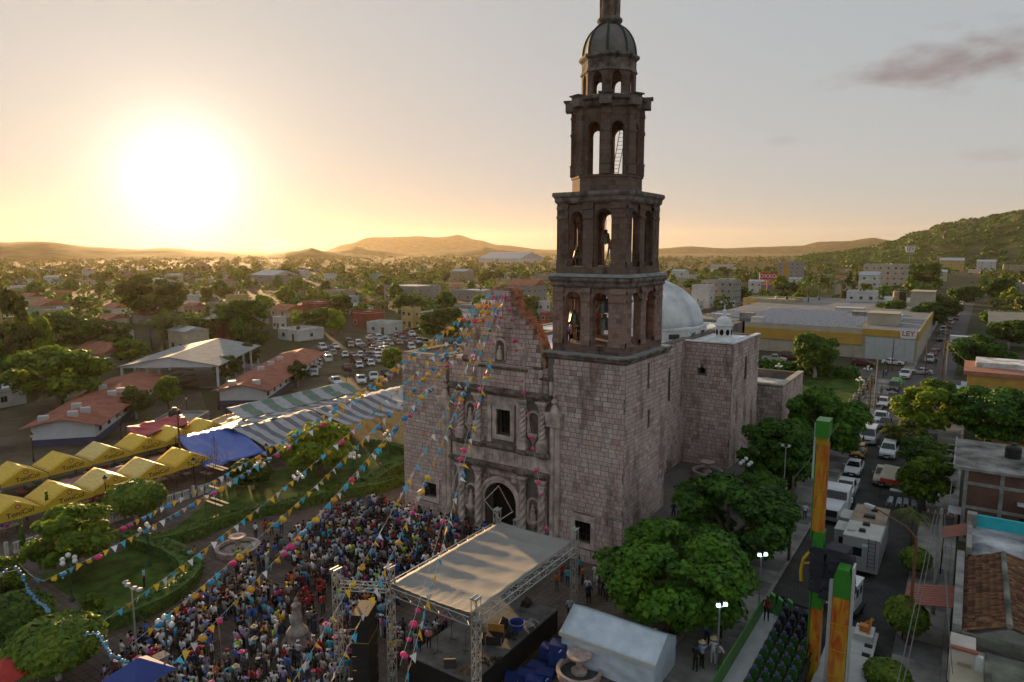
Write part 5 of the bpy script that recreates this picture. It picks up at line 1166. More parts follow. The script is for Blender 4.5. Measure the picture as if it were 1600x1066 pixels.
BN = ('cardboard', 'white', 'red', 'green', 'blue', 'pink'); bx_me = []
for m_ in BX: mb = MB(); mb.cbox((0, 0, .16), .42, .32, .32, taper=1.05); mb.box(-.23, .23, -.18, .18, .3, .335); bx_me.append(mb.mesh('goods_box', m_))
for row, x, n in ((0, -78.6, 5), (1, -90.0, 6), (2, -84.6, 5)):
    for i in range(n):
        for q in range(3):
            k = rg.randrange(3); y = (26 if row != 1 else 31) + 4.8 * i - 1.6 + q * 1.5; xx = x + rg.uniform(-1.6, 1.6); z = gz(xx, y)
            o = dup(TBL[k]) if k in used else TBL[k]; used.add(k); o.location = (xx, y, z + .02); o.rotation_euler = (0, 0, rg.choice((0, math.pi / 2)) + rg.uniform(-.1, .1)); tag(o, '%s topped trestle table among the market stalls' % TN[k], 'table', 'market tables, ' + TN[k])
            for b in range(rg.randrange(0, 3)):
                j = rg.randrange(6); bo = link('goods_box', bx_me[j], None, (xx + rg.uniform(-.3, .3), y + rg.uniform(-.3, .3), z + .79), rg.random()); tag(bo, '%s box of goods on a market table' % BN[j], 'box', BN[j] + ' goods boxes')
# white pierced garden wall behind the plaza lawn
gw = thing('garden_wall', 'low white pierced block wall between the lawn and market canopies', 'wall', (-72.5, 20, -2.2)); WW = mat('white_block', (.50, .51, .50), .9, .2, 1)
for i in range(34):
    if i % 4 == 0: mb = MB(); mb.box(-.14, .14, -.14, .14, 0, 1.35); mb.build('pier', WW, gw, loc=(0, i * .92, 0))
    else:
        mb = MB(); mb.box(-.08, .08, -.38, .38, 0, .35); mb.box(-.08, .08, -.38, .38, .95, 1.1)
        for k in range(3): mb.box(-.07, .07, -.3 + k * .25, -.2 + k * .25, .35, .95)
        mb.build('wall_block', WW, gw, loc=(0, i * .92, 0))
# scaffold tower for fireworks
sc = thing('scaffold_tower', 'slender rusty scaffold tower with pale planks and wire hoops on the lawn edge', 'scaffold', g(322, 812)); SCF = mat('rusty_tube', (.10, .06, .04), .8, .3, 4)
for x in (0, 1.9):
    for y in (0, 1.6): mb = MB(); mb.bar((x, y, 0), (x, y, 7.2), .03, n=5); mb.build('upright', SCF, sc)
for z in (.6, 2.4, 4.2, 6.0):
    mb = MB()
    for a, b in (((0, 0), (1.9, 0)), ((1.9, 0), (1.9, 1.6)), ((1.9, 1.6), (0, 1.6)), ((0, 1.6), (0, 0))): mb.bar((*a, z), (*b, z), .025, n=4); mb.bar((*a, z), (*b, z + 1.5), .018, n=4)
    mb.build('brace', SCF, sc)
for z, y in ((1.9, .2), (1.95, .9), (3.6, .3), (5.6, .6), (5.62, 1.1)): mb = MB(); mb.box(-.5, 2.5, y, y + .28, z, z + .05); mb.build('plank', mat('pale_plank', (.5, .42, .3), .85, .2, 2), sc)
for z, s in ((7.4, .55), (8.3, .45), (6.6, .7)):
    mb = MB(); mb.path([(1.0 + s * math.cos(t * .524), .8, z + s * math.sin(t * .524)) for t in range(13)], .02, 4); mb.path([(1.0 - 1.1 + s * .8 * math.cos(t * .524), .8, z - 1.6 + s * math.sin(t * .524)) for t in range(13)], .018, 4); mb.build('hoop', SCF, sc)
mb = MB(); mb.bar((1.0, .8, 5.6), (1.0, .8, 9.2), .035, n=5); mb.build('mast', SCF, sc)
def pole(p, h, label, r=.11, mt=None, cross=0, name='utility_pole', lean=0):
    o = thing(name, label, 'pole', p, .03); mb = MB(); mb.bar((0, 0, -.2), (lean, 0, h), r, r * .7, 8); mb.build('post', mt or WOOD, o)
    for k in range(cross):
        mb = MB(); mb.box(-.9, .9, -.06, .06, h - .5 - k * .7, h - .38 - k * .7); mb.build('crossarm', WOOD, o)
        for x in (-.8, -.35, .35, .8): mb = MB(); mb.lathe((x, 0, h - .38 - k * .7), [(.05, 0), (.06, .1), (.02, .18)], 6); mb.build('insulator', mat('insulator', (.3, .2, .15), .4, .1), o)
    return o
pole(g(284, 745), 8.5, 'dark wooden pole rising between the blue tarpaulin and yellow canopies', .14)
# ------------------------------------------------------------------ people
SKIN = mat('skin', (.20, .105, .065), .6, .12, 6, obj_rand=.25); HAIRM = mat('dark_hair', (.010, .008, .007), .95, .2, 8, spec=.05); HAIRG = mat('grey_hair', (.22, .21, .20), .95, .2, 8, spec=.05); SHOE = mat('dark_shoes', (.02, .018, .017), .6, .2)
SHIRT = {n_: mat('shirt_' + n_.replace(' ', '_'), c, .85, .12, 5, bump=.2) for n_, c in (('white', (.66, .68, .70)), ('light blue', (.30, .46, .66)), ('turquoise', (.05, .36, .46)), ('royal blue', (.03, .13, .45)), ('red', (.36, .02, .025)), ('pink', (.60, .18, .30)), ('magenta', (.42, .05, .22)), ('lime', (.35, .55, .06)), ('grey', (.22, .22, .23)), ('black', (.014, .014, .015)), ('navy', (.02, .03, .075)), ('yellow', (.58, .38, .03)), ('orange', (.50, .14, .03)), ('maroon', (.13, .015, .02)), ('lilac', (.36, .28, .50)), ('beige', (.42, .35, .27)))}
PANTS = {n_: mat('trousers_' + n_.replace(' ', '_'), c, .85, .12, 5) for n_, c in (('black trousers', (.013, .013, .014)), ('dark jeans', (.025, .035, .06)), ('blue jeans', (.06, .10, .18)), ('khaki trousers', (.22, .17, .11)), ('white trousers', (.55, .57, .6)), ('grey trousers', (.10, .10, .105)))}
def person_mesh(name, pose, sub=1):
    """one continuous skin grown over a posed skeleton; slots: skin, shirt, trousers, hair, shoes"""
    J = {'pel': ((0, 0, .95), (.155, .11)), 'wai': ((0, 0, 1.12), (.145, .10)), 'che': ((0, -.01, 1.33), (.175, .115)), 'nb': ((0, 0, 1.47), (.075, .07)), 'nk': ((0, 0, 1.53), (.055, .055)), 'hd': ((0, -.02, 1.63), (.085, .10)), 'ht': ((0, -.01, 1.735), (.06, .075))}
    arm = {'down': [((.20, 0, 1.42), .068), ((.255, .02, 1.15), .05), ((.26, -.05, .92), .038), ((.25, -.08, .82), .036)],
           'fold': [((.20, 0, 1.42), .068), ((.27, -.02, 1.16), .05), ((.10, -.24, 1.14), .038), ((.0, -.27, 1.15), .036)],
           'phone': [((.20, 0, 1.42), .068), ((.26, -.18, 1.27), .05), ((.16, -.34, 1.50), .036), ((.12, -.36, 1.60), .038)],
           'up': [((.20, 0, 1.43), .068), ((.30, -.10, 1.62), .05), ((.24, -.14, 1.88), .036), ((.22, -.16, 1.98), .036)],
           'hip': [((.20, 0, 1.42), .068), ((.36, .06, 1.20), .05), ((.20, -.04, 1.02), .038), ((.14, -.07, 1.0), .036)],
           'swing': [((.20, 0, 1.42), .068), ((.25, .14, 1.18), .05), ((.25, .12, .95), .038), ((.25, .08, .86), .036)]}
    legs = {'stand': [((.095, 0, .90), .095), ((.11, -.01, .50), .068), ((.12, .02, .09), .048), ((.13, -.13, .045), .042)],
            'step': [((.095, 0, .90), .095), ((.10, -.16, .53), .068), ((.11, -.10, .10), .048), ((.11, -.25, .06), .042)],
            'back': [((.095, 0, .90), .095), ((.10, .06, .50), .068), ((.11, .26, .14), .048), ((.11, .14, .05), .042)]}
    al, ar, ll, lr_ = pose
    V, E_, Rr = [], [], []
    def put(p, r): V.append(p); Rr.append(r if isinstance(r, tuple) else (r, r)); return len(V) - 1
    ids = {k: put(*v) for k, v in J.items()}
    for a, b in (('pel', 'wai'), ('wai', 'che'), ('che', 'nb'), ('nb', 'nk'), ('nk', 'hd'), ('hd', 'ht')): E_.append((ids[a], ids[b]))
    tags = {}
    for s, an, lg in ((1, ar, lr_), (-1, al, ll)):
        prev = ids['che']
        for k, (p, r) in enumerate(arm[an]):
            i = put((p[0] * s, p[1], p[2]), r); E_.append((prev, i)); prev = i; tags[i] = 'arm'
        prev = ids['pel']
        for p, r in legs[lg]:
            i = put((p[0] * s, p[1], p[2]), r); E_.append((prev, i)); prev = i
    me = bpy.data.meshes.new(name); me.from_pydata(V, E_, []); o = bpy.data.objects.new(name, me); COL.objects.link(o)
    sk = o.modifiers.new('skin', 'SKIN'); sk.use_smooth_shade = True
    for i, d in enumerate(me.skin_vertices[0].data): d.radius = Rr[i]; d.use_root = (i == ids['pel'])
    if sub: sb = o.modifiers.new('sub', 'SUBSURF'); sb.levels = sub; sb.render_levels = sub
    bpy.context.view_layer.update(); dg = bpy.context.evaluated_depsgraph_get()
    m2 = bpy.data.meshes.new_from_object(o.evaluated_get(dg)); bpy.data.objects.remove(o); m2.name = name
    m2.materials.clear()
    for k in (SKIN, SHIRT['white'], PANTS['black trousers'], HAIRM, SHOE): m2.materials.append(k)
    segs = [(Vector(V[a]), Vector(V[b]), a, b) for a, b in E_]
    for p in m2.polygons:
        c = p.center; best = min(segs, key=lambda s_: ((c - (s_[0] + (s_[1] - s_[0]) * max(0, min(1, (c - s_[0]).dot(s_[1] - s_[0]) / max(1e-6, (s_[1] - s_[0]).length_squared))))).length))
        if c.z < .10 and best[3] not in tags: k = 4
        elif best[2] in tags or best[3] in tags:
            k = 1 if (best[2] not in tags or not (best[2] in tags and tags and best[2] > 0 and V[best[2]][2] < V[best[0] and best[2]][2] + 9 and best[2] in tags and _fore(best, V, tags, E_))) else 0
        elif c.z > 1.50: k = 3 if (c.z > 1.665 or (c.y > .01 and c.z > 1.54)) else 0
        elif c.z > .98: k = 1
        else: k = 2
        p.material_index = k
    return m2
def _fore(best, V, tags, E_):
    """True for the forearm and the hand"""
    up = [a for a, b in E_ if b == best[2]]
    return bool(up) and up[0] in tags
POSES = [('down', 'down', 'stand', 'stand'), ('fold', 'fold', 'stand', 'stand'), ('phone', 'fold', 'stand', 'stand'), ('down', 'hip', 'stand', 'stand'), ('phone', 'phone', 'stand', 'stand'), ('swing', 'down', 'step', 'back'), ('up', 'down', 'stand', 'stand')]
PNAME = ('', ' arms folded', ' holding a phone', ' hand on hip', ' filming', ' walking', ' arm raised')
PME = [person_mesh('person', p, 1) for p in POSES]; PLOW = [person_mesh('person', p, 0) for p in POSES[:4]]
hm = MB(); hm.lathe((0, -.01, 1.70), [(.27, 0), (.25, .015), (.115, .03), (.105, .14), (.04, .16)], 12); HAT_ME = hm.mesh('hat', mat('straw_hat', (.5, .42, .27), .9, .15, 8)); hm = MB(); hm.lathe((0, -.01, 1.69), [(.105, 0), (.10, .07), (.05, .12)], 10); hm.box(-.08, .08, -.22, -.08, 1.695, 1.705); CAP_ME = hm.mesh('cap', mat('white_cap', (.6, .6, .62), .8, .1)); CAPR = hm.mesh('cap', mat('red_cap', (.4, .03, .03), .8, .1)); HATP = HAT_ME.copy(); HATP.materials.clear(); HATP.materials.append(mat('pink_hat', (.75, .12, .25), .8, .1))
HW = {'hat': (HAT_ME, 'hat', ', straw hat'), 'cap': (CAP_ME, 'cap', ', white cap'), 'rcap': (CAPR, 'cap', ', red cap'), 'phat': (HATP, 'hat', ', pink hat')}
def person(p, face, shirt, pants, pose=0, where='in the plaza crowd', hair=HAIRM, head=None, group=None, h=1.0, label=None):
    o = link('person', PME[pose], None, p, face); o.scale = (h, h, h)
    recolor(o, 1, SHIRT[shirt]); recolor(o, 2, PANTS[pants])
    if hair is not HAIRM: recolor(o, 3, hair)
    art = 'grey haired person' if hair is HAIRG else 'person'
    tag(o, label or '%s in %s shirt, %s%s%s %s' % (art, shirt, pants, HW[head][2] if head else '', PNAME[pose], where), 'person', group)
    if head: link(HW[head][1], HW[head][0], o)
    return o
def inpoly(x, y, poly):
    c = False; j = len(poly) - 1
    for i in range(len(poly)):
        (x0, y0), (x1, y1) = poly[i], poly[j]
        if (y0 > y) != (y1 > y) and x < (x1 - x0) * (y - y0) / (y1 - y0) + x0: c = not c
        j = i
    return c
CROWD = [(352, 925), (415, 868), (470, 842), (520, 812), (575, 792), (630, 782), (700, 812), (770, 848), (790, 872), (700, 905), (620, 950), (600, 980), (640, 1005), (700, 985), (690, 1010), (640, 1025), (610, 1060), (560, 1110), (150, 1110), (165, 1065), (205, 1020), (260, 985), (320, 945)]
GAPS = [[(395, 900), (450, 880), (470, 905), (420, 935)], [(462, 925), (520, 918), (535, 985), (470, 985)], [(555, 1000), (610, 1000), (610, 1080), (555, 1080)], [(330, 985), (365, 975), (372, 1040), (335, 1060)]]
poly = [tuple(g(*p, -2.2)[:2]) for p in CROWD]; gaps = [[tuple(g(*p, -2.2)[:2]) for p in q] for q in GAPS]
x0, x1, y0, y1 = min(p[0] for p in poly), max(p[0] for p in poly), min(p[1] for p in poly), max(p[1] for p in poly)
MON = g(466, 1012); rg = random.Random(21); spots = []; y = y0
while y < y1:
    x = x0
    while x < x1:
        px_, py_ = x + rg.uniform(-.22, .22), y + rg.uniform(-.22, .22); x += .62
        if inpoly(px_, py_, poly) and not any(inpoly(px_, py_, q) for q in gaps) and py_ < YF - 1.0 and not (-29.6 < px_ < -22.9 and 29.5 < py_ < 41.5) and not (-31.6 < px_ < -29.2 and 27.2 < py_ < 29.6) and (px_ - MON.x) ** 2 + (py_ - MON.y) ** 2 > 2:
            dens = .82 + .5 * mnoise.noise(Vector((px_ * .22, py_ * .22, 5)))
            if rg.random() < dens: spots.append((px_, py_))
    y += .60
spots.sort(key=lambda s_: math.hypot(*s_))
# the 300 that show largest are individuals; the others one mass
sh_w = [n_ for n_, k in (('white', 12), ('light blue', 6), ('turquoise', 3), ('royal blue', 4), ('red', 2), ('pink', 1), ('magenta', 1), ('lime', 1), ('grey', 6), ('black', 6), ('navy', 5), ('yellow', 1), ('orange', 1), ('maroon', 2), ('lilac', 2), ('beige', 4)) for _ in range(k)]
pt_w = ['black trousers'] * 4 + ['dark jeans'] * 4 + ['blue jeans'] * 3 + ['khaki trousers', 'grey trousers', 'white trousers']
N_IND = 235; mass = MB(); mkeys = []
DOOR = Vector((-36.8, 51, 0))
for k, (x, y) in enumerate(spots):
    d = Vector((x, y, 0)) - DOOR; face = math.atan2(-d.x, d.y) + math.pi * 0 + rg.gauss(0, .8)      # mesh looks along -Y
    face = math.atan2((DOOR - Vector((x, y, 0))).y, (DOOR - Vector((x, y, 0))).x) + math.pi / 2 + rg.gauss(0, .7)
    sh, pt = rg.choice(sh_w), rg.choice(pt_w); h = rg.uniform(.88, 1.05)
    if rg.random() < .06: h *= .7
    z = gz(x, y) + .02
    if k < N_IND:
        pose = rg.choice((0, 0, 0, 1, 1, 2, 2, 3, 4)); head = rg.choice((None,) * 34 + ('hat', 'cap', 'cap', 'cap', 'rcap', 'phat')); hr = HAIRG if rg.random() < .12 and not head else HAIRM
        wh = 'in the plaza crowd'
        if y < 26 and x < -40: wh = 'near the iron fence'
        elif x > -33: wh = 'close to the stage'
        elif y > 44: wh = 'below the church portal'
        elif x < -46: wh = 'beside the curved hedge'
        o = person((x, y, z), face, sh, pt, pose, wh, hr, head, None, h); o['group'] = 'crowd: ' + o['label']
    else:
        me = PLOW[rg.randrange(4)]; M = Matrix.Translation((x, y, z)) @ Matrix.Rotation(face, 4, 'Z') @ Matrix.Diagonal((h, h, h, 1)); key = (sh, pt)
        for q in (('s', sh), ('p', pt)):
            if q not in mkeys: mkeys.append(q)
        si, pi_ = mkeys.index(('s', sh)) + 3, mkeys.index(('p', pt)) + 3; o_ = len(mass.v)
        mass.v += [tuple(M @ v.co) for v in me.vertices]
        for p in me.polygons: mass.f.append(tuple(i + o_ for i in p.vertices)); mass.m.append((0, si, pi_, 1, 2)[p.material_index])
mo = mass.build('crowd', [SKIN, HAIRM, SHOE] + [SHIRT[n_] if k == 's' else PANTS[n_] for k, n_ in mkeys], smooth=True, fix=False); stuff(mo); mo['label'] = 'dense crowd of people filling the plaza before the church portal'; mo['category'] = 'crowd'
# people who stand apart
AP = [(400, 842, 'white', 'black trousers', 0, 'by the low fountain', None), (415, 838, 'red', 'dark jeans', 0, 'by the low fountain', None), (425, 838, 'yellow', 'dark jeans', 3, 'by the low fountain', None), (440, 835, 'beige', 'dark jeans', 0, 'by the low fountain', None),
      (374, 885, 'lime', 'dark jeans', 3, 'leaning at the low fountain bowl', None), (298, 885, 'light blue', 'dark jeans', 0, 'standing on the path beside the curved hedge', None), (306, 880, 'orange', 'dark jeans', 0, 'standing on the path beside the curved hedge', None), (317, 890, 'beige', 'khaki trousers', 1, 'on the path by the hedge', None),
      (226, 918, 'light blue', 'black trousers', 0, 'alone on the lawn inside the curved hedge', None), (594, 735, 'pink', 'grey trousers', 0, 'small child on the far lawn', None), (572, 742, 'black', 'black trousers', 0, 'all in black on the far lawn', None),
      (1257, 815, 'white', 'dark jeans', 5, 'walking alone on the pavement', None), (1240, 803, 'black', 'black trousers', 0, 'beside a railing pillar', None), (1096, 1047, 'light blue', 'black trousers', 6, 'beside the marquee', 'hat'), (1086, 1052, 'black', 'black trousers', 0, 'beside the man raising his arm', None), (1114, 1042, 'white', 'white trousers', 0, 'under a lit floodlight', 'hat'), (1123, 1048, 'white', 'khaki trousers', 3, 'behind the floodlight post', None), (1104, 1012, 'royal blue', 'black trousers', 0, 'in the shade by the railing', None), (1126, 1000, 'black', 'black trousers', 0, 'with dark bag by the lit post', None),
      (1052, 812, 'navy', 'black trousers', 5, 'walking on the path beside the tower', None), (910, 915, 'orange', 'black trousers', 0, 'near the tower foot', None), (930, 912, 'white', 'white trousers', 3, 'near the tower foot', None), (934, 918, 'light blue', 'white trousers', 0, 'near the tower foot', None), (905, 900, 'turquoise', 'dark jeans', 0, 'near the tower foot', None), (887, 918, 'turquoise', 'dark jeans', 1, 'behind the stage truss', None), (878, 910, 'red', 'dark jeans', 0, 'behind the stage truss', None), (870, 925, 'orange', 'grey trousers', 3, 'behind the stage truss', None), (920, 945, 'navy', 'black trousers', 0, 'facing the marquee', None), (918, 935, 'white', 'black trousers', 1, 'facing the marquee', None), (942, 935, 'black', 'black trousers', 0, 'by the big laurel', None), (948, 940, 'grey', 'black trousers', 2, 'by the big laurel', None), (936, 930, 'black', 'dark jeans', 1, 'by the big laurel', None), (890, 968, 'white', 'dark jeans', 0, 'behind the marquee', 'rcap'),
      (1348, 700, 'navy', 'dark jeans', 0, 'beside parked bicycles', None), (1362, 690, 'lilac', 'black trousers', 5, 'beside parked bicycles', None), (1355, 640, 'maroon', 'grey trousers', 0, 'strolling on the far pavement', None), (1366, 632, 'light blue', 'dark jeans', 5, 'strolling on the far pavement', None), (1371, 636, 'black', 'black trousers', 0, 'strolling on the far pavement', None), (1377, 618, 'grey', 'black trousers', 5, 'strolling on the far pavement', None), (1380, 592, 'navy', 'dark jeans', 0, 'near the cross street', None), (1384, 590, 'light blue', 'dark jeans', 5, 'near the cross street', None), (1387, 585, 'black', 'black trousers', 0, 'near the cross street', None), (1347, 718, 'white', 'dark jeans', 0, 'under the laurel by the railing', None), (1404, 640, 'red', 'grey trousers', 5, 'crossing behind a dark car with white bags', None), (1462, 572, 'black', 'black trousers', 0, 'at the corner by the silver sedan', 'cap')]
for a in AP:
    px, py, sh, pt, ps, wh, hd = a; p = g(px, py, .9 if px == 1052 else None); p.z += .16 if p.x > -14.4 and p.x < -11 else .02
    o = person(p, rg.uniform(0, 6.28) if px not in (1257, 1096) else (0.2 if px == 1257 else 2.6), sh, pt, ps, wh, HAIRM, hd, None, .72 if 'child' in wh else rg.uniform(.96, 1.04))
for (x, y, z, sh, pt, ps, l, sc_) in ((-9.9, 45.3, 1.22, 'maroon', 'black trousers', 3, 'person with white bib standing on the ride boarding platform', 1.02), (-27.9, 31.6, .02, 'pink', 'black trousers', 1, 'girl in pink at the near end of the stage', .85), (-28.2, 31.0, .02, 'black', 'black trousers', 1, 'person in black sitting low at the stage corner', .75),
                                     (-30.0, 53.6, 17.66, 'lilac', 'dark jeans', 1, 'person in lilac shirt standing in the lower belfry arch', 1), (-29.1, 53.7, 17.66, 'black', 'black trousers', 2, 'person in black shirt looking out of the lower belfry arch', 1), (-29.4, 55.5, 17.66, 'grey', 'black trousers', 0, 'person behind others inside the lower belfry', 1), (-25.8, 53.8, 17.66, 'black', 'black trousers', 0, 'person in black beside the large bells', 1.0), (-26.75, 55.0, 25.2, 'orange', 'blue jeans', 6, 'person in orange shirt on a ladder ringing the hanging bell', 1.0), (-29.9, 54.8, 24.52, 'black', 'black trousers', 1, 'person in black in the shade of the upper belfry', 1.0), (-25.3, 54.3, 24.52, 'red', 'dark jeans', 0, 'person in red behind the upper belfry pillar', 1.0)):
    person((x, y, z), rg.uniform(-.6, .6), sh, pt, ps, '', HAIRM, None, None, sc_, l)
for k in range(14):
    p = g(rg.uniform(468, 508), rg.uniform(925, 968)); person(p, rg.uniform(0, 6.28), rg.choice(('red', 'maroon', 'red')), rg.choice(('black trousers', 'dark jeans')), rg.choice((1, 2, 3)), 'in the brass band', HAIRM, None, 'red shirted band players')['label'] = 'red shirted band player amid the crowd clearing'
mn = thing('monument', 'stone statue on a rough rock base standing in the crowd', 'statue', g(466, 1012)); mb = MB(); mb.lathe((0, 0, 0), [(1.25, 0), (1.2, .5), (.85, .9), (.8, 1.3), (.45, 1.7), (.4, 1.9)], 9); mb.build('rock_base', STON, mn); mb = MB(); mb.lathe((0, 0, 1.9), [(.36, 0), (.4, .4), (.3, 1.0), (.36, 1.35), (.12, 1.6), (.16, 1.78), (.03, 1.98)], 10); mb.bar((.2, 0, 3.1), (.5, -.2, 3.6), .09, n=6); mb.build('figure', STON, mn)
# bells
def bell(x, y, z, s, label, hang):
    o = thing('bell', label, 'bell', (x, y, z), 0, 'bronze bells of the tower'); mb = MB()
    mb.lathe((0, 0, 0), [(.62 * s, 0), (.60 * s, .06 * s), (.47 * s, .25 * s), (.38 * s, .6 * s), (.34 * s, .85 * s), (.24 * s, 1.0 * s), (.08 * s, 1.05 * s)], 20); mb.build('body', BRONZE, o, smooth=True)
    mb = MB(); mb.bar((0, 0, .3 * s), (0, 0, -.08 * s), .03 * s, .06 * s, 6); mb.build('clapper', IRON, o); mb = MB(); mb.box(-.14 * s, .14 * s, -.09 * s, .09 * s, 1.03 * s, 1.3 * s); mb.build('yoke', WOOD, o)
    mb = MB(); mb.bar((0, 0, 1.25 * s), (0, 0, hang - z), .035, n=6); mb.build('hanger', IRON, o)
bell(-27.25, 55.2, 26.5, .95, 'bell hanging free in the wide arch of the upper belfry', 29.2); bell(-29.95, 55.0, 25.2, .8, 'small bell in the narrow arch of the upper belfry', 27.8); bell(-26.1, 56.5, 26.6, .8, 'bell half hidden behind the upper belfry corner pillar', 29)
bell(-26.95, 54.5, 20.5, 1.2, 'upper of two large bells in the lower belfry', 22.6); bell(-26.75, 54.3, 19.0, 1.05, 'lower of two large bells in the lower belfry', 20.2); bell(-29.9, 54.5, 19.3, 1.0, 'pale bell in the other lower belfry arch', 21.6)
for (x0_, x1_, y_, z_, l) in ((-27.7, -24.9, 54.6, 29.0, 'dark wooden beam across the wide upper belfry arch'), (-31.0, -28.0, 54.6, 28.2, 'dark wooden beam across the narrow upper belfry arch'), (-31.0, -24.6, 54.3, 21.55, 'dark wooden beam across the lower belfry arches')):
    mb = MB(); mb.box(x0_, x1_, y_ - .09, y_ + .09, z_, z_ + .2); mb.bar((x0_, y_, z_ + .1), (x0_ + .1, y_, z_ + .1), .14, n=8); tag(mb.build('beam', WOOD), l, 'beam')
def ladder(a, b, w, label, n=14):
    a, b = Vector(a), Vector(b); o = thing('ladder', label, 'ladder', a); d = b - a; s = Vector((w / 2, .1, 0))
    for q in (-1, 1): mb = MB(); mb.bar(s * q, d + s * q, .035, n=5); mb.build('rail', WOOD, o)
    for i in range(1, n): mb = MB(); mb.bar(d * (i / n) - s, d * (i / n) + s, .022, n=5); mb.build('rung', WOOD, o)
ladder((-27.9, 58.1, 32.6), (-26.6, 57.4, 37.6), .5, 'wooden ladder leaning inside the octagonal belfry', 15); ladder((-26.9, 54.9, 24.5), (-26.1, 55.4, 28.6), .42, 'wooden ladder under the bell ringer', 12)

# ------------------------------------------------------------------ garlands: cords with pennants and paper flowers
FLC = [mat('pennant_blue', (.05, .42, .66), .7, .1, 3), mat('pennant_white', (.72, .70, .73), .7, .08, 3), mat('pennant_yellow', (.74, .42, .015), .7, .1, 3)]
fl = MB(); fl.add([(-.21, 0, 0), (.21, 0, 0), (0, .05, -.50)], [(0, 1, 2)]); fl.add([(-.21, .012, 0), (0, .062, -.50), (.21, .012, 0)], [(0, 1, 2)]); FL_ME = [fl.mesh('pennant', m_, fix=False) for m_ in FLC]
POMC = [mat('paper_' + n_, c, .8, .15, 12, bump=.3) for n_, c in (('pink', (.72, .05, .20)), ('amber', (.68, .32, .015)), ('blue', (.03, .25, .50)), ('yellow', (.70, .48, .03)))]
pm = MB()
for k in range(9):
    a = k * .7; pm.lathe((0.09 * math.cos(a), 0.09 * math.sin(a), 0), [(.02, -.2), (.15, -.1), (.19, .02), (.14, .13), (.04, .19)], 7, rot=a)
pm.lathe((0, 0, 0), [(.02, -.24), (.17, -.13), (.23, 0), (.17, .14), (.03, .23)], 9); POM_ME = [pm.mesh('paper_flower', m_, True) for m_ in POMC]
APEX = [Vector((GC + x, YF - .15, 22.3)) for x in (-.7, -.5, -.35, -.2, .0, .15, .35, .55, .75)]
def garland(a, b, sag, label, seed, flags=True, poms=.25, kinds=(0, 1, 2, 3), step=.62, big=1.0):
    rg = random.Random(seed); L_ = (b - a).length; o = thing('garland', label, 'garland', a, 0, 'garlands strung from the gable'); n = 40
    f = lambda t: (b - a) * t + Vector((0, 0, -4 * sag * t * (1 - t)))
    mb = MB(); mb.path([f(i / n) for i in range(n + 1)], .012, 4); mb.build('cord', mat('cord', (.6, .58, .5), .8, .1), o)
    yaw = math.atan2((b - a).y, (b - a).x); k = 0; s = .8
    while s < L_ - .5:
        t = s / L_
        if flags:
            c = link('pennant', FL_ME[k % 3], o, f(t)); c.rotation_euler = (rg.gauss(0, .45), rg.gauss(0, .12), yaw + rg.gauss(0, .4)); c.scale = (rg.uniform(.85, 1.1),) * 3
        if rg.random() < poms * (1.1 if t < .35 else 1): q = rg.choice(kinds); c = link('paper_flower', POM_ME[q], o, f(t) - Vector((0, 0, .22))); sc_ = rg.uniform(.6, 1.05) * big; c.scale = (sc_, sc_, sc_ * .85); c.rotation_euler = (rg.uniform(-.6, .6), rg.uniform(-.6, .6), rg.random() * 6)
        s += step * rg.uniform(.9, 1.1); k += 1
ENDS = [((172, 832), 2.2, 'ending at the globe lamp by the curved hedge'), ((68, 908), 2.6, 'ending at the balloon arch'), ((162, 970), 2.4, 'ending at the lawn hedge corner'), ((203, 1008), 3.0, 'ending beside the four headed floodlight post'), ((265, 1042), 3.2, 'ending over the iron fence'), ((425, 1120), 3.0, 'crossing the crowd left of the band'), ((490, 1120), 3.0, 'reaching down before the speaker column'), ((618, 1120), 3.2, 'reaching down across the stage canopy')]
for i, (e, z, l) in enumerate(ENDS):
    garland(APEX[i], g(*e, z), (1.6, 1.8, 1.5, 1.5, 1.3, 1.2, 1.0, .8)[i], 'string of blue white and yellow pennants ' + l.replace(' left of', ' beside'), i, poms=(.34, .38, .03, .36, .36, .06, .24, .02)[i])
garland(APEX[7], g(625, 1040, 3.2), .6, 'string of pink paper flowers falling towards the stage canopy', 31, False, .42, (0,), .9, .95); garland(APEX[8], Vector((-27.5, 46, 3.0)), .3, 'string of pink paper flowers falling past the window to the stage trusses', 32, False, .45, (0,), 1.0, .85)
garland(APEX[5], g(430, 870, 2.5), 1.3, 'string of amber and blue paper flowers above the fountain', 33, True, .3, (0, 1, 2), .7)
garland(g(70, 908, 2.4), g(30, 880, 3.5), .3, 'short loose string of pennants by the balloon arch', 34, True, 0)
# balloon arch of blue paper balls beside the lawn
ba = thing('balloon_arch', 'drooping row of light blue balloons from the lawn lamp to the clipped trees', 'balloons', g(60, 930)); pts = [g(px, py, z) - ba.location for px, py, z in ((5, 895, 3.6), (30, 890, 3.4), (45, 925, 1.6), (70, 950, 1.4), (90, 975, 1.4), (120, 995, 1.2), (150, 990, 1.6), (172, 1020, 1.5), (200, 1035, 1.4))]
bp_ = MB(); bp_.lathe((0, 0, 0), [(.01, -.15), (.11, -.1), (.15, .02), (.10, .13), (.01, .16)], 9); BME = bp_.mesh('balloon', mat('blue_balloon', (.10, .30, .52), .4, .15, 4), True)
mb = MB(); mb.path(spline(pts, .6), .015, 4); mb.build('cord', MATS['cord'], ba)
for i, p in enumerate(spline(pts, .28)): c = link('balloon', BME, ba, p + Vector((rg.uniform(-.1, .1), rg.uniform(-.1, .1), rg.uniform(-.1, .1)))); c.scale = (rg.uniform(.6, 1.0),) * 3
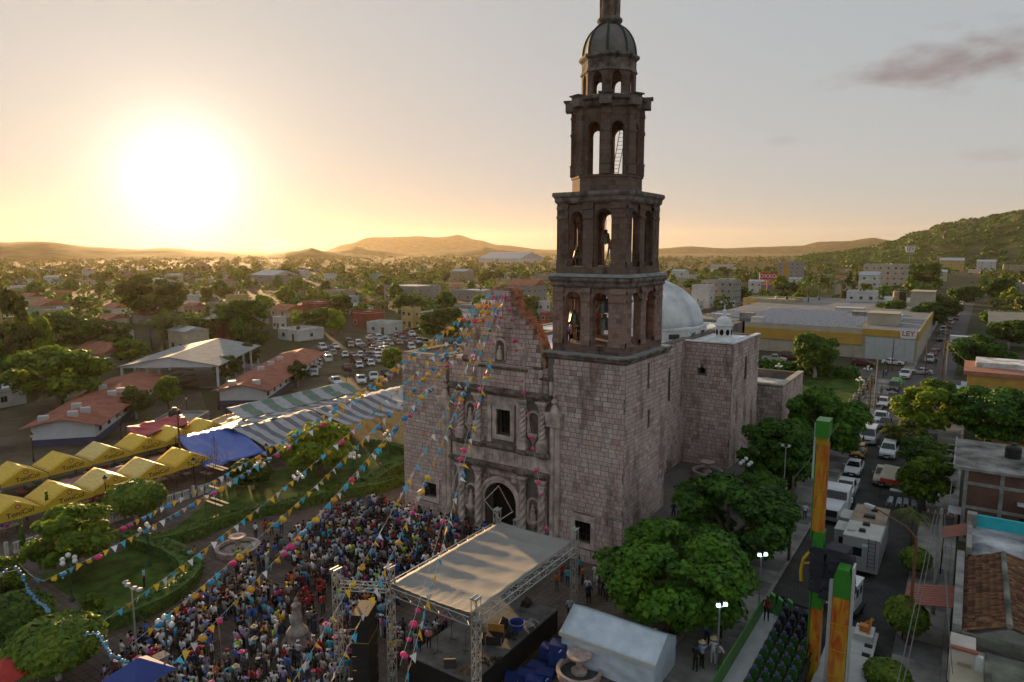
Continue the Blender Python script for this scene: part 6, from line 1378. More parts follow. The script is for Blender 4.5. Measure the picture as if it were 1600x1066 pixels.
# iron fence and small tents at the near edge of the plaza
nf = thing('iron_fence', 'black iron fence with stone gate pier at the plaza edge beside the crowd', 'fence', g(262, 1068)); e = g(345, 1040) - nf.location; mb = MB()
for i in range(22): p = e * (i / 21); mb.bar(p, p + Vector((0, 0, 1.9)), .018, n=4)
mb.build('bars', IRON, nf)
for z in (.3, 1.6): mb = MB(); mb.bar((0, 0, z), e + Vector((0, 0, z)), .03, n=4); mb.build('rail', IRON, nf)
mb = MB(); mb.cbox((0, -.3, 1.0), .6, .6, 2.0); mb.cbox((0, -.3, 2.08), .8, .8, .16); mb.build('pier', STON, nf)
def peak_tent(p, w, h, mt, label):
    o = thing('pop_up_tent', label, 'tent', p); mb = MB(); mb.lathe((0, 0, 0), [(w, h), (w * .55, h + .5), (.05, h + 1.1)], 4, rot=.9); mb.build('roof', mt, o)
    for k in range(4): a = .9 + k * math.pi / 2; mb = MB(); mb.bar((w * .97 * math.cos(a), w * .97 * math.sin(a), 0), (w * .97 * math.cos(a), w * .97 * math.sin(a), h), .025, n=5); mb.build('leg', ALU, o)
peak_tent(g(222, 1105), 2.1, 2.2, mat('navy_tent', (.02, .05, .25), .5, .15), 'blue pop up tent with peaked roof at the plaza edge'); peak_tent(g(15, 1105), 1.7, 2.2, mat('red_tent', (.42, .03, .02), .5, .15), 'red pop up tent peak beside the clipped tree')
# ------------------------------------------------------------------ vehicles
GLASS = mat('car_glass', (.012, .015, .018), .08, .1, 2, spec=.6); TYRE = mat('tyre', (.014, .014, .014), .85, .2, 8); RIM = mat('wheel_rim', (.38, .39, .40), .35, .1, 6, metal=.7); HLAMP = mat('headlamp', (.72, .74, .75), .15, .05); TLAMP = mat('tail_lamp', (.35, .01, .01), .25, .05); TRIMB = mat('black_trim', (.015, .015, .016), .6, .1)
def paint(n_, c): return mat('paint_' + n_.replace(' ', '_'), c, .32, .05, 3, spec=.5)
PAINT = {n_: paint(n_, c) for n_, c in (('white', (.60, .62, .64)), ('silver', (.34, .35, .35)), ('dark grey', (.06, .063, .066)), ('black', (.015, .015, .017)), ('red', (.24, .02, .02)), ('maroon', (.10, .012, .015)), ('yellow', (.46, .25, .01)), ('blue', (.03, .06, .2)), ('tan', (.32, .26, .19)), ('green', (.03, .10, .06)))}
CARS = {  # stations (y, half width, top), cabin (y0, y1, half width, z0 / y0, y1, half width, z1), length, wheel y, wheel r
    'sedan': ([(-2.25, .66, .60), (-2.12, .80, .72), (-1.2, .87, .87), (-.8, .88, .93), (1.35, .88, .98), (1.95, .86, .98), (2.2, .80, .92), (2.27, .70, .66)], (-.98, 1.75, .80, .93, -.12, 1.05, .60, 1.43), (-1.38, 1.36), .32),
    'hatchback': ([(-1.9, .64, .62), (-1.78, .78, .76), (-1.0, .83, .92), (1.5, .84, .98), (1.82, .78, .95), (1.88, .70, .6)], (-1.1, 1.80, .77, .92, -.25, 1.45, .60, 1.50), (-1.2, 1.22), .30),
    'suv': ([(-2.3, .74, .72), (-2.18, .90, .92), (-1.2, .94, 1.06), (-.9, .95, 1.10), (2.1, .95, 1.12), (2.32, .90, 1.10), (2.38, .82, .7)], (-1.05, 2.25, .88, 1.09, -.35, 2.0, .72, 1.78), (-1.42, 1.42), .38),
    'pickup': ([(-2.65, .76, .74), (-2.5, .92, .95), (-1.5, .96, 1.08), (-1.1, .97, 1.12), (.75, .97, 1.14)], (-1.25, .72, .90, 1.1, -.6, .5, .74, 1.76), (-1.65, 1.75), .39),
    'van': ([(-2.5, .78, .85), (-2.38, .94, 1.05), (-1.75, .97, 1.25), (2.35, .98, 1.30), (2.42, .94, 1.25), (2.45, .9, .8)], (-1.95, 2.42, .94, 1.22, -1.15, 2.3, .80, 2.12), (-1.55, 1.45), .36)}
def car_bits(kind):
    stt, cb, wy, wr = CARS[kind]; bits = []
    b = MB(); zb = .26
    if kind == 'pickup':
        b.loft([[(-w * .92, y, zb), (-w, y, zb + .14), (-w, y, (zb + t) / 2), (-w * .95, y, t), (w * .95, y, t), (w, y, (zb + t) / 2), (w, y, zb + .14), (w * .92, y, zb)] for y, w, t in stt])
        b.box(-.97, .97, .75, 2.65, .45, .62); b.box(-.97, -.88, .752, 2.65, .62, 1.12); b.box(.88, .97, .752, 2.65, .62, 1.12); b.box(-.88, .88, 2.57, 2.65, .62, 1.12)
    else: b.loft([[(-w * .92, y, zb), (-w, y, zb + .14), (-w, y, (zb + t) / 2), (-w * .95, y, t), (w * .95, y, t), (w, y, (zb + t) / 2), (w, y, zb + .14), (w * .92, y, zb)] for y, w, t in stt])
    y0, y1, hw, z0, a0, a1, hw1, z1 = cb
    b.loft([[(-hw, y0, z0 - .04), (hw, y0, z0 - .04), (hw, y1, z0 - .04), (-hw, y1, z0 - .04)], [(-hw1, a0, z1 - .05), (hw1, a0, z1 - .05), (hw1, a1, z1 - .05), (-hw1, a1, z1 - .05)], [(-hw1 * .92, a0 + .08, z1), (hw1 * .92, a0 + .08, z1), (hw1 * .92, a1 - .08, z1), (-hw1 * .92, a1 - .08, z1)]])
    bits.append(('body', b, 'P'))
    def pane(pts, name, push=.012, inset=.88):
        P_ = [Vector(p) for p in pts]; c = sum(P_, Vector()) / 4; n_ = (P_[1] - P_[0]).cross(P_[3] - P_[0]).normalized()
        if n_.dot(c - Vector((0, (y0 + y1) / 2, 1.0))) < 0: n_ = -n_
        m_ = MB(); q = [c + (p - c) * inset + n_ * push for p in P_]; m_.add(q + [p - n_ * .02 for p in q], [(0, 1, 2, 3), (0, 4, 5, 1), (1, 5, 6, 2), (2, 6, 7, 3), (3, 7, 4, 0)]); bits.append((name, m_, GLASS))
    zt = z1 - .05; zl = z0
    lerp = lambda a, b_, t: a + (b_ - a) * t
    pane([(-hw, y0, zl), (hw, y0, zl), (hw1, a0, zt), (-hw1, a0, zt)], 'windscreen'); pane([(hw, y1, zl), (-hw, y1, zl), (-hw1, a1, zt), (hw1, a1, zt)], 'rear_window')
    nwin = 3 if kind in ('suv', 'van') else (1 if kind == 'pickup' else 2)
    for s in (-1, 1):
        for k in range(nwin):
            t0, t1 = k / nwin, (k + 1) / nwin; pane([(s * hw, lerp(y0, y1, t0), zl), (s * hw, lerp(y0, y1, t1), zl), (s * hw1, lerp(a0, a1, t1), zt), (s * hw1, lerp(a0, a1, t0), zt)], 'side_window', inset=.84)
    W_ = max(w for _, w, _ in stt)
    for s in (-1, 1):
        for y in wy:
            m_ = MB(); m_.loft([[(s * x, y + r_ * math.cos(t), wr + r_ * math.sin(t)) for t in [j * math.pi / 8 for j in range(16)]] for x, r_ in ((W_ - .2, wr * .8), (W_ - .2, wr), (W_ + .015, wr), (W_ + .02, wr * .66))]); bits.append(('wheel', m_, TYRE))
            m_ = MB(); m_.loft([[(s * x, y + r_ * math.cos(t), wr + r_ * math.sin(t)) for t in [j * math.pi / 5 for j in range(10)]] for x, r_ in ((W_ - .05, wr * .6), (W_ + .03, wr * .55), (W_ + .03, wr * .2))]); bits.append(('rim', m_, RIM))
            m_ = MB(); m_.loft([[(s * x, y + r_ * math.cos(t), wr + .03 + r_ * math.sin(t)) for t in [j * math.pi / 8 for j in range(16)]] for x, r_ in ((W_ - .12, wr * 1.22), (W_ + .006, wr * 1.2))]); bits.append(('wheel_well_shade', m_, TRIMB))  # dark disc on the body, painted shade in place of an open wheel well
        fy, fw, ft = stt[1]; ry, rw, rt = (2.65, .97, 1.1) if kind == 'pickup' else stt[-2]
        m_ = MB(); m_.cbox((s * (fw - .2), fy - .075, ft - .16), .3, .2, .15); bits.append(('headlight', m_, HLAMP)); m_ = MB(); m_.cbox((s * (rw - .12), ry - .0, rt - .2), .2, .16, .22); bits.append(('tail_light', m_, TLAMP))
        m_ = MB(); m_.cbox((s * (hw + .16), y0 + .35, z0 + .08), .2, .1, .14); bits.append(('mirror', m_, 'P'))
    fy, fw, ft = stt[0]; m_ = MB(); m_.box(-.42, .42, fy - .03, fy + .12, ft - .18, ft - .02); bits.append(('grille', m_, TRIMB)); m_ = MB(); m_.box(-fw * 1.08, fw * 1.08, fy - .06, fy + .2, .3, .44); bits.append(('bumper', m_, TRIMB))
    m_ = MB(); m_.box(-.2, .2, fy - .075, fy - .062, .32, .42); bits.append(('number_plate', m_, HLAMP))
    return bits
CARP = {}; CARM = {}
for k in CARS:
    o = link(k if k in ('pickup', 'van') else k + '_car' if k != 'suv' else 'utility_car', None); bl = car_bits(k); wl_ = None
    for nm, m_, mt in bl:
        c = m_.build(nm, PAINT['white'] if mt == 'P' else mt, wl_ if nm == 'rim' else o, smooth=False)
        if nm == 'wheel': wl_ = c
    remember(o); CARP[k] = [o, False]
    J = MB(); order = [PAINT['white'], GLASS, TYRE, RIM, HLAMP, TLAMP, TRIMB]
    for nm, m_, mt in bl:
        if nm in ('number_plate', 'wheel_well_shade'): continue
        J.add(m_.v, m_.f, order.index(PAINT['white'] if mt == 'P' else mt))
    CARM[k] = J.mesh('car', order)
CNAME = {'sedan': 'sedan', 'hatchback': 'hatchback', 'suv': 'sport utility car', 'pickup': 'pickup truck', 'van': 'passenger van'}
def car(kind, col, p, rz, where, group=None):
    o, u = CARP[kind]
    if u: o = dup(o)
    else: CARP[kind][1] = True
    o.location = p; o.rotation_euler = (0, 0, rz); tag(o, '%s %s %s' % (col, CNAME[kind], where), 'van' if kind == 'van' else 'truck' if kind == 'pickup' else 'car', group)
    for c in o.children:
        if c.name.split('.')[0] in ('body', 'mirror'): recolor(c, 0, PAINT[col])
    return o
far_lab = {}
def far_car(kind, col, p, rz, where, group):
    o = link({'sedan': 'sedan_car', 'suv': 'utility_car', 'hatchback': 'hatchback_car'}.get(kind, kind), CARM[kind], None, p, rz); recolor(o, 0, PAINT[col]); lab = '%s %s %s' % (col, CNAME[kind], where)
    tag(o, lab, 'van' if kind == 'van' else 'truck' if kind == 'pickup' else 'car', group); return o
G1 = 'vehicles parked along the street'
for kind, col, px, py, rz, w in (('pickup', 'white', 1322, 772, 0, 'parked behind the white tractor lorry'), ('sedan', 'white', 1334, 738, 0, 'parked between pickup and yellow car'), ('hatchback', 'yellow', 1341, 712, 0, 'parked in front of the white van'), ('van', 'white', 1358, 690, 0, 'parked behind the yellow car'), ('sedan', 'black', 1383, 668, 0, 'half hidden behind the white van'), ('pickup', 'white', 1376, 660, .05, 'with its nose beside the bicycles'), ('sedan', 'white', 1380, 634, 0, 'with a rounded roof near strolling people'), ('sedan', 'dark grey', 1394, 626, 0, 'next to the woman carrying bags'), ('suv', 'dark grey', 1396, 610, 0, 'in front of the covered car'), ('pickup', 'white', 1414, 590, 0, 'behind the covered car'),
                              ('suv', 'white', 1388, 712, 0, 'standing in the second lane'), ('pickup', 'tan', 1381, 752, 0, 'in the second lane beside the tan awning'), ('sedan', 'white', 1395, 570, math.pi / 2, 'side on before the white gate'), ('sedan', 'silver', 1438, 585, -math.pi / 2 + .2, 'turning side on at the crossing'), ('suv', 'maroon', 1348, 572, math.pi / 2, 'before the yellow wall'), ('pickup', 'silver', 1210, 565, math.pi / 2, 'with double cab by the supermarket wall'), ('van', 'maroon', 1238, 563, math.pi / 2, 'next to the silver pickup')):
    car(kind, col, g(px, py), rz, w, G1)
cov = thing('covered_car', 'parked car under a red and green cloth cover', 'car', g(1401, 602), 0, G1); mb = MB(); prof = [(-2.3, .5), (-1.3, .85), (-.7, 1.3), (.8, 1.42), (1.5, 1.0), (2.3, .8)]
mb.loft([[(-.95, y, .15), (-.95, y, z * .6), (-.65, y, z), (.65, y, z), (.95, y, z * .6), (.95, y, .15)] for y, z in prof]); mb.m = [0 if i < 18 else 1 for i in range(len(mb.f))]; mb.build('cover', [mat('cover_green', (.05, .32, .05), .7, .15), mat('cover_red', (.42, .05, .03), .7, .15)], cov)
for s in (-1, 1):
    for y in (-1.4, 1.4): mb = MB(); mb.bar((s * .7, y, .3), (s * .92, y, .3), .3, n=14); mb.build('wheel', TYRE, cov)
for i, (px, py, kind, col) in enumerate(((1452, 566, 'suv', 'silver'), (1458, 555, 'hatchback', 'red'), (1463, 548, 'sedan', 'maroon'), (1470, 533, 'pickup', 'dark grey'), (1475, 524, 'pickup', 'green'), (1474, 519, 'suv', 'white'), (1481, 513, 'van', 'dark grey'), (1485, 506, 'sedan', 'white'), (1493, 500, 'pickup', 'maroon'), (1495, 494, 'suv', 'silver'), (1503, 483, 'sedan', 'dark grey'), (1503, 477, 'suv', 'white'), (1511, 468, 'hatchback', 'green'), (1527, 466, 'suv', 'white'), (1540, 462, 'sedan', 'white'), (1519, 442, 'sedan', 'dark grey'))):
    far_car(kind, col, g(px, py), 0 if i < 13 else 3.14, ('%s along the far street beyond the crossing' % ('first in line', 'second in line', 'third in line', 'fourth in line', 'fifth in line', 'sixth in line', 'seventh in line', 'eighth in line', 'ninth in line', 'tenth in line', 'eleventh in line', 'twelfth in line', 'thirteenth in line', 'driving with headlights', 'parked at the kerb opposite', 'farthest off')[i]), 'vehicles on the far street')
def motorbike(p, rz, label):
    o = thing('motorcycle', label, 'motorcycle', p, rz, 'motorcycles under the street trees')
    for y in (-.62, .62): mb = MB(); mb.bar((-.06, y, .3), (.06, y, .3), .3, n=14); mb.build('wheel', TYRE, o)
    mb = MB(); mb.loft([[(-.08, -.5, .45), (.08, -.5, .45), (.08, -.5, .6), (-.08, -.5, .6)], [(-.16, 0, .35), (.16, 0, .35), (.14, 0, .82), (-.14, 0, .82)], [(-.08, .6, .55), (.08, .6, .55), (.08, .6, .75), (-.08, .6, .75)]]); mb.build('frame', PAINT['red'], o); mb = MB(); mb.box(-.12, .12, .05, .65, .78, .88); mb.build('seat', TRIMB, o); mb = MB(); mb.bar((-.35, -.42, 1.0), (.35, -.42, 1.0), .025, n=6); mb.bar((0, -.42, 1.0), (0, -.62, .3), .04, n=6); mb.build('handlebar', IRON, o)
motorbike(g(1425, 690), .2, 'motorcycle parked under the low spreading tree'); motorbike(g(1340, 690), .1, 'motorcycle leaning by the railing near the white van')
# white tractor lorry
tr = thing('tractor_lorry', 'white long nosed tractor lorry parked before the camper trailers', 'truck', (-9.6, 71.5, .02), 0, G1); WP = PAINT['white']
mb = MB(); mb.loft([[(-w, y, .6), (w, y, .6), (w * .96, y, z), (-w * .96, y, z)] for y, w, z in ((-3.0, .62, 1.45), (-2.7, .8, 1.65), (-1.1, .95, 1.95))]); mb.build('hood', WP, tr); mb = MB(); mb.loft([[(-1.15, y0, z), (1.15, y0, z), (1.15, y1, z), (-1.15, y1, z)] for z, y0, y1 in ((.7, -1.15, 1.3), (1.9, -1.1, 1.3), (2.75, -.75, 1.3), (2.9, -.5, 1.25))]); mb.build('cab', WP, tr)
mb = MB(); mb.add([(-1.0, -1.12, 1.98), (1.0, -1.12, 1.98), (.98, -.80, 2.68), (-.98, -.80, 2.68)], [(0, 1, 2, 3)]); mb.build('windscreen', GLASS, tr); mb = MB(); mb.box(-.5, .5, -3.04, -2.95, .75, 1.4); mb.build('grille', TRIMB, tr); mb = MB(); mb.box(-1.15, 1.15, -3.25, -3.0, .45, .75); mb.build('bumper', RIM, tr); mb = MB(); mb.box(-.45, .45, 1.3, 4.2, .7, .95); mb.build('chassis', IRON, tr)
for s in (-1, 1):
    for y in (-2.1, 2.4, 3.6): mb = MB(); mb.bar((s * .75, y, .5), (s * 1.15, y, .5), .5, n=16); mb.build('wheel', TYRE, tr)
    mb = MB(); mb.loft([[(s * .6, -2.95, .9), (s * 1.15, -2.85, .8), (s * 1.15, -2.85, .95), (s * .6, -2.95, 1.2)], [(s * .8, -1.3, 1.0), (s * 1.18, -1.4, .9), (s * 1.18, -1.4, 1.15), (s * .85, -1.3, 1.4)]]); mb.build('mudguard', WP, tr); mb = MB(); mb.cbox((s * 1.42, -.95, 2.1), .22, .1, .55); mb.build('mirror', WP, tr); mb = MB(); mb.cbox((s * .85, -2.98, 1.1), .24, .1, .2); mb.build('headlight', HLAMP, tr)
# camper trailer with slide outs
RVW = mat('camper_wall', (.27, .28, .28), .5, .08, 1); RVR = mat('camper_roof', (.42, .41, .38), .6, .12, 1); RVB = mat('faded_roof_coat', (.20, .15, .11), .8, .2, .8, col2=(.27, .21, .16))
rv = thing('camper_trailer', 'grey camper trailer with rooftop boxes and rear ladder', 'trailer', (-5.9, 58.3, .02)); mb = MB(); mb.box(-1.3, 1.3, 0, 8.0, .55, 3.25); mb.build('body', RVW, rv); mb = MB(); mb.box(-1.32, 1.32, -.02, 3.6, 3.25, 3.31); mb.build('roof', RVR, rv); mb = MB(); mb.box(-1.32, 1.32, 3.6, 8.02, 3.25, 3.32); mb.build('roof', RVB, rv)
for y0_, y1_, nm in ((2.2, 4.3, 'slide_out'), (5.2, 7.4, 'slide_out')): mb = MB(); mb.box(-2.25, -1.3, y0_, y1_, .8, 2.75); so_ = mb.build(nm, RVW, rv); mb = MB(); mb.box(-2.27, -1.3, y0_ - .02, y1_ + .02, 2.75, 2.8); mb.build('roof', RVR, so_); mb = MB(); mb.box(-1.9, -1.5, y0_ - .012, y0_, 1.5, 2.2); mb.build('window', GLASS, so_)
mb = MB(); mb.box(-.9, .1, -.02, 0, 1.75, 2.45); mb.build('window', GLASS, rv)
for x in (.55, 1.05): mb = MB(); mb.bar((x, -.1, .9), (x, -.1, 3.4), .022, n=5); mb.build('ladder_rail', IRON, rv)
for i in range(7): mb = MB(); mb.bar((.55, -.1, 1.1 + i * .32), (1.05, -.1, 1.1 + i * .32), .018, n=5); mb.build('ladder_rung', IRON, rv)
for x, y, sx, sy in ((-.1, 1.4, .5, .4), (0, 3.0, .55, .4), (.0, 5.0, .9, .6), (.2, 6.8, .5, .4)): mb = MB(); mb.cbox((x, y, 3.42), sx, sy, .24, taper=.85); mb.build('roof_box', TRIMB, rv)
mb = MB(); mb.box(.1, .5, -.02, -.008, 2.62, 2.85); mb.build('decal', mat('decal', (.5, .6, .66), .6, .1), rv); mb = MB(); mb.bar((-1.1, 1.0, 3.38), (-.6, 1.3, 3.38), .1, n=8); mb.build('vent_pipe', RVR, rv); mb = MB(); mb.box(1.3, 1.36, .3, 4.5, 2.9, 3.1); mb.build('awning_roll', RVR, rv)
for s in (-1, 1):
    for y in (4.6, 5.6): mb = MB(); mb.bar((s * 1.0, y, .36), (s * 1.28, y, .36), .36, n=14); mb.build('wheel', TYRE, rv)
# ticket booth
tbk = thing('ticket_booth', 'white booth with small windows on a dark trailer beside the ride', 'booth', (-6.1, 52.2, .02), R(-8)); mb = MB(); mb.box(-1.2, 1.2, -1.2, 1.2, .35, .55); mb.build('trailer', IRON, tbk); mb = MB(); mb.box(-.95, .95, -.95, .95, .55, 2.35); mb.build('walls', WP, tbk); mb = MB(); mb.box(-1.0, 1.0, -1.0, 1.0, 2.35, 2.43); mb.build('roof', WP, tbk)
for b_ in ((.35, .8, -.965, -.95, 1.5, 2.0), (.95, .965, -.6, -.1, 1.4, 2.0), (.95, .965, .2, .7, 1.4, 2.0)): mb = MB(); mb.box(*b_); mb.build('window', GLASS, tbk)
for s in (-1, 1): mb = MB(); mb.bar((s * 1.0, .2, .28), (s * 1.22, .2, .28), .28, n=12); mb.build('wheel', TYRE, tbk)

# ------------------------------------------------------------------ fairground ride
def flame():
    m = bpy.data.materials.new('flame_paint'); m.use_nodes = True; N, L = m.node_tree.nodes, m.node_tree.links; b = N['Principled BSDF']; b.inputs['Roughness'].default_value = .4
    t = N.new('ShaderNodeTexCoord'); mp_ = N.new('ShaderNodeMapping'); mp_.inputs['Scale'].default_value = (1.6, 1.6, .35); L.new(t.outputs['Object'], mp_.inputs[0]); n1 = N.new('ShaderNodeTexNoise'); n1.inputs['Scale'].default_value = 1.6; n1.inputs['Detail'].default_value = 3; n1.inputs['Distortion'].default_value = 1.2; L.new(mp_.outputs[0], n1.inputs['Vector'])
    r = N.new('ShaderNodeValToRGB'); e = r.color_ramp.elements; e[0].position = .36; e[0].color = (.36, .06, .01, 1); e[1].position = .68; e[1].color = (.47, .29, .02, 1); x = e.new(.5); x.color = (.46, .15, .012, 1); L.new(n1.outputs[0], r.inputs[0]); L.new(r.outputs[0], b.inputs['Base Color']); return m
FLM = flame(); RGR = mat('ride_green', (.035, .21, .02), .4, .12, 2); RYE = mat('ride_yellow', (.42, .27, .01), .45, .15, 2); NYL = mat('dark_tarpaulin', (.02, .022, .035), .7, .3, 1.5, bump=.5)
rd = thing('fairground_ride', 'tall green and flame painted pendulum ride folded beside the pavement', 'ride', (-6.4, 42.5, 0))
def seg(name, cx, cy, z0, z1, w0, w1, mt, par=rd, d=.8):
    mb = MB(); mb.loft([[(cx - w_ / 2, cy - d / 2, z), (cx + w_ / 2, cy - d / 2, z), (cx + w_ / 2, cy + d / 2, z), (cx - w_ / 2, cy + d / 2, z)] for z, w_ in ((z0, w0), (z1, w1))]); return mb.build(name, mt, par)
a1 = seg('swing_arm', 0, 0, .7, 4.6, .58, .58, FLM); seg('green_band', 0, 0, 4.62, 6.3, .58, .58, RGR, a1); seg('arm_section', -.12, 0, 8.3, 9.4, .56, .58, RGR, a1); seg('arm_section', -.2, 0, 9.42, 14.7, .58, .60, FLM, a1); seg('yellow_band', -.25, 0, 14.72, 15.2, .6, .6, RYE, a1)
hd = seg('arm_head', -.22, -.1, 15.22, 16.2, .72, .72, RGR, a1, 1.2); mb = MB(); mb.box(-.58, -.5, -.35, .35, 9.0, 15.8); mb.build('green_flange', RGR, a1); mb = MB(); mb.box(-.7, -.59, -.3, .3, 12.6, 15.9); mb.build('cable_guard', mat('grey_guard', (.45, .5, .48), .5, .1), a1); mb = MB(); mb.box(-.38, -.31, -.5, .35, .7, 8.9); mb.build('edge_plate', RGR, a1)
cb_ = MB(); rgc = random.Random(4)
for i in range(11):
    zc = 5.9 + i * .24; cb_.cbox((-.05 + rgc.uniform(-.06, .06), -.05, zc), 0.82 + rgc.uniform(-.12, .12), 1.05 + rgc.uniform(-.1, .1), .34, rz=rgc.uniform(-.2, .2), taper=rgc.uniform(.88, 1.04))
cb_.build('tarpaulin_wrap', NYL, a1); cb_ = MB()
for i in range(11): cb_.cbox((1.1 + rgc.uniform(-.1, .1), -.2, 5.7 + i * .28), 1.75 - .04 * i + rgc.uniform(-.15, .15), 1.3, .4, rz=rgc.uniform(-.2, .2), taper=rgc.uniform(.85, 1.0))
cb_.build('tarpaulin_wrap', NYL, a1)
a2 = seg('counterweight', 1.5, -1.4, .6, 6.4, .88, .88, FLM, rd, 1.0); mb = MB(); mb.loft([[(1.06, -1.9, 6.42), (1.94, -1.9, 6.42), (1.94, -.9, 6.42), (1.06, -.9, 6.42)], [(1.06, -1.9, 7.6), (1.94, -1.9, 7.6), (1.94, -.9, 7.6), (1.06, -.9, 7.6)], [(1.2, -1.9, 8.1), (1.8, -1.9, 8.1), (1.8, -.9, 8.1), (1.2, -.9, 8.1)]]); mb.build('green_cap', RGR, a2)
mb = MB(); mb.box(1.96, 2.06, -1.8, -1.0, .6, 8.3); mb.build('edge_plate', mat('grey_guard', (.45, .5, .48), .5, .1), a2); mb = MB(); mb.box(.75, .95, -1.2, -.9, .6, 7.0); mb.build('edge_plate', MATS['grey_guard'], a2)
for z in (1.8, 3.1, 10.7, 12.0, 13.3): mb = MB(); mb.cbox((0 if z < 9 else -.2, 0, z), .63, .84, .05); [mb.bar((x + (0 if z < 9 else -.2), -.43, z + .12), (x + (0 if z < 9 else -.2), -.41, z + .12), .03, n=6) for x in (-.2, 0, .2)]; mb.build('joint_plate', RYE, a1)
for z in (1.6, 3.2, 4.8): mb = MB(); mb.cbox((1.5, -1.4, z), .93, 1.04, .06); mb.build('joint_plate', RYE, a2)
for z0_, z1_, x, w_ in ((0, 1.6, -.75, .35), (0, 1.3, .0, .5), (1.2, 1.7, -.45, .9)): mb = MB(); mb.box(x - w_ / 2, x + w_ / 2, -.75, .6, z0_, z1_); mb.build('base_frame', RYE, rd)
mb = MB(); mb.path([(-.4, -.3, 8.3), (-.85, -.5, 7.6), (-.95, -.5, 6.9), (-.9, -.5, 6.2)], .11, 5); mb.bar((-.4, -.3, 7.4), (-.9, -.5, 7.3), .08, n=5); mb.build('yellow_bracket', RYE, rd)
mb = MB(); mb.box(.2, 2.9, -6, 6.2, .55, .75); mb.build('trailer_bed', mat('ride_deck', (.42, .42, .42), .6, .15, 1.5), rd); mb = MB(); mb.box(.5, 2.6, -6, 6.0, .3, .55); mb.build('chassis', IRON, rd)
for y in (-3, -1.8, 3, 4.2): mb = MB(); mb.bar((2.3, y, .42), (2.75, y, .42), .42, n=14); mb.build('wheel', TYRE, rd)
mb = MB(); mb.box(1.6, 2.7, 4.6, 6.1, .75, 1.15); mb.build('drive_housing', mat('ride_deck2', (.5, .5, .48), .6, .1), rd); mb = MB(); mb.cbox((2.1, 5.3, 1.35), .5, .5, .4); mb.bar((2.4, 4.9, 1.1), (2.5, 5.6, 2.0), .08, n=6); mb.bar((1.7, 5.7, 1.1), (2.6, 5.7, 1.9), .07, n=6); mb.build('motor', mat('orange_motor', (.45, .16, .02), .5, .2), rd)
gd = thing('ride_gondola', 'black gondola with rows of green and black ride seats', 'gondola', (-9.05, 35.6, 0)); mb = MB(); mb.box(0, 2.5, 0, 10.6, .9, 1.15); mb.build('floor', TRIMB, gd); mb = MB(); mb.box(-.06, 0, 0, 10.6, .9, 1.6); mb.box(0, 2.5, 10.6, 10.66, .9, 1.9); mb.box(2.5, 2.58, 0, 10.66, .9, 1.8); mb.build('rim', IRON, gd)
sm = MB(); sm.box(-.24, .24, -.25, .25, 1.15, 1.55); sm.cbox((0, .3, 1.85), .46, .16, .95, taper=.92); ST_ME = [sm.mesh('seat', m_) for m_ in (mat('seat_green', (.02, .12, .008), .5, .15), TRIMB)]; sm = MB(); sm.lathe((0, .3, 2.3), [(.13, 0), (.15, .12), (.1, .26), (.02, .3)], 9); HR_ME = sm.mesh('headrest', mat('violet_headrest', (.05, .045, .12), .5, .1)); sm = MB(); sm.path([(-.2, .25, 2.25), (-.22, -.1, 2.1), (-.18, -.22, 1.7), (.18, -.22, 1.7), (.22, -.1, 2.1), (.2, .25, 2.25)], .05, 6); HB_ME = sm.mesh('shoulder_bar', TRIMB)
for j in range(9):
    for i in range(4): s_ = link('seat', ST_ME[1 if j > 5 else 0], gd, (.32 + i * .62, .6 + j * 1.14, 0)); link('headrest', HR_ME, s_); link('shoulder_bar', HB_ME, s_)
pf = thing('boarding_platform', 'pale boarding ramp with green guard panels along the ride', 'platform', (-10.35, 34.5, 0)); mb = MB(); mb.box(0, 1.1, 0, 12.0, 1.08, 1.2); mb.build('deck', mat('ramp_deck', (.36, .36, .37), .6, .12, 1), pf); mb = MB(); mb.box(.05, 1.05, .05, 11.9, 0, 1.08); mb.build('understructure', TRIMB, pf)
for j in range(5): mb = MB(); mb.box(-.06, 0, j * 2.3 + .03, j * 2.3 + 2.27, 1.1, 2.25); mb.build('guard_panel', mat('guard_green', (.05, .16, .02), .45, .15, 1.5), pf); mb = MB(); mb.bar((-.03, j * 2.3 + .03, 2.28), (-.03, j * 2.3 + 2.27, 2.28), .04, n=6); mb.build('handrail', RGR, pf)
for x, y in ((.3, 12.3), (1.5, 12.0), (.9, 11.9)): mb = MB(); mb.prism([(-.25, 1.0), (.15, 1.0), (.3, 2.3), (.0, 2.5)], y, y + .3, 'y'); mb.build('gate_fin', RGR, pf, loc=(x, 0, 0))
out = thing('outrigger', 'dark folding outrigger leg on the paving beside the ride', 'outrigger', (-8.6, 50.4, 0), .5); mb = MB(); mb.bar((-1.3, .5, .5), (.9, -.3, .18), .09, n=6); mb.build('beam', IRON, out); mb = MB(); mb.cbox((-1.4, .5, .4), .5, .3, .8); mb.build('foot', IRON, out)

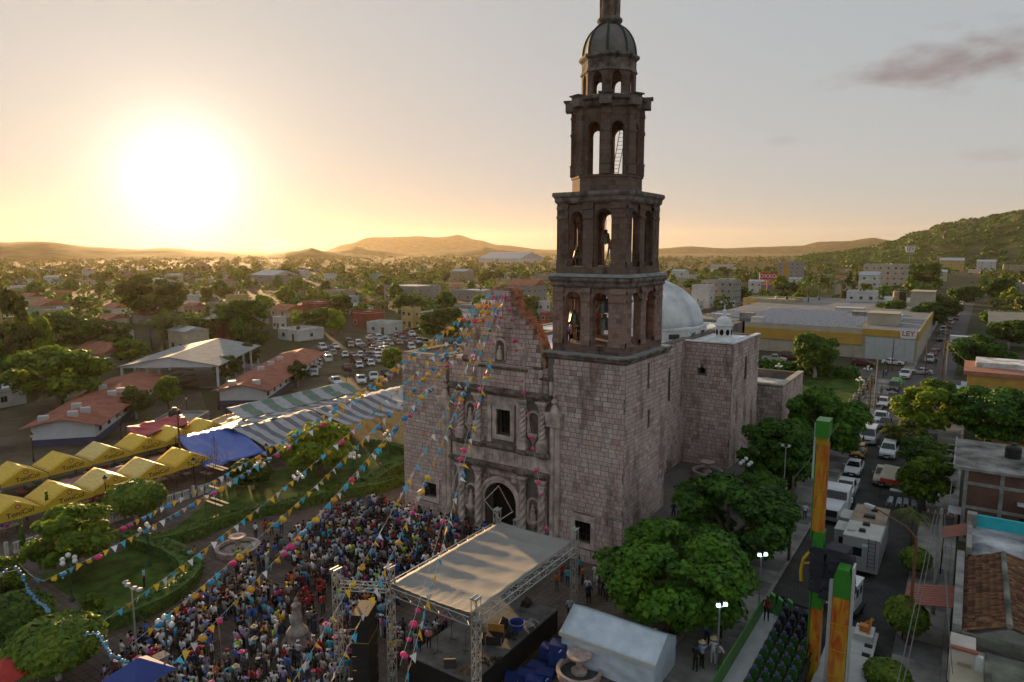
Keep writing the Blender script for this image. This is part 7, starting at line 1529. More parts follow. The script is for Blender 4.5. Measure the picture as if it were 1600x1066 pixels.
# ------------------------------------------------------------------ houses on the near side street
BRK = brickmat('infill_brick', (.19, .085, .055), (.14, .065, .045), (.12, .10, .085), .25, .085, .012, bump=.5, dirt=.3); CNC = mat('raw_concrete', (.20, .195, .185), .92, .35, .7, bump=.3, col2=(.27, .265, .25)); STAIN = mat('stained_roof', (.06, .058, .052), .95, .6, .35, col2=(.24, .235, .22), bump=.3); MOSS = mat('mossy_roof', (.06, .07, .055), .95, .5, .5, col2=(.17, .175, .14), bump=.4)
TANKB = mat('black_tank', (.015, .015, .016), .5, .1); 
def tank(par, x, y, z, s=1.0, mt=TANKB):
    mb = MB(); mb.lathe((x, y, z), [(.55 * s, 0), (.56 * s, .35 * s), (.53 * s, .38 * s), (.56 * s, .42 * s), (.56 * s, .8 * s), (.5 * s, .95 * s), (.2 * s, 1.1 * s), (.2 * s, 1.2 * s), (.02, 1.22 * s)], 14); return mb.build('water_tank', mt, par, smooth=False)
bb = thing('brick_building', 'unfinished brick and concrete frame building with black roof tank', 'building', (0.6, 71.2, 0)); mb = MB(); mb.box(0, 14, 0, 10.5, 0, 6.6); mb.build('wall', BRK, bb)
for x in (-.02, 2.6, 5.6, 8.6): mb = MB(); mb.box(x, x + .3, -.06, .2, 0, 6.6); mb.build('concrete_post', CNC, bb)
for z in (0, 3.1, 5.3): mb = MB(); mb.box(0, 14, -.04, .1, z, z + .3); mb.build('concrete_beam', CNC, bb)
mb = MB(); mb.box(-.9, 14.1, -.2, 10.7, 6.6, 6.85); mb.build('roof_slab', STAIN, bb); mb = MB(); mb.box(-.92, -.78, -.22, 10.72, 6.85, 7.0); mb.build('roof_edge', CNC, bb); tank(bb, 3.6, 5.6, 6.85, 1.15)
for y in (.8, 3.2, 5.6, 8.0, 10.2): mb = MB(); mb.bar((-1.6, y, 6.75), (-.9, y, 6.75), .05, n=5); mb.build('reinforcing_bar', CNC, bb)
mb = MB(); mb.box(3.9, 7.0, -.9, 0, 4.3, 4.4); mb.build('tin_canopy', mat('pale_tin', (.42, .46, .5), .5, .1), bb); mb = MB(); mb.box(4.2, 5.5, -.045, 0, .6, 3.0); mb.build('door', DARKIN, bb); mb = MB(); mb.box(-.03, 0, 2.0, 4.5, 3.5, 5.6); mb.build('window', mat('blue_shutter', (.015, .03, .16), .6, .2), bb); mb = MB(); mb.box(-1.0, 0, .2, 2.2, 2.3, 2.4); mb.build('awning', mat('white_awning', (.55, .57, .6), .6, .1), bb)
mb = MB(); mb.box(-.95, -.9, -.1, 5, 3.4, 4.3); mb.build('balcony_wall', mat('cream_plaster', (.45, .40, .30), .9, .15, 1), bb)
th = thing('turquoise_house', 'flat roofed house with a bright turquoise parapet and stained roof', 'house', (1.1, 57.3, 0)); mb = MB(); mb.box(0, 12, 0, 6.6, 0, 4.0); mb.build('wall', mat('grey_plaster', (.24, .235, .22), .9, .25, 1), th); mb = MB(); mb.box(0, 12, 0, 6.4, 4.0, 4.15); mb.build('roof', mat('patchy_roof', (.13, .135, .14), .95, .45, .35, col2=(.42, .44, .46), bump=.3), th); mb = MB(); mb.box(.5, 12, 6.4, 6.65, 3.9, 5.1); mb.build('parapet', mat('turquoise_plaster', (.03, .42, .48), .8, .12, 1), th); mb = MB(); mb.box(-.15, .5, 5.9, 6.7, 3.9, 5.25); mb.build('parapet_end', CNC, th); mb = MB(); mb.box(-.12, .22, 0, 5.9, 4.0, 4.7); mb.build('side_parapet', CNC, th)
tank(th, 9.5, 3.2, 4.15, .8, mat('grey_tank', (.5, .52, .53), .5, .1))
hs_ = thing('tiled_house', 'house with weathered barrel tile roof and mossy ridge', 'house', (.6, 45.2, 0)); TX0, TXR, TX1, TL = .35, 2.5, 7.5, 11.6
mb = MB(); mb.box(0, 7.6, 0, TL, 0, 3.7); mb.prism([(.3, 3.7), (7.4, 3.7), (TXR, 4.9)], .02, TL - .02, 'y'); mb.build('wall', mat('grey_plaster', (.24, .235, .22), .9, .25, 1), hs_); TILE = mat('barrel_tile', (.10, .042, .022), .9, .5, 2.5, col2=(.17, .085, .042), bump=.4, island=.45)
tl_ = MB(); rgt = random.Random(9); singles_t = 0
tu = MB(); prof_t = [(-.12, 0), (-.085, .055), (0, .08), (.085, .055), (.12, 0)]; tu.loft([[(0, u, v) for u, v in prof_t], [(.46, u * .85, v * .85 + .015) for u, v in prof_t]], caps=False); TIL_ME = tu.mesh('tile', mat('barrel_tile_single', (.105, .045, .024), .9, .4, 2.5, col2=(.165, .08, .04), bump=.4, obj_rand=.5), fix=False); tile_objs = []
for (x0_, z0_, x1_, z1_) in ((TXR, 5.05, TX0 - .1, 4.05), (TXR, 5.05, TX1, 3.75)):
    L_ = math.hypot(x1_ - x0_, z1_ - z0_); n = int(L_ / .40); rows = int(TL / .25); ang = math.atan2(z1_ - z0_, x1_ - x0_)
    for r_ in range(rows):
        for k in range(n):
            t = k / n; p = Vector((x0_ + (x1_ - x0_) * t, .15 + r_ * .25 + rgt.uniform(-.015, .015), z0_ + (z1_ - z0_) * t + rgt.uniform(0, .02)))
            if x1_ < TXR and 8 <= r_ < 60 and len(tile_objs) < 280: tile_objs.append((p, ang)); continue
            d = Vector((math.cos(ang), 0, math.sin(ang))); up = Vector((-d.z, 0, d.x)) * (1 if d.x > 0 else -1)
            a_ = [p + Vector((0, u, 0)) + up * v for u, v in prof_t]; b_ = [p + d * .46 + Vector((0, u * .85, 0)) + up * (v * .85 + .015) for u, v in prof_t]
            tl_.add(a_ + b_, [(i, i + 1, 6 + i, 5 + i) for i in range(4)])
stuff(tl_.build('tile', TILE, hs_, fix=False))
for p, ang in tile_objs:
    o = link('tile', TIL_ME, hs_, p); o.rotation_euler = (0, math.pi - ang if False else -ang + math.pi * 0, 0)
    if math.cos(ang) < 0: o.rotation_euler = (0, math.pi - (-ang) if False else 0, math.pi); o.rotation_euler = Euler((0, -math.asin(math.sin(ang)), math.pi))
mb = MB(); mb.path([(TXR, i * .8, 5.1 + rgt.uniform(-.03, .03)) for i in range(15)], .17, 7); mb.build('ridge_cap', MOSS, hs_); mb = MB(); mb.box(-.15, .3, -.1, TL + .1, 3.7, 4.5); mb.build('gable_parapet', CNC, hs_); mb = MB(); mb.box(.3, 7.6, -.3, .0, 3.6, 4.15); mb.build('front_parapet', MOSS, hs_)
fh = thing('flat_roof_house', 'low house with mossy concrete roof and cream doorway below the tiled house', 'house', (.5, 30, 0)); mb = MB(); mb.box(0, 12, 0, 14.9, 0, 3.3); mb.build('wall', mat('cream_plaster', (.45, .40, .30), .9, .15, 1), fh); mb = MB(); mb.box(1.6, 12, .1, 14.8, 3.3, 3.42); mb.build('roof', MOSS, fh); mb = MB(); mb.box(1.5, 1.8, 0, 12.6, 3.3, 4.0); mb.build('parapet', MOSS, fh); mb = MB(); mb.box(-.1, 1.1, 12.7, 14.6, 2.2, 4.2); rm_ = mb.build('stair_head', mat('pale_plaster', (.52, .47, .42), .9, .15, 1), fh); mb = MB(); mb.box(.3, .95, 12.67, 12.7, 2.3, 3.5); mb.build('shutter', mat('tan_shutter', (.30, .25, .15), .8, .15), rm_); mb = MB(); mb.box(-.15, 1.2, 12.6, 12.9, 4.2, 4.32); mb.build('coping', mat('red_coping', (.3, .1, .07), .8, .2), rm_); mb = MB(); mb.box(1.1, 1.45, 12.66, 12.9, 3.0, 4.1); mb.build('white_panel', mat('white_panel', (.6, .63, .66), .7, .1), rm_)
mb = MB(); mb.box(7.0, 8.6, 12, 13.2, 3.4, 4.2); mb.build('roof_box', WP, fh); mb = MB(); mb.box(0, 1.5, 8.0, 8.2, 0, 2.2); mb.box(0, .15, 0, 8, 0, 1.6); mb.build('yard_wall', CNC, fh)
def awn(x0, x1, y0, y1, z0, z1, label, n=9):
    o = thing('awning', label, 'awning', (x0, y0, 0)); w_ = y1 - y0
    for k in range(n): mb = MB(); a, b = w_ * k / n, w_ * (k + 1) / n - .01; mb.add([(0, a, z0), (x1 - x0, a, z1), (x1 - x0, b, z1 - .02), (0, b, z0 - .02), (0, a, z0 - .05), (x1 - x0, a, z1 - .05), (x1 - x0, b, z1 - .07), (0, b, z0 - .07)], [(0, 1, 2, 3), (4, 7, 6, 5), (0, 4, 5, 1), (3, 2, 6, 7), (0, 3, 7, 4), (1, 5, 6, 2)]); mb.build('roof_strip', mat('terracotta_sheet', (.27, .09, .06), .7, .15, 2), o)
    for y in (.1, w_ - .1): mb = MB(); mb.bar((.1, y, 0), (.1, y, z0), .05, n=6); mb.build('post', IRON, o)
awn(-2.3, .55, 49.9, 53.3, 2.7, 3.3, 'terracotta ribbed awning over the pavement before the tiled house'); awn(-.6, 1.1, 62.2, 65, 3.2, 3.9, 'small terracotta awning beside the turquoise parapet', 6)
oh = thing('ochre_house', 'ochre walled house with terracotta roof edge and pale blue roof below', 'house', (.3, 122, 0)); mb = MB(); mb.box(0, 26, 8, 20, 0, 6.2); mb.build('wall', mat('ochre_plaster', (.42, .24, .05), .9, .2, .6), oh); mb = MB(); mb.box(-.6, 26.2, 7.6, 20.2, 6.2, 6.8); mb.build('roof_edge', mat('terracotta_edge', (.33, .14, .09), .85, .2, 1), oh); mb = MB(); mb.loft([[(-2.2, -3, 3.2), (24, -3, 3.2), (24, -3, 3.3), (-2.2, -3, 3.3)], [(-2.2, 7.9, 4.2), (24, 7.9, 4.2), (24, 7.9, 4.3), (-2.2, 7.9, 4.3)]]); mb.build('tin_roof', mat('pale_blue_tin', (.42, .48, .56), .5, .1, 1), oh); mb = MB(); mb.box(-.5, 24, -2, 7.5, 0, 3.2); mb.build('lean_to_wall', CNC, oh); mb = MB(); mb.cbox((-.4, 7.2, 4.7), .8, .5, .7); mb.build('air_unit', WP, oh); mb = MB(); mb.box(1, 18, 13, 20, 6.8, 7.6); mb.build('roof_parapet', mat('worn_limewash', (.33, .34, .34), .95, .5, .5, col2=(.6, .6, .6)), oh)
# street poles and wires
pole(g(1232, 878), 7.4, 'dark timber pole standing on the pavement edge by the camper', .13); pole(g(1357, 655), 7, 'dark timber pole beside the railing near strollers', .14); pole(g(1366, 640), 8.5, 'leaning concrete pole at the park railing', .16, CNC); pole(g(1393, 580), 7, 'black pole at the crossing before the white gate', .12); pole(g(1445, 590), 8, 'black pole at the supermarket corner', .14)
pole(g(1457, 962), 8.0, 'grey concrete utility pole before the tiled house', .16, CNC, 1); pole(g(1476, 605), 9, 'concrete pole beside the yellow green corner tree', .16, CNC, 1); pole(g(1512, 625), 7, 'pale pole standing against the blue tin roof', .12, CNC); pole(g(1472, 590), 11, 'rust brown pole behind the corner tree', .14, mat('rust_pole', (.16, .08, .04), .8, .3))
o = pole(g(1418, 1010), 7.6, 'rusty lamp post with long arm reaching over the street', .12, mat('rust_pole', (.16, .08, .04), .8, .3), name='street_lamp'); o['category'] = 'street lamp'; mb = MB(); mb.path([(0, 0, 7.5), (-.6, .4, 8.0), (-2.6, 1.6, 8.5)], .05, 6); mb.build('arm', MATS['rust_pole'], o); mb = MB(); mb.cbox((-2.9, 1.75, 8.5), .7, .28, .18, rz=-.55); mb.build('lamp_head', mat('lamp_grey', (.5, .5, .5), .5, .1), o)
def wire(a, b, sag, label, r=.018):
    a, b = Vector(a), Vector(b); mb = MB(); mb.path([(b - a) * (i / 14) - Vector((0, 0, 4 * sag * (i / 14) * (1 - i / 14))) for i in range(15)], r, 4); tag(mb.build('cable', mat('cable_grey', (.12, .12, .12), .7, .1), loc=a), label, 'cable', 'overhead cables')
pt = g(1457, 962) + Vector((0, 0, 7.6))
for k, (e, l) in enumerate((((-1.6, 30, 6.5), 'cable from the concrete pole to the near yard'), ((-1.4, 32, 5.8), 'second cable from the concrete pole to the near yard'), ((.6, 40, 4.2), 'cable from the concrete pole to the mossy roof'), ((.4, 44, 3.8), 'cable from the concrete pole to the stair head'), ((.4, 71, 6.6), 'cable from the concrete pole to the brick building'))): wire(pt + Vector((.2 * k - .4, 0, 0)), e, .3, l, .03 if k < 4 else .018)
wire(g(1232, 878) + Vector((0, 0, 7.2)), g(1357, 655) + Vector((0, 0, 6.8)), .5, 'cable between the dark timber poles along the pavement'); wire(g(1476, 605) + Vector((0, 0, 8.4)), g(1512, 625) + Vector((0, 0, 6.5)), .4, 'cable from corner pole to the blue tin roof')
# food stand
fs = thing('food_stand', 'tan canvas awning of a food stand with red flap beside the street tree', 'stall', g(1405, 778)); mb = MB(); mb.loft([[(-1.9, -1.3, 2.3), (1.6, -1.5, 2.1), (1.6, -1.5, 2.13), (-1.9, -1.3, 2.33)], [(-1.7, 1.8, 2.9), (1.8, 1.6, 2.7), (1.8, 1.6, 2.73), (-1.7, 1.8, 2.93)]]); mb.build('canvas', mat('tan_canvas', (.30, .27, .21), .8, .15, 1), fs); mb = MB(); mb.box(-1.8, .2, -1.42, -1.38, 1.85, 2.25); mb.build('red_flap', mat('red_flap', (.5, .04, .02), .7, .1), fs); mb = MB(); mb.box(.2, 1.5, -1.5, -1.46, 1.9, 2.1); mb.build('green_flap', RGR, fs)
for x in (-1.7, 1.6):
    for y in (-1.3, 1.6): mb = MB(); mb.bar((x, y, 0), (x, y, 2.3), .03, n=5); mb.build('pole', IRON, fs)
mb = MB(); mb.box(-.9, .9, -.4, .4, .7, .78); mb.build('counter', WP, fs)
PCH = mat('white_plastic', (.55, .58, .62), .45, .05)
def plastic_chair(p, rz, label):
    o = thing('plastic_chair', label, 'chair', p, rz, 'white plastic chairs at the food stand'); mb = MB(); mb.box(-.22, .22, -.22, .22, .42, .46); mb.build('seat', PCH, o); mb = MB(); mb.loft([[(-.22, .2, .46), (.22, .2, .46), (.22, .24, .46), (-.22, .24, .46)], [(-.2, .3, .9), (.2, .3, .9), (.2, .33, .9), (-.2, .33, .9)]]); mb.build('backrest', PCH, o)
    for x in (-.2, .2):
        for y in (-.2, .2): mb = MB(); mb.bar((x, y, .43), (x * 1.15, y * 1.15, 0), .025, n=5); mb.build('leg', PCH, o)
        mb = MB(); mb.box(x - .03, x + .03, -.2, .24, .62, .66); mb.build('armrest', PCH, o)
for k, (px, py) in enumerate(((1390, 790), (1404, 792), (1415, 793), (1428, 796))): plastic_chair(g(px, py), .2 * k - .3, 'white plastic chair, %s from the red flap of the food stand' % ORD[k])
# ------------------------------------------------------------------ buildings of the town
PLAS = {n_: mat('plaster_' + n_.replace(' ', '_'), c, .9, .16, .5, bump=.15, bscale=4) for n_, c in (('white', (.52, .53, .53)), ('cream', (.46, .41, .31)), ('grey', (.25, .245, .24)), ('tan', (.33, .27, .20)), ('yellow', (.46, .34, .13)), ('pink', (.40, .24, .21)), ('brick red', (.26, .055, .04)), ('pale green', (.25, .36, .27)), ('pale blue', (.34, .42, .50)), ('orange', (.42, .19, .06)), ('beige', (.40, .35, .28)))}
ROOFS = {'flat': mat('roof_lime', (.36, .36, .35), .9, .35, .25, col2=(.5, .5, .49)), 'tile': mat('roof_tile_red', (.28, .095, .055), .85, .3, .8, col2=(.34, .14, .085), bump=.5, bscale=3), 'tin': mat('roof_tin', (.38, .40, .42), .5, .2, .5, bump=.2)}
WFR = mat('window_frame', (.42, .42, .41), .6, .1); PANE = mat('window_pane', (.03, .034, .038), .15, .15, 2); DOORM = mat('door_brown', (.10, .06, .04), .7, .2); TANKW = mat('white_tank', (.45, .46, .46), .5, .1); NAVY = mat('navy_band', (.03, .05, .12), .8, .15, 1)
wmb = MB(); wmb.box(-.6, .6, -.05, .02, 0, 1.2); WIN_ME = wmb.mesh('window', WFR); wmb = MB(); wmb.box(-.5, -.03, -.07, -.045, .1, 1.1); wmb.box(.03, .5, -.07, -.045, .1, 1.1); PAN2 = wmb.mesh('pane', PANE); wmb = MB(); wmb.box(-.5, .5, -.05, .02, 0, 2.1); DOOR_ME = wmb.mesh('door', DOORM)
def add_win(par, x, y, z, rz, s=1.0, door=False):
    o = link('door' if door else 'window', DOOR_ME if door else WIN_ME, par, (x, y, z), rz); o.scale = (s, 1, s)
    if not door: link('pane', PAN2, o)
HCOUNT = {}
def house(p, w, d, h, wall, roof='flat', rz=0.0, label=None, group=None, wins=2, seed=0, name='house', cat='house', tanks=1, floors=None, rmat=None, door=True, air=0):
    """box house: origin at the middle of its base; local -Y and +X faces carry windows and doors"""
    rg = random.Random(seed * 7 + int(abs(p[0]) * 3 + abs(p[1]))); floors = floors or max(1, int(h / 2.9)); o = thing(name, label, cat, (p[0], p[1], gz(p[0], p[1]) - .05), rz, group)
    mb = MB(); mb.box(-w / 2, w / 2, -d / 2, d / 2, 0, h); mb.build('wall', PLAS[wall], o)
    if roof == 'flat':
        mb = MB(); mb.box(-w / 2 - .1, w / 2 + .1, -d / 2 - .1, d / 2 + .1, h, h + .12); mb.build('roof', rmat or ROOFS['flat'], o); pm_ = MB(); t = .14; hh = rg.uniform(.3, .7)
        for b_ in ((-w / 2, w / 2, -d / 2, -d / 2 + t), (-w / 2, w / 2, d / 2 - t, d / 2), (-w / 2, -w / 2 + t, -d / 2 + t, d / 2 - t), (w / 2 - t, w / 2, -d / 2 + t, d / 2 - t)): pm_.box(*b_, h + .12, h + .12 + hh)
        pm_.build('parapet', PLAS[wall], o)
        for k in range(tanks): tank(o, rg.uniform(-.3, .3) * w, rg.uniform(-.1, .35) * d, h + .12, rg.uniform(.8, 1.1), TANKW if rg.random() < .6 else TANKB)
    else:
        rh = min(w, d) * (.22 if roof == 'tile' else .14); e = .35; mb = MB()
        if w >= d: mb.prism([(-d / 2 - e, h - .05), (d / 2 + e, h - .05), (0, h + rh)], -w / 2 - e, w / 2 + e, 'x')
        else: mb.prism([(-w / 2 - e, h - .05), (w / 2 + e, h - .05), (0, h + rh)], -d / 2 - e, d / 2 + e, 'y')
        mb.build('roof', rmat or ROOFS[roof], o)
    for f in range(floors):
        z = f * (h / floors) + .95
        for k in range(wins):
            x = (-.5 + (k + .5 + rg.uniform(-.1, .1)) / wins) * w
            if f == 0 and k == wins - 1 and door: add_win(o, x, -d / 2, .03, 0, 1, True)
            else: add_win(o, x, -d / 2, z, 0, rg.uniform(.85, 1.25))
        for k in range(max(1, wins - 1)): add_win(o, w / 2, (-.5 + (k + .5) / max(1, wins - 1)) * d, z, math.pi / 2, rg.uniform(.8, 1.1))
    for k in range(air): mb = MB(); mb.cbox((rg.uniform(-.35, .35) * w, rg.uniform(-.3, .3) * d, h + .45), 1.2, 1.0, .7); mb.build('air_unit', TANKW, o)
    return o
BOXES = []
def site(px0, px1, base, top, k=.62, kd=.55):
    """footprint from the photo: left and right column, ground row, roof row"""
    m_ = g((px0 + px1) / 2, base); D_ = depth(m_); W_ = (px1 - px0) * math.hypot(D_, CAM_H * .2) / F_PX; h = max(2.4, zover(m_, top) - m_.z); w, d = W_ * k, W_ * kd
    dv = Vector((m_.x, m_.y, 0)).normalized(); c = m_ + dv * (d * .5); BOXES.append((c.x, c.y, max(w, d) * .75)); return c, w, d, h
NAMED = [((60, 112, 512, 486), 'tan', 'flat', 'tan two storey house with roof tanks beyond the schoolyard trees', 2, 2, None), ((112, 156, 525, 500), 'white', 'flat', 'white house with small bell gable beside a tiled roof', 1, 0, None), ((150, 207, 522, 498), 'cream', 'tile', 'cream house with hipped red tile roof', 3, 0, None),
         ((150, 215, 535, 521), 'white', 'flat', 'low white terrace house before the tiled roof', 2, 0, None), ((275, 315, 478, 464), 'white', 'flat', 'small white block house with black roof tank', 2, 1, None), ((285, 325, 492, 478), 'pink', 'tile', 'pinkish house with arched porch and tile roof', 2, 0, None), ((320, 368, 490, 475), 'grey', 'flat', 'long pale grey house next to the half built terrace', 3, 1, None), ((320, 430, 510, 488), 'grey', 'flat', 'dark grey house with an unfinished pillared roof', 4, 1, None),
         ((425, 450, 515, 497), 'white', 'flat', 'white shop with a round red sign by the school roof', 2, 0, None), ((468, 532, 498, 474), 'brick red', 'flat', 'red two storey house with a slanting white roof', 2, 0, None), ((545, 606, 512, 490), 'brick red', 'flat', 'dark red low house with grey brick upper wall', 2, 0, None), ((624, 662, 512, 484), 'yellow', 'flat', 'yellow two storey house with dark windows by the car lot', 2, 1, None), ((655, 690, 515, 490), 'white', 'flat', 'white house next to the yellow two storey one', 1, 1, None),
         ((500, 560, 468, 455), 'tan', 'flat', 'low tan building with long roof behind the red house', 3, 0, None), ((195, 290, 465, 442), 'grey', 'tin', 'large purple grey warehouse in the hazy trees', 3, 0, ROOFS['tin']), ((385, 475, 445, 430), 'grey', 'tin', 'distant grey shed roof by the rising smoke', 3, 0, ROOFS['tin']), ((590, 700, 470, 448), 'grey', 'flat', 'long grey block wall building behind the trees', 4, 0, None), ((700, 790, 470, 455), 'grey', 'flat', 'grey workshop with small gable behind the broken gable', 3, 1, None),
         ((785, 862, 472, 446), 'grey', 'tile', 'long low building with pinkish roof left of the tower', 4, 0, None), ((700, 745, 440, 424), 'tan', 'tin', 'tan shed with pale tin roof in mid distance', 2, 0, ROOFS['tin']), ((790, 812, 436, 427), 'white', 'flat', 'white low house in mid distance row', 1, 1, None), ((810, 832, 437, 428), 'pale green', 'flat', 'pale green low house in mid distance row', 1, 1, None), ((832, 860, 438, 430), 'grey', 'flat', 'grey low house in mid distance row by the tower', 2, 1, None), ((836, 862, 500, 473), 'white', 'flat', 'pale blue white house right behind the gable', 1, 0, None), ((842, 862, 520, 488), 'brick red', 'tin', 'dark red tin roofed house close behind the tower', 1, 0, mat('rust_tin', (.2, .08, .06), .7, .3, 1)),
         ((735, 862, 412, 404), 'white', 'tin', 'long white warehouse far out before the hills', 4, 0, ROOFS['tin']), ((300, 330, 425, 414), 'pink', 'flat', 'pale block far out in the orange haze', 2, 0, None),
         ((1085, 1166, 480, 440), 'grey', 'flat', 'dark two storey commercial building with long balconies', 5, 0, None), ((1075, 1120, 482, 448), 'white', 'flat', 'blank white wall building beside the dark balconies', 0, 0, None), ((1145, 1268, 500, 470), 'yellow', 'flat', 'long yellow house with dark windows behind the solar roof', 4, 2, None), ((1312, 1378, 500, 458), 'white', 'flat', 'white cubic house with roof tanks behind the supermarket', 3, 3, None), ((1335, 1430, 455, 415), 'beige', 'flat', 'large beige hotel block with grid of small windows', 6, 2, None), ((1335, 1380, 458, 430), 'white', 'tile', 'small white roofed pavilion before the hotel', 2, 0, ROOFS['tin']), ((1208, 1262, 440, 410), 'grey', 'flat', 'grey three storey flats with balconies in the distance', 4, 1, None), ((1152, 1208, 425, 411), 'yellow', 'flat', 'ochre and grey hall left of the distant flats', 2, 0, None), ((1105, 1150, 430, 415), 'white', 'flat', 'white low block beyond the dome', 2, 0, None), ((1045, 1080, 440, 424), 'white', 'tin', 'white house with blue grey gable near the dome', 2, 0, ROOFS['tin']), ((1165, 1200, 458, 440), 'white', 'tin', 'white shop under the red pole sign', 2, 0, None),
         ((1553, 1620, 475, 446), 'grey', 'flat', 'grey house with cement roof beside the far street', 2, 1, None), ((1460, 1512, 425, 407), 'yellow', 'tin', 'yellow long shed before the green hill', 3, 0, ROOFS['tin']), ((1520, 1560, 425, 409), 'white', 'tin', 'open steel frame shed near the lorry', 2, 0, ROOFS['tin']), ((1440, 1485, 440, 425), 'cream', 'tin', 'cream workshop near the far street bend', 2, 0, None), ((1560, 1610, 430, 415), 'tan', 'flat', 'tan roadside house under the hill', 2, 0, None)]
for i, (px, wall, roof, lab, wn_, tk, rm_) in enumerate(NAMED):
    c, w, d, h = site(*px); house(c, w, d, h, wall, roof, 0, lab, None, wn_, i, tanks=tk, rmat=rm_, cat='building' if any(x in lab for x in ('warehouse', 'block', 'shed', 'hall', 'building', 'hotel', 'shop', 'workshop')) else 'house')
# school: two long red roofed blocks, an open shed
RED = mat('red_school_roof', (.24, .075, .045), .85, .2, .5, col2=(.30, .10, .062), bump=.2); SWH = mat('school_white', (.55, .58, .62), .9, .1, .7)
def school(c, w, l, rz, h, label, units):
    o = thing('school_block', label, 'school', (c[0], c[1], gz(*c) - .05), rz, 'school blocks with red roofs'); mb = MB(); mb.box(-w / 2, w / 2, 0, l, 1.15, h); mb.prism([(-w / 2, h), (w / 2, h), (0, h + .9)], .01, l - .01, 'y'); mb.build('wall', SWH, o); mb = MB(); mb.box(-w / 2 - .02, w / 2 + .02, -.02, l + .02, 0, 1.15); mb.build('painted_base', NAVY, o)
    for s in (-1, 1): mb = MB(); mb.add([(0, -1.0, h + 1.05), (0, l + 1, h + 1.05), (s * (w / 2 + 1.2), l + 1, h - .12), (s * (w / 2 + 1.2), -1.0, h - .12), (0, -1.0, h + .93), (0, l + 1, h + .93), (s * (w / 2 + 1.2), l + 1, h - .24), (s * (w / 2 + 1.2), -1.0, h - .24)], [(0, 1, 2, 3), (4, 7, 6, 5), (0, 3, 7, 4), (1, 5, 6, 2), (2, 6, 7, 3)]); mb.build('roof_slope', RED, o)
    for k, (x, y) in enumerate(units): mb = MB(); mb.cbox((x, y, h + 1.25 - abs(x) * .2), 1.3, 1.0, 1.0, rz=.2); mb.bar((x + .66, y, h + 1.25 - abs(x) * .2), (x + .68, y, h + 1.25 - abs(x) * .2), .3, n=10); mb.build('air_unit', TANKW, o)
    for k in range(int(l / 4)):
        for s in (-1, 1): add_win(o, s * w / 2, 2 + k * 4, 1.5, s * math.pi / 2, 1.1)
    return o
school((-107.4, 43.4), 8.2, 38, R(48), 3.2, 'red roofed school block with navy painted base behind the yellow canopies', ((-3, 1.5), (.8, 1.6), (1.5, 4.5), (-.5, 7), (1.5, 17), (2.0, 20), (-2, 24)))
school((-108.3, 73.2), 8.0, 44, R(37), 3.2, 'red roofed school block beside the car lot', ((-2.2, 1.5), (2, 2), (-1.5, 16), (-1.2, 22), (-1, 28)))
o = thing('open_shed', 'open sided shed with pale grey gabled metal roof in the school grounds', 'shed', (-133, 73.8, -2.2), R(38.5)); SW2 = 18.6; SL = 29; mb = MB()
for s in (-1, 1): mb = MB(); mb.add([(0, -.6, 6.9), (0, SL, 6.9), (s * (SW2 / 2 + .6), SL, 5.0), (s * (SW2 / 2 + .6), -.6, 5.0), (0, -.6, 6.78), (0, SL, 6.78), (s * (SW2 / 2 + .6), SL, 4.85), (s * (SW2 / 2 + .6), -.6, 4.85)], [(0, 1, 2, 3), (4, 7, 6, 5), (0, 3, 7, 4), (1, 5, 6, 2), (2, 6, 7, 3)]); mb.build('roof_slope', mat('shed_tin', (.27, .285, .29), .8, .18, .6, bump=.15, spec=.2), o)
mb = MB(); mb.prism([(-SW2 / 2, 4.7), (SW2 / 2, 4.7), (SW2 / 2, 5.0), (0, 6.8), (-SW2 / 2, 5.0)], -.3, -.1, 'y'); mb.build('gable_fascia', SWH, o)
for s in (-1, 1):
    for k in range(6): mb = MB(); mb.box(s * SW2 / 2 - .2, s * SW2 / 2 + .2, k * 5.6, k * 5.6 + .4, 0, 4.9); mb.build('column', SWH, o)
sheet('court', [(-140, 70), (-125, 82), (-143, 104), (-158, 93)], mat('court_slab', (.16, .155, .14), .7, .2, .3), .03, 6)
sheet('yard', [(-125, 20), (-93, 20), (-93, 58), (-170, 100)], DIRT, .03, 6); sheet('parking_lot', [(-128, 84), (-88, 92), (-98, 175), (-168, 150)], DIRT, .035, 6)
hut = house((-98.5, 55.5), 6, 8, 2.6, 'grey', 'flat', R(35), 'small grey roofed hut with black tank between canopies and school', None, 2, 3, tanks=0, rmat=CNC); tank(hut, -.5, 0, 2.72, 1.5)
# supermarket
LY = thing('supermarket', 'long yellow banded supermarket with solar panels on its roof', 'supermarket', (-9.7, 182.5, 0)); CRM = mat('market_cream', (.40, .36, .28), .9, .12, .4); OCH = mat('market_ochre', (.44, .27, .055), .85, .12, .4)
LX, LYD = -56, 118
mb = MB(); mb.box(LX, 0, 0, LYD, 0, 6.6); mb.build('wall', CRM, LY)
mb = MB(); mb.box(LX, -11.5, -.35, 0, 3.2, 5.9); mb.box(-11.5, .05, -.2, 0, 5.6, 7.2); mb.build('ochre_band', OCH, LY); mb = MB(); mb.box(0, .12, 0, LYD, 5.0, 7.0); mb.build('side_band', OCH, LY); mb = MB(); mb.box(LX, -.02, .02, .3, 6.6, 7.2); mb.box(-.3, -.02, .3, LYD, 6.6, 7.05); mb.build('parapet', CRM, LY); mb = MB(); mb.box(LX + .3, -.3, .3, LYD - .3, 6.5, 6.62); mb.build('roof', mat('market_roof', (.21, .215, .22), .85, .3, .2, spec=.2), LY)
for k in range(5): mb = MB(); mb.box(-10.8 + k * 2.06, -8.78 + k * 2.06, -.28, -.21, 0, 5.2); mb.build('gate_panel', mat('gate_white', (.42, .45, .46), .7, .08, 1), LY)
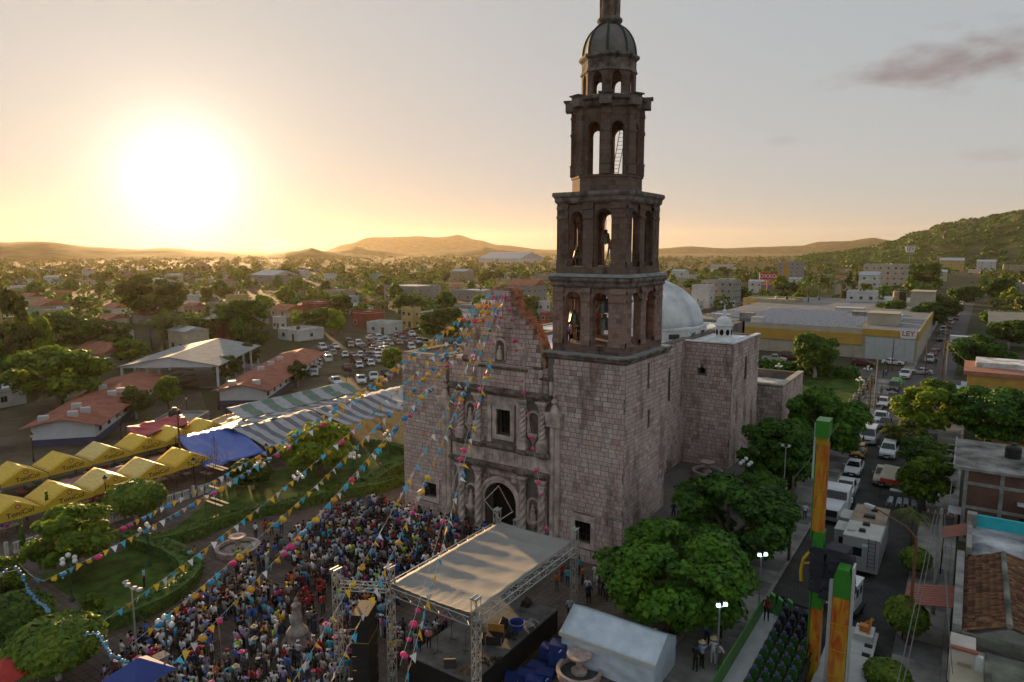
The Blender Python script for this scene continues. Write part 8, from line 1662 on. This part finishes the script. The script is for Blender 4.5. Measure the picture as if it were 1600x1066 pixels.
for k in range(7): mb = MB(); mb.box(LX + 3 + k * 6.5, LX + 3.3 + k * 6.5, -.45, -.36, 0, 3.2); mb.build('pilaster', CRM, LY)
mb = MB(); mb.box(-27, -25.6, -.04, 0, .0, 2.3); mb.build('door', WFR, LY)
sg = MB(); sg.prism([(-1.9, 1.2), (1.9, 1.2), (1.5, -1.2), (-1.5, -1.2)], -.12, .0, 'y'); so1 = sg.build('sign_board', mat('sign_white', (.62, .64, .66), .5, .04), LY, loc=(-2.0, -.35, 6.6)); text('LEY', 1.65, mat('sign_red', (.34, .015, .04), .5, .04), so1, (0, -.14, -.05), (math.pi / 2, 0, 0))
PVM = mat('solar_cell', (.085, .09, .12), .25, .15, 3); pvb = MB(); pvb.add([(0, 0, .25), (1.9, 0, .25), (1.9, 3.0, .7), (0, 3.0, .7), (0, 0, .19), (1.9, 0, .19), (1.9, 3.0, .64), (0, 3.0, .64)], [(0, 1, 2, 3), (4, 7, 6, 5), (0, 4, 5, 1), (2, 6, 7, 3), (0, 3, 7, 4), (1, 5, 6, 2)]); PV_ME = pvb.mesh('solar_panel', PVM)
for r_ in range(9):
    for k in range(15 if r_ < 6 else 11): link('solar_panel', PV_ME, LY, (-44 + k * 2.05 + (r_ % 2) * .3, 3.5 + r_ * 5.2, 6.65))
for r_ in range(4):
    for k in range(6): link('solar_panel', PV_ME, LY, (LX + 1 + k * 2.05 - 2 * 0, 14 + r_ * 5, 6.65))
for x, y, sx, sy, sz, m_ in ((-46, 2.0, 4, 3, 2.0, TANKW), (-41, 8, 3.5, 3, 2.2, CNC), (-37, 3.4, 3, 3, 1.6, TANKW), (-9, 20, 7, 8, 3.0, CRM), (-4.5, 96, 7, 12, 5, CRM), (-14, 40, 10, 6, 1.4, CNC), (-22, 55, 8, 5, 1.2, TANKW), (-9, 33, 6, 5, 1.5, TANKW)): mb = MB(); mb.cbox((x, y, 6.62 + sz / 2), sx, sy, sz); mb.cbox((x, y, 6.62 + sz + .06), sx * 1.06, sy * 1.06, .12); mb.build('roof_unit', m_, LY)
for x, m_ in ((-12.5, mat('tank_tan', (.35, .24, .15), .7, .2)), (-10.4, TANKB)): mb = MB(); mb.lathe((x, 92, 6.6), [(1.1, 0), (1.1, 4.6), (.9, 4.9), (.1, 5.0)], 16); mb.build('roof_tank', m_, LY)
# pole signs
def pole_sign(p, h, w, sh, board, letters, txt, label, polem, tri=False):
    o = thing('pole_sign', label, 'sign', p); mb = MB(); mb.bar((0, 0, 0), (0, 0, h), .35, .3, 10); mb.build('pole', polem, o); mb = MB()
    if tri: mb.prism([(-w / 2, sh), (w / 2, sh), (w * .38, 0), (-w * .38, 0)], -.25, .25, 'y')
    else: mb.box(-w / 2, w / 2, -.25, .25, 0, sh)
    b_ = mb.build('board', board, o, loc=(0, 0, h), rz=R(25)); text(txt, sh * .8, letters, b_, (0, -.28, sh / 2), (math.pi / 2, 0, 0)); return o
SRED = mat('sign_bright_red', (.5, .02, .02), .5, .05)
pole_sign(g(1198, 466), zover(g(1198, 466), 437), 8.5, 3.6, SRED, mat('sign_white', (.62, .64, .66), .5, .04), 'OXXO', 'red and white convenience store sign on a tall red pole', SRED); o = pole_sign(g(1419, 436), zover(g(1419, 436), 394), 8.5, 5, mat('sign_white', (.62, .64, .66), .5, .04), MATS['sign_red'], 'LEY', 'distant supermarket sign on a tall pole before the hill', CNC, True); mb = MB(); mb.box(-3.5, 3.5, -.2, .2, -6, -3.5); mb.build('lower_board', MATS['sign_white'], o, loc=(0, 0, o.children[1].location.z), rz=R(25))
o = thing('pole_sign', 'plain orange banner sign on a pole by the distant flats', 'sign', g(1226, 452)); z = zover(g(1226, 452), 412); mb = MB(); mb.bar((0, 0, 0), (0, 0, z), .3, n=8); mb.build('pole', CNC, o); mb = MB(); mb.box(-1.6, 1.6, -.2, .2, z - 9, z); mb.build('board', mat('banner_orange', (.48, .24, .015), .6, .1), o)
# bus, lorry, caravan, shelter on the far street
bs = thing('bus', 'white and green bus at the corner of the dark balconied building', 'bus', g(1122, 482), R(-20)); mb = MB(); mb.box(-1.25, 1.25, 0, 10.5, .45, 3.1); mb.build('body', PAINT['white'], bs); mb = MB(); mb.box(-1.1, 1.1, -.03, 0, 1.5, 2.7); mb.build('windscreen', GLASS, bs); mb = MB(); mb.box(-1.1, 1.1, -.02, 0, .8, 1.4); mb.build('green_front', mat('bus_green', (.05, .3, .25), .4, .1), bs)
for k in range(5): mb = MB(); mb.box(1.25, 1.28, .8 + k * 1.9, 2.4 + k * 1.9, 1.6, 2.5); mb.build('side_window', GLASS, bs)
for s in (-1, 1):
    for y in (1.8, 8.2): mb = MB(); mb.bar((s * .9, y, .48), (s * 1.26, y, .48), .48, n=12); mb.build('wheel', TYRE, bs)
lr2 = thing('lorry', 'white lorry with long pale trailer crossing the end of the street', 'truck', g(1524, 429), math.pi / 2 - .5); mb = MB(); mb.box(-1.3, 1.3, -13, 7, 1.2, 5.2); mb.build('trailer', mat('trailer_cream', (.55, .45, .38), .6, .1), lr2); mb = MB(); mb.loft([[(-1.3, -16, .9), (1.3, -16, .9), (1.3, -13.3, .9), (-1.3, -13.3, .9)], [(-1.3, -16, 2.6), (1.3, -16, 2.6), (1.3, -13.3, 2.6), (-1.3, -13.3, 2.6)], [(-1.2, -15.2, 4.2), (1.2, -15.2, 4.2), (1.2, -13.3, 4.6), (-1.2, -13.3, 4.6)]]); mb.build('cab', PAINT['white'], lr2)
for s in (-1, 1):
    for y in (-15, -12, 4, 5.6): mb = MB(); mb.bar((s * .9, y, .6), (s * 1.3, y, .6), .6, n=12); mb.build('wheel', TYRE, lr2)
cv = thing('caravan', 'white rounded caravan trailer at the far end of the car lot', 'trailer', g(485, 512), R(60)); mb = MB(); mb.loft([[(-1.2, y, .6), (1.2, y, .6), (1.2, y, z * .7), (.9, y, z), (-.9, y, z), (-1.2, y, z * .7)] for y, z in ((-3.2, 2.0), (-2.8, 2.7), (2.8, 2.8), (3.2, 2.2))]); mb.build('body', PAINT['white'], cv); mb = MB(); mb.box(1.2, 1.22, -1.8, -.4, 1.4, 2.1); mb.build('window', GLASS, cv)
for s in (-1, 1): mb = MB(); mb.bar((s * 1.0, .2, .4), (s * 1.22, .2, .4), .4, n=12); mb.build('wheel', TYRE, cv)
p = Vector((5.0, 236, 0)); sh = thing('shelter', 'open shelter with wide tan roof beside the far street', 'shelter', p); mb = MB(); mb.loft([[(-.8, -2, 5.2), (18, -2, 5.2), (18, -2, 5.4), (-.8, -2, 5.4)], [(-.8, 14, 7.4), (18, 14, 7.4), (18, 14, 7.6), (-.8, 14, 7.6)]]); mb.build('roof', mat('tan_sheet', (.36, .29, .22), .8, .12, .5), sh); mb = MB(); mb.box(0, 18, 9, 12, 0, 5.0); mb.build('back_wall', mat('dark_green_wall', (.05, .06, .045), .9, .2), sh); mb = MB(); mb.box(0, 18, -8, -2, 0, 2.6); mb.build('low_annex', PLAS['grey'], sh)
for x in (0, 6, 12, 17.5): mb = MB(); mb.bar((x, -1.6, 0), (x, -1.6, 5.2), .12, n=6); mb.build('post', IRON, sh)
mb = MB(); mb.box(2, 5.5, -1, 1, 0, 2.6); mb.build('white_fridge', TANKW, sh)
wb = thing('white_hoarding', 'white boarded enclosure on the street edge before the shelter', 'hoarding', g(1500, 545)); mb = MB(); mb.box(-2.5, 2.5, -1.5, 1.5, 0, 3.4); mb.build('boards', PAINT['white'], wb); mb = MB(); mb.bar((-2.4, -1.5, 0), (-2.4, -1.5, 4.6), .06, n=5); mb.build('post', CNC, wb)
# car lot
LOT = [(400, 757), (550, 747), (268, 705), (270, 682), (285, 660), (295, 640), (355, 617), (385, 580), (345, 592), (372, 560), (395, 542), (465, 668), (540, 658), (608, 645), (520, 625), (580, 612), (640, 602), (490, 535), (535, 528), (578, 560), (628, 560), (672, 562), (603, 520), (655, 522), (700, 545), (600, 488), (648, 490), (698, 492), (738, 500), (800, 508), (890, 512), (760, 470), (822, 443), (625, 728), (690, 705), (850, 548), (480, 518), (320, 550), (655, 628), (560, 540), (715, 528), (775, 520), (930, 520), (250, 640), (262, 622), (850, 470), (790, 478), (700, 560)] + [(585 + k * 27, 508 + (k % 2) * 9) for k in range(11)] + [(455 + k * 46, 595 + (k % 2) * 6) for k in range(5)] + [(610 + k * 40, 575 + k * 4) for k in range(4)]
rg = random.Random(77); ck = ['sedan'] * 4 + ['suv'] * 3 + ['hatchback'] * 2 + ['pickup'] * 3; cc = ['white'] * 8 + ['silver'] * 4 + ['dark grey'] * 3 + ['black'] * 2 + ['red', 'maroon', 'blue', 'tan']
zn = lambda y: 'in the row nearest the striped awnings' if y > 690 else 'in the row along the school block' if False else 'in the middle rows of the dirt car lot' if y > 570 else 'in the far rows of the dirt car lot'
for i, (x, y) in enumerate(LOT):
    kd = 'pickup' if i < 2 else rg.choice(ck); cl_ = 'white' if i < 2 else rg.choice(cc); p = g(420 + x / 3.807, 400 + y / 3.807 + 2); wh = zn(y) if x > 380 or y < 560 else 'parked along the school block wall'
    o = far_car(kd, cl_, p, R(55 + rg.uniform(-8, 8)) + (math.pi if rg.random() < .3 else 0), wh, None); o['group'] = 'car lot: ' + o['label']
# ------------------------------------------------------------------ scattered town: houses and trees street by street
NOGO = [(-36, 78, 34), (-36, 55, 24), (-50, 30, 36), (-82, 45, 30), (-110, 60, 32), (-140, 85, 26), (-120, 125, 42), (-35, 240, 66), (-35, 205, 46), (-15, 130, 30), (-45, 130, 28)]
def blocked(x, y, r_):
    if any(math.hypot(x - a, y - b) < c + r_ for a, b, c in NOGO): return True
    if -16 - r_ < x < 4 + r_ and y < 1000: return True
    if 146 - r_ < y < 168 + r_ and -135 < x < 60: return True
    return any(math.hypot(x - a, y - b) < c + r_ for a, b, c in BOXES)
rg = random.Random(5); nh = 0; walls_ = ['white'] * 5 + ['cream', 'cream', 'grey', 'grey', 'grey', 'tan', 'yellow', 'pink', 'brick red', 'pale green', 'pale blue', 'orange', 'beige', 'beige']
tries = 0
while nh < 150 and tries < 9000:
    tries += 1; D_ = 150 + 750 * rg.random() ** 1.25; px = rg.uniform(-60, 1660); q = far(px, D_)
    w, d = rg.uniform(6, 12), rg.uniform(6, 12); r_ = max(w, d) * .72
    if D_ < 260 and px > 1050: continue
    if blocked(q.x, q.y, r_): continue
    BOXES.append((q.x, q.y, r_)); h = rg.choice((2.8, 3.0, 3.2, 3.4, 5.6)); wall = rg.choice(walls_); rf_ = rg.choice(('flat', 'flat', 'flat', 'flat', 'tile', 'tin')); tk = rg.choice((0, 1, 1, 2))
    lab = '%s %s house, %s, among the town trees' % (wall, 'single storey' if h < 4 else 'two storey', {'flat': 'flat roof %s' % ('without tank', 'with one tank', 'with two tanks')[tk], 'tile': 'red tiled gable roof', 'tin': 'grey tin roof'}[rf_])
    side = 'beyond the supermarket' if px > 1050 else 'on the sunlit side of town' if px < 430 else 'behind the church'
    house(q, w, d, h, wall, rf_, rg.choice((0, math.pi / 2, 0, R(8), R(-12))), lab.replace('among the town trees', side), 'houses: ' + lab + side, 2 if D_ < 420 else 1, nh, tanks=tk); nh += 1
nt = 0; tries = 0
while nt < 270 and tries < 12000:
    tries += 1; D_ = 135 + 760 * rg.random() ** 1.3; px = rg.uniform(-80, 1680); q = far(px, D_); r_ = rg.uniform(2.5, 5.5)
    if D_ < 240 and px > 1040: continue
    if any(math.hypot(q.x - a, q.y - b) < c + r_ * .4 for a, b, c in BOXES) or any(math.hypot(q.x - a, q.y - b) < c + 1 for a, b, c in NOGO) or (-14 - r_ < q.x < 3 + r_ and q.y < 1000) or (146 < q.y < 168 and -135 < q.x < 60): continue
    if any(math.hypot(q.x - a, q.y - b) < (c + r_) * .55 for a, b, c in TREE_SPOTS[-120:]): continue
    k = rg.randrange(12); kind, idx, nm = ('palm', 0, 'palm') if k == 0 else ('loose', k % 2, 'tall feathery tree') if k == 1 else ('mid', k % 4, ('dark round tree', 'olive round tree', 'deep green dense tree', 'bright green tree')[k % 4])
    q.z = gz(q.x, q.y); side = 'beyond the supermarket' if px > 1050 else 'on the sunlit side of town' if px < 430 else 'behind the church'
    plant(kind, idx, q, r_ * 2 if kind != 'palm' else rg.uniform(4, 6), rg.uniform(5.5, 10) if kind != 'loose' else rg.uniform(10, 15), '%s among the houses %s' % (nm, side), 'tree', 'town trees: %s %s' % (nm, side)); nt += 1
# the wood beyond: one mass
lb = []; rg = random.Random(8)
for i in range(2600):
    D_ = 620 + 1700 * rg.random() ** 1.1; px = rg.uniform(-150, 1750); q = far(px, D_)
    if -16 < q.x < 8 and q.y < 1000: continue
    if any(math.hypot(q.x - a, q.y - b) < c for a, b, c in BOXES): continue
    r_ = rg.uniform(4, 8); lb.append(((q.x, q.y, rg.uniform(1.5, 3.2)), (r_, r_, rg.uniform(3.2, 6.5))))
wd = link('far_wood', leaf_mesh('far_wood', lb, 62000, 1.5, LF['olive'], 3, (.75, 1.0))); stuff(wd); wd['label'] = 'distant wood of scrub trees reaching to the hills'; wd['category'] = 'wood'
lb = []
for i in range(900):
    D_ = 150 + 620 * rg.random() ** .9; px = rg.uniform(-100, 1700); q = far(px, D_)
    if blocked(q.x, q.y, 2.5) or (D_ < 260 and px > 1040): continue
    r_ = rg.uniform(2.2, 5); lb.append(((q.x, q.y, gz(q.x, q.y) + rg.uniform(1.0, 2.6)), (r_, r_, rg.uniform(2.0, 4.8))))
wd = link('undergrowth', leaf_mesh('undergrowth', lb, 50000, .72, LF['mango'], 4, (.7, 1.0))); stuff(wd); wd['label'] = 'bushes and small trees filling the plots between the town houses'; wd['category'] = 'scrub'
for hv, hw, hr, hd in (HILLS[5],):
    lb = []
    for i in range(2600):
        k = rg.randrange(2, hr // 2 + 2) * hw + rg.randrange(1, hw - 1); a, b, c = Vector(hv[k]), Vector(hv[k + 1]), Vector(hv[k - hw]); u, v = rg.random(), rg.random(); q = a + (b - a) * u + (c - a) * v; r_ = rg.uniform(2.5, 6) * hd / 1500; lb.append((tuple(q), (r_, r_, r_ * .7)))
    wd = link('hill_wood', leaf_mesh('hill_wood', lb, 60000, 1.5 * hd / 1500, LF['laurel'], 9, (.7, 1.0))); stuff(wd); wd['label'] = 'scrub wood clothing the hillside'; wd['category'] = 'wood'
# smoke of a fire
sm_ = MB()
for k in range(9):
    t = k / 8; q = far(424 + 10 * t, 640); sm_.lathe((q.x + rg.uniform(-3, 3), q.y, 4 + 26 * t), [(.5, -6)] + [((4 + 9 * t) * math.sin(a * math.pi / 6), -6 * math.cos(a * math.pi / 6)) for a in range(1, 6)] + [(.5, 6)], 10)
sv = bpy.data.materials.new('smoke_volume'); sv.use_nodes = True; sn = sv.node_tree.nodes; sn.remove(sn['Principled BSDF']); pv_ = sn.new('ShaderNodeVolumePrincipled'); pv_.inputs['Color'].default_value = (.85, .82, .78, 1); pv_.inputs['Density'].default_value = .010; pv_.inputs['Anisotropy'].default_value = .5; sv.node_tree.links.new(pv_.outputs[0], sn['Material Output'].inputs['Volume'])
so2 = sm_.build('smoke', sv, smooth=True); stuff(so2); so2['label'] = 'thin plume of smoke rising from the trees'; so2['category'] = 'smoke'
for l_ in PROTO.values():
    for p_ in l_:
        if p_.name not in _first:
            for c in list(p_.children): bpy.data.objects.remove(c)
            bpy.data.objects.remove(p_)
for k_, (o, u) in CARP.items():
    if not u:
        for c in list(o.children_recursive): bpy.data.objects.remove(c)
        bpy.data.objects.remove(o)
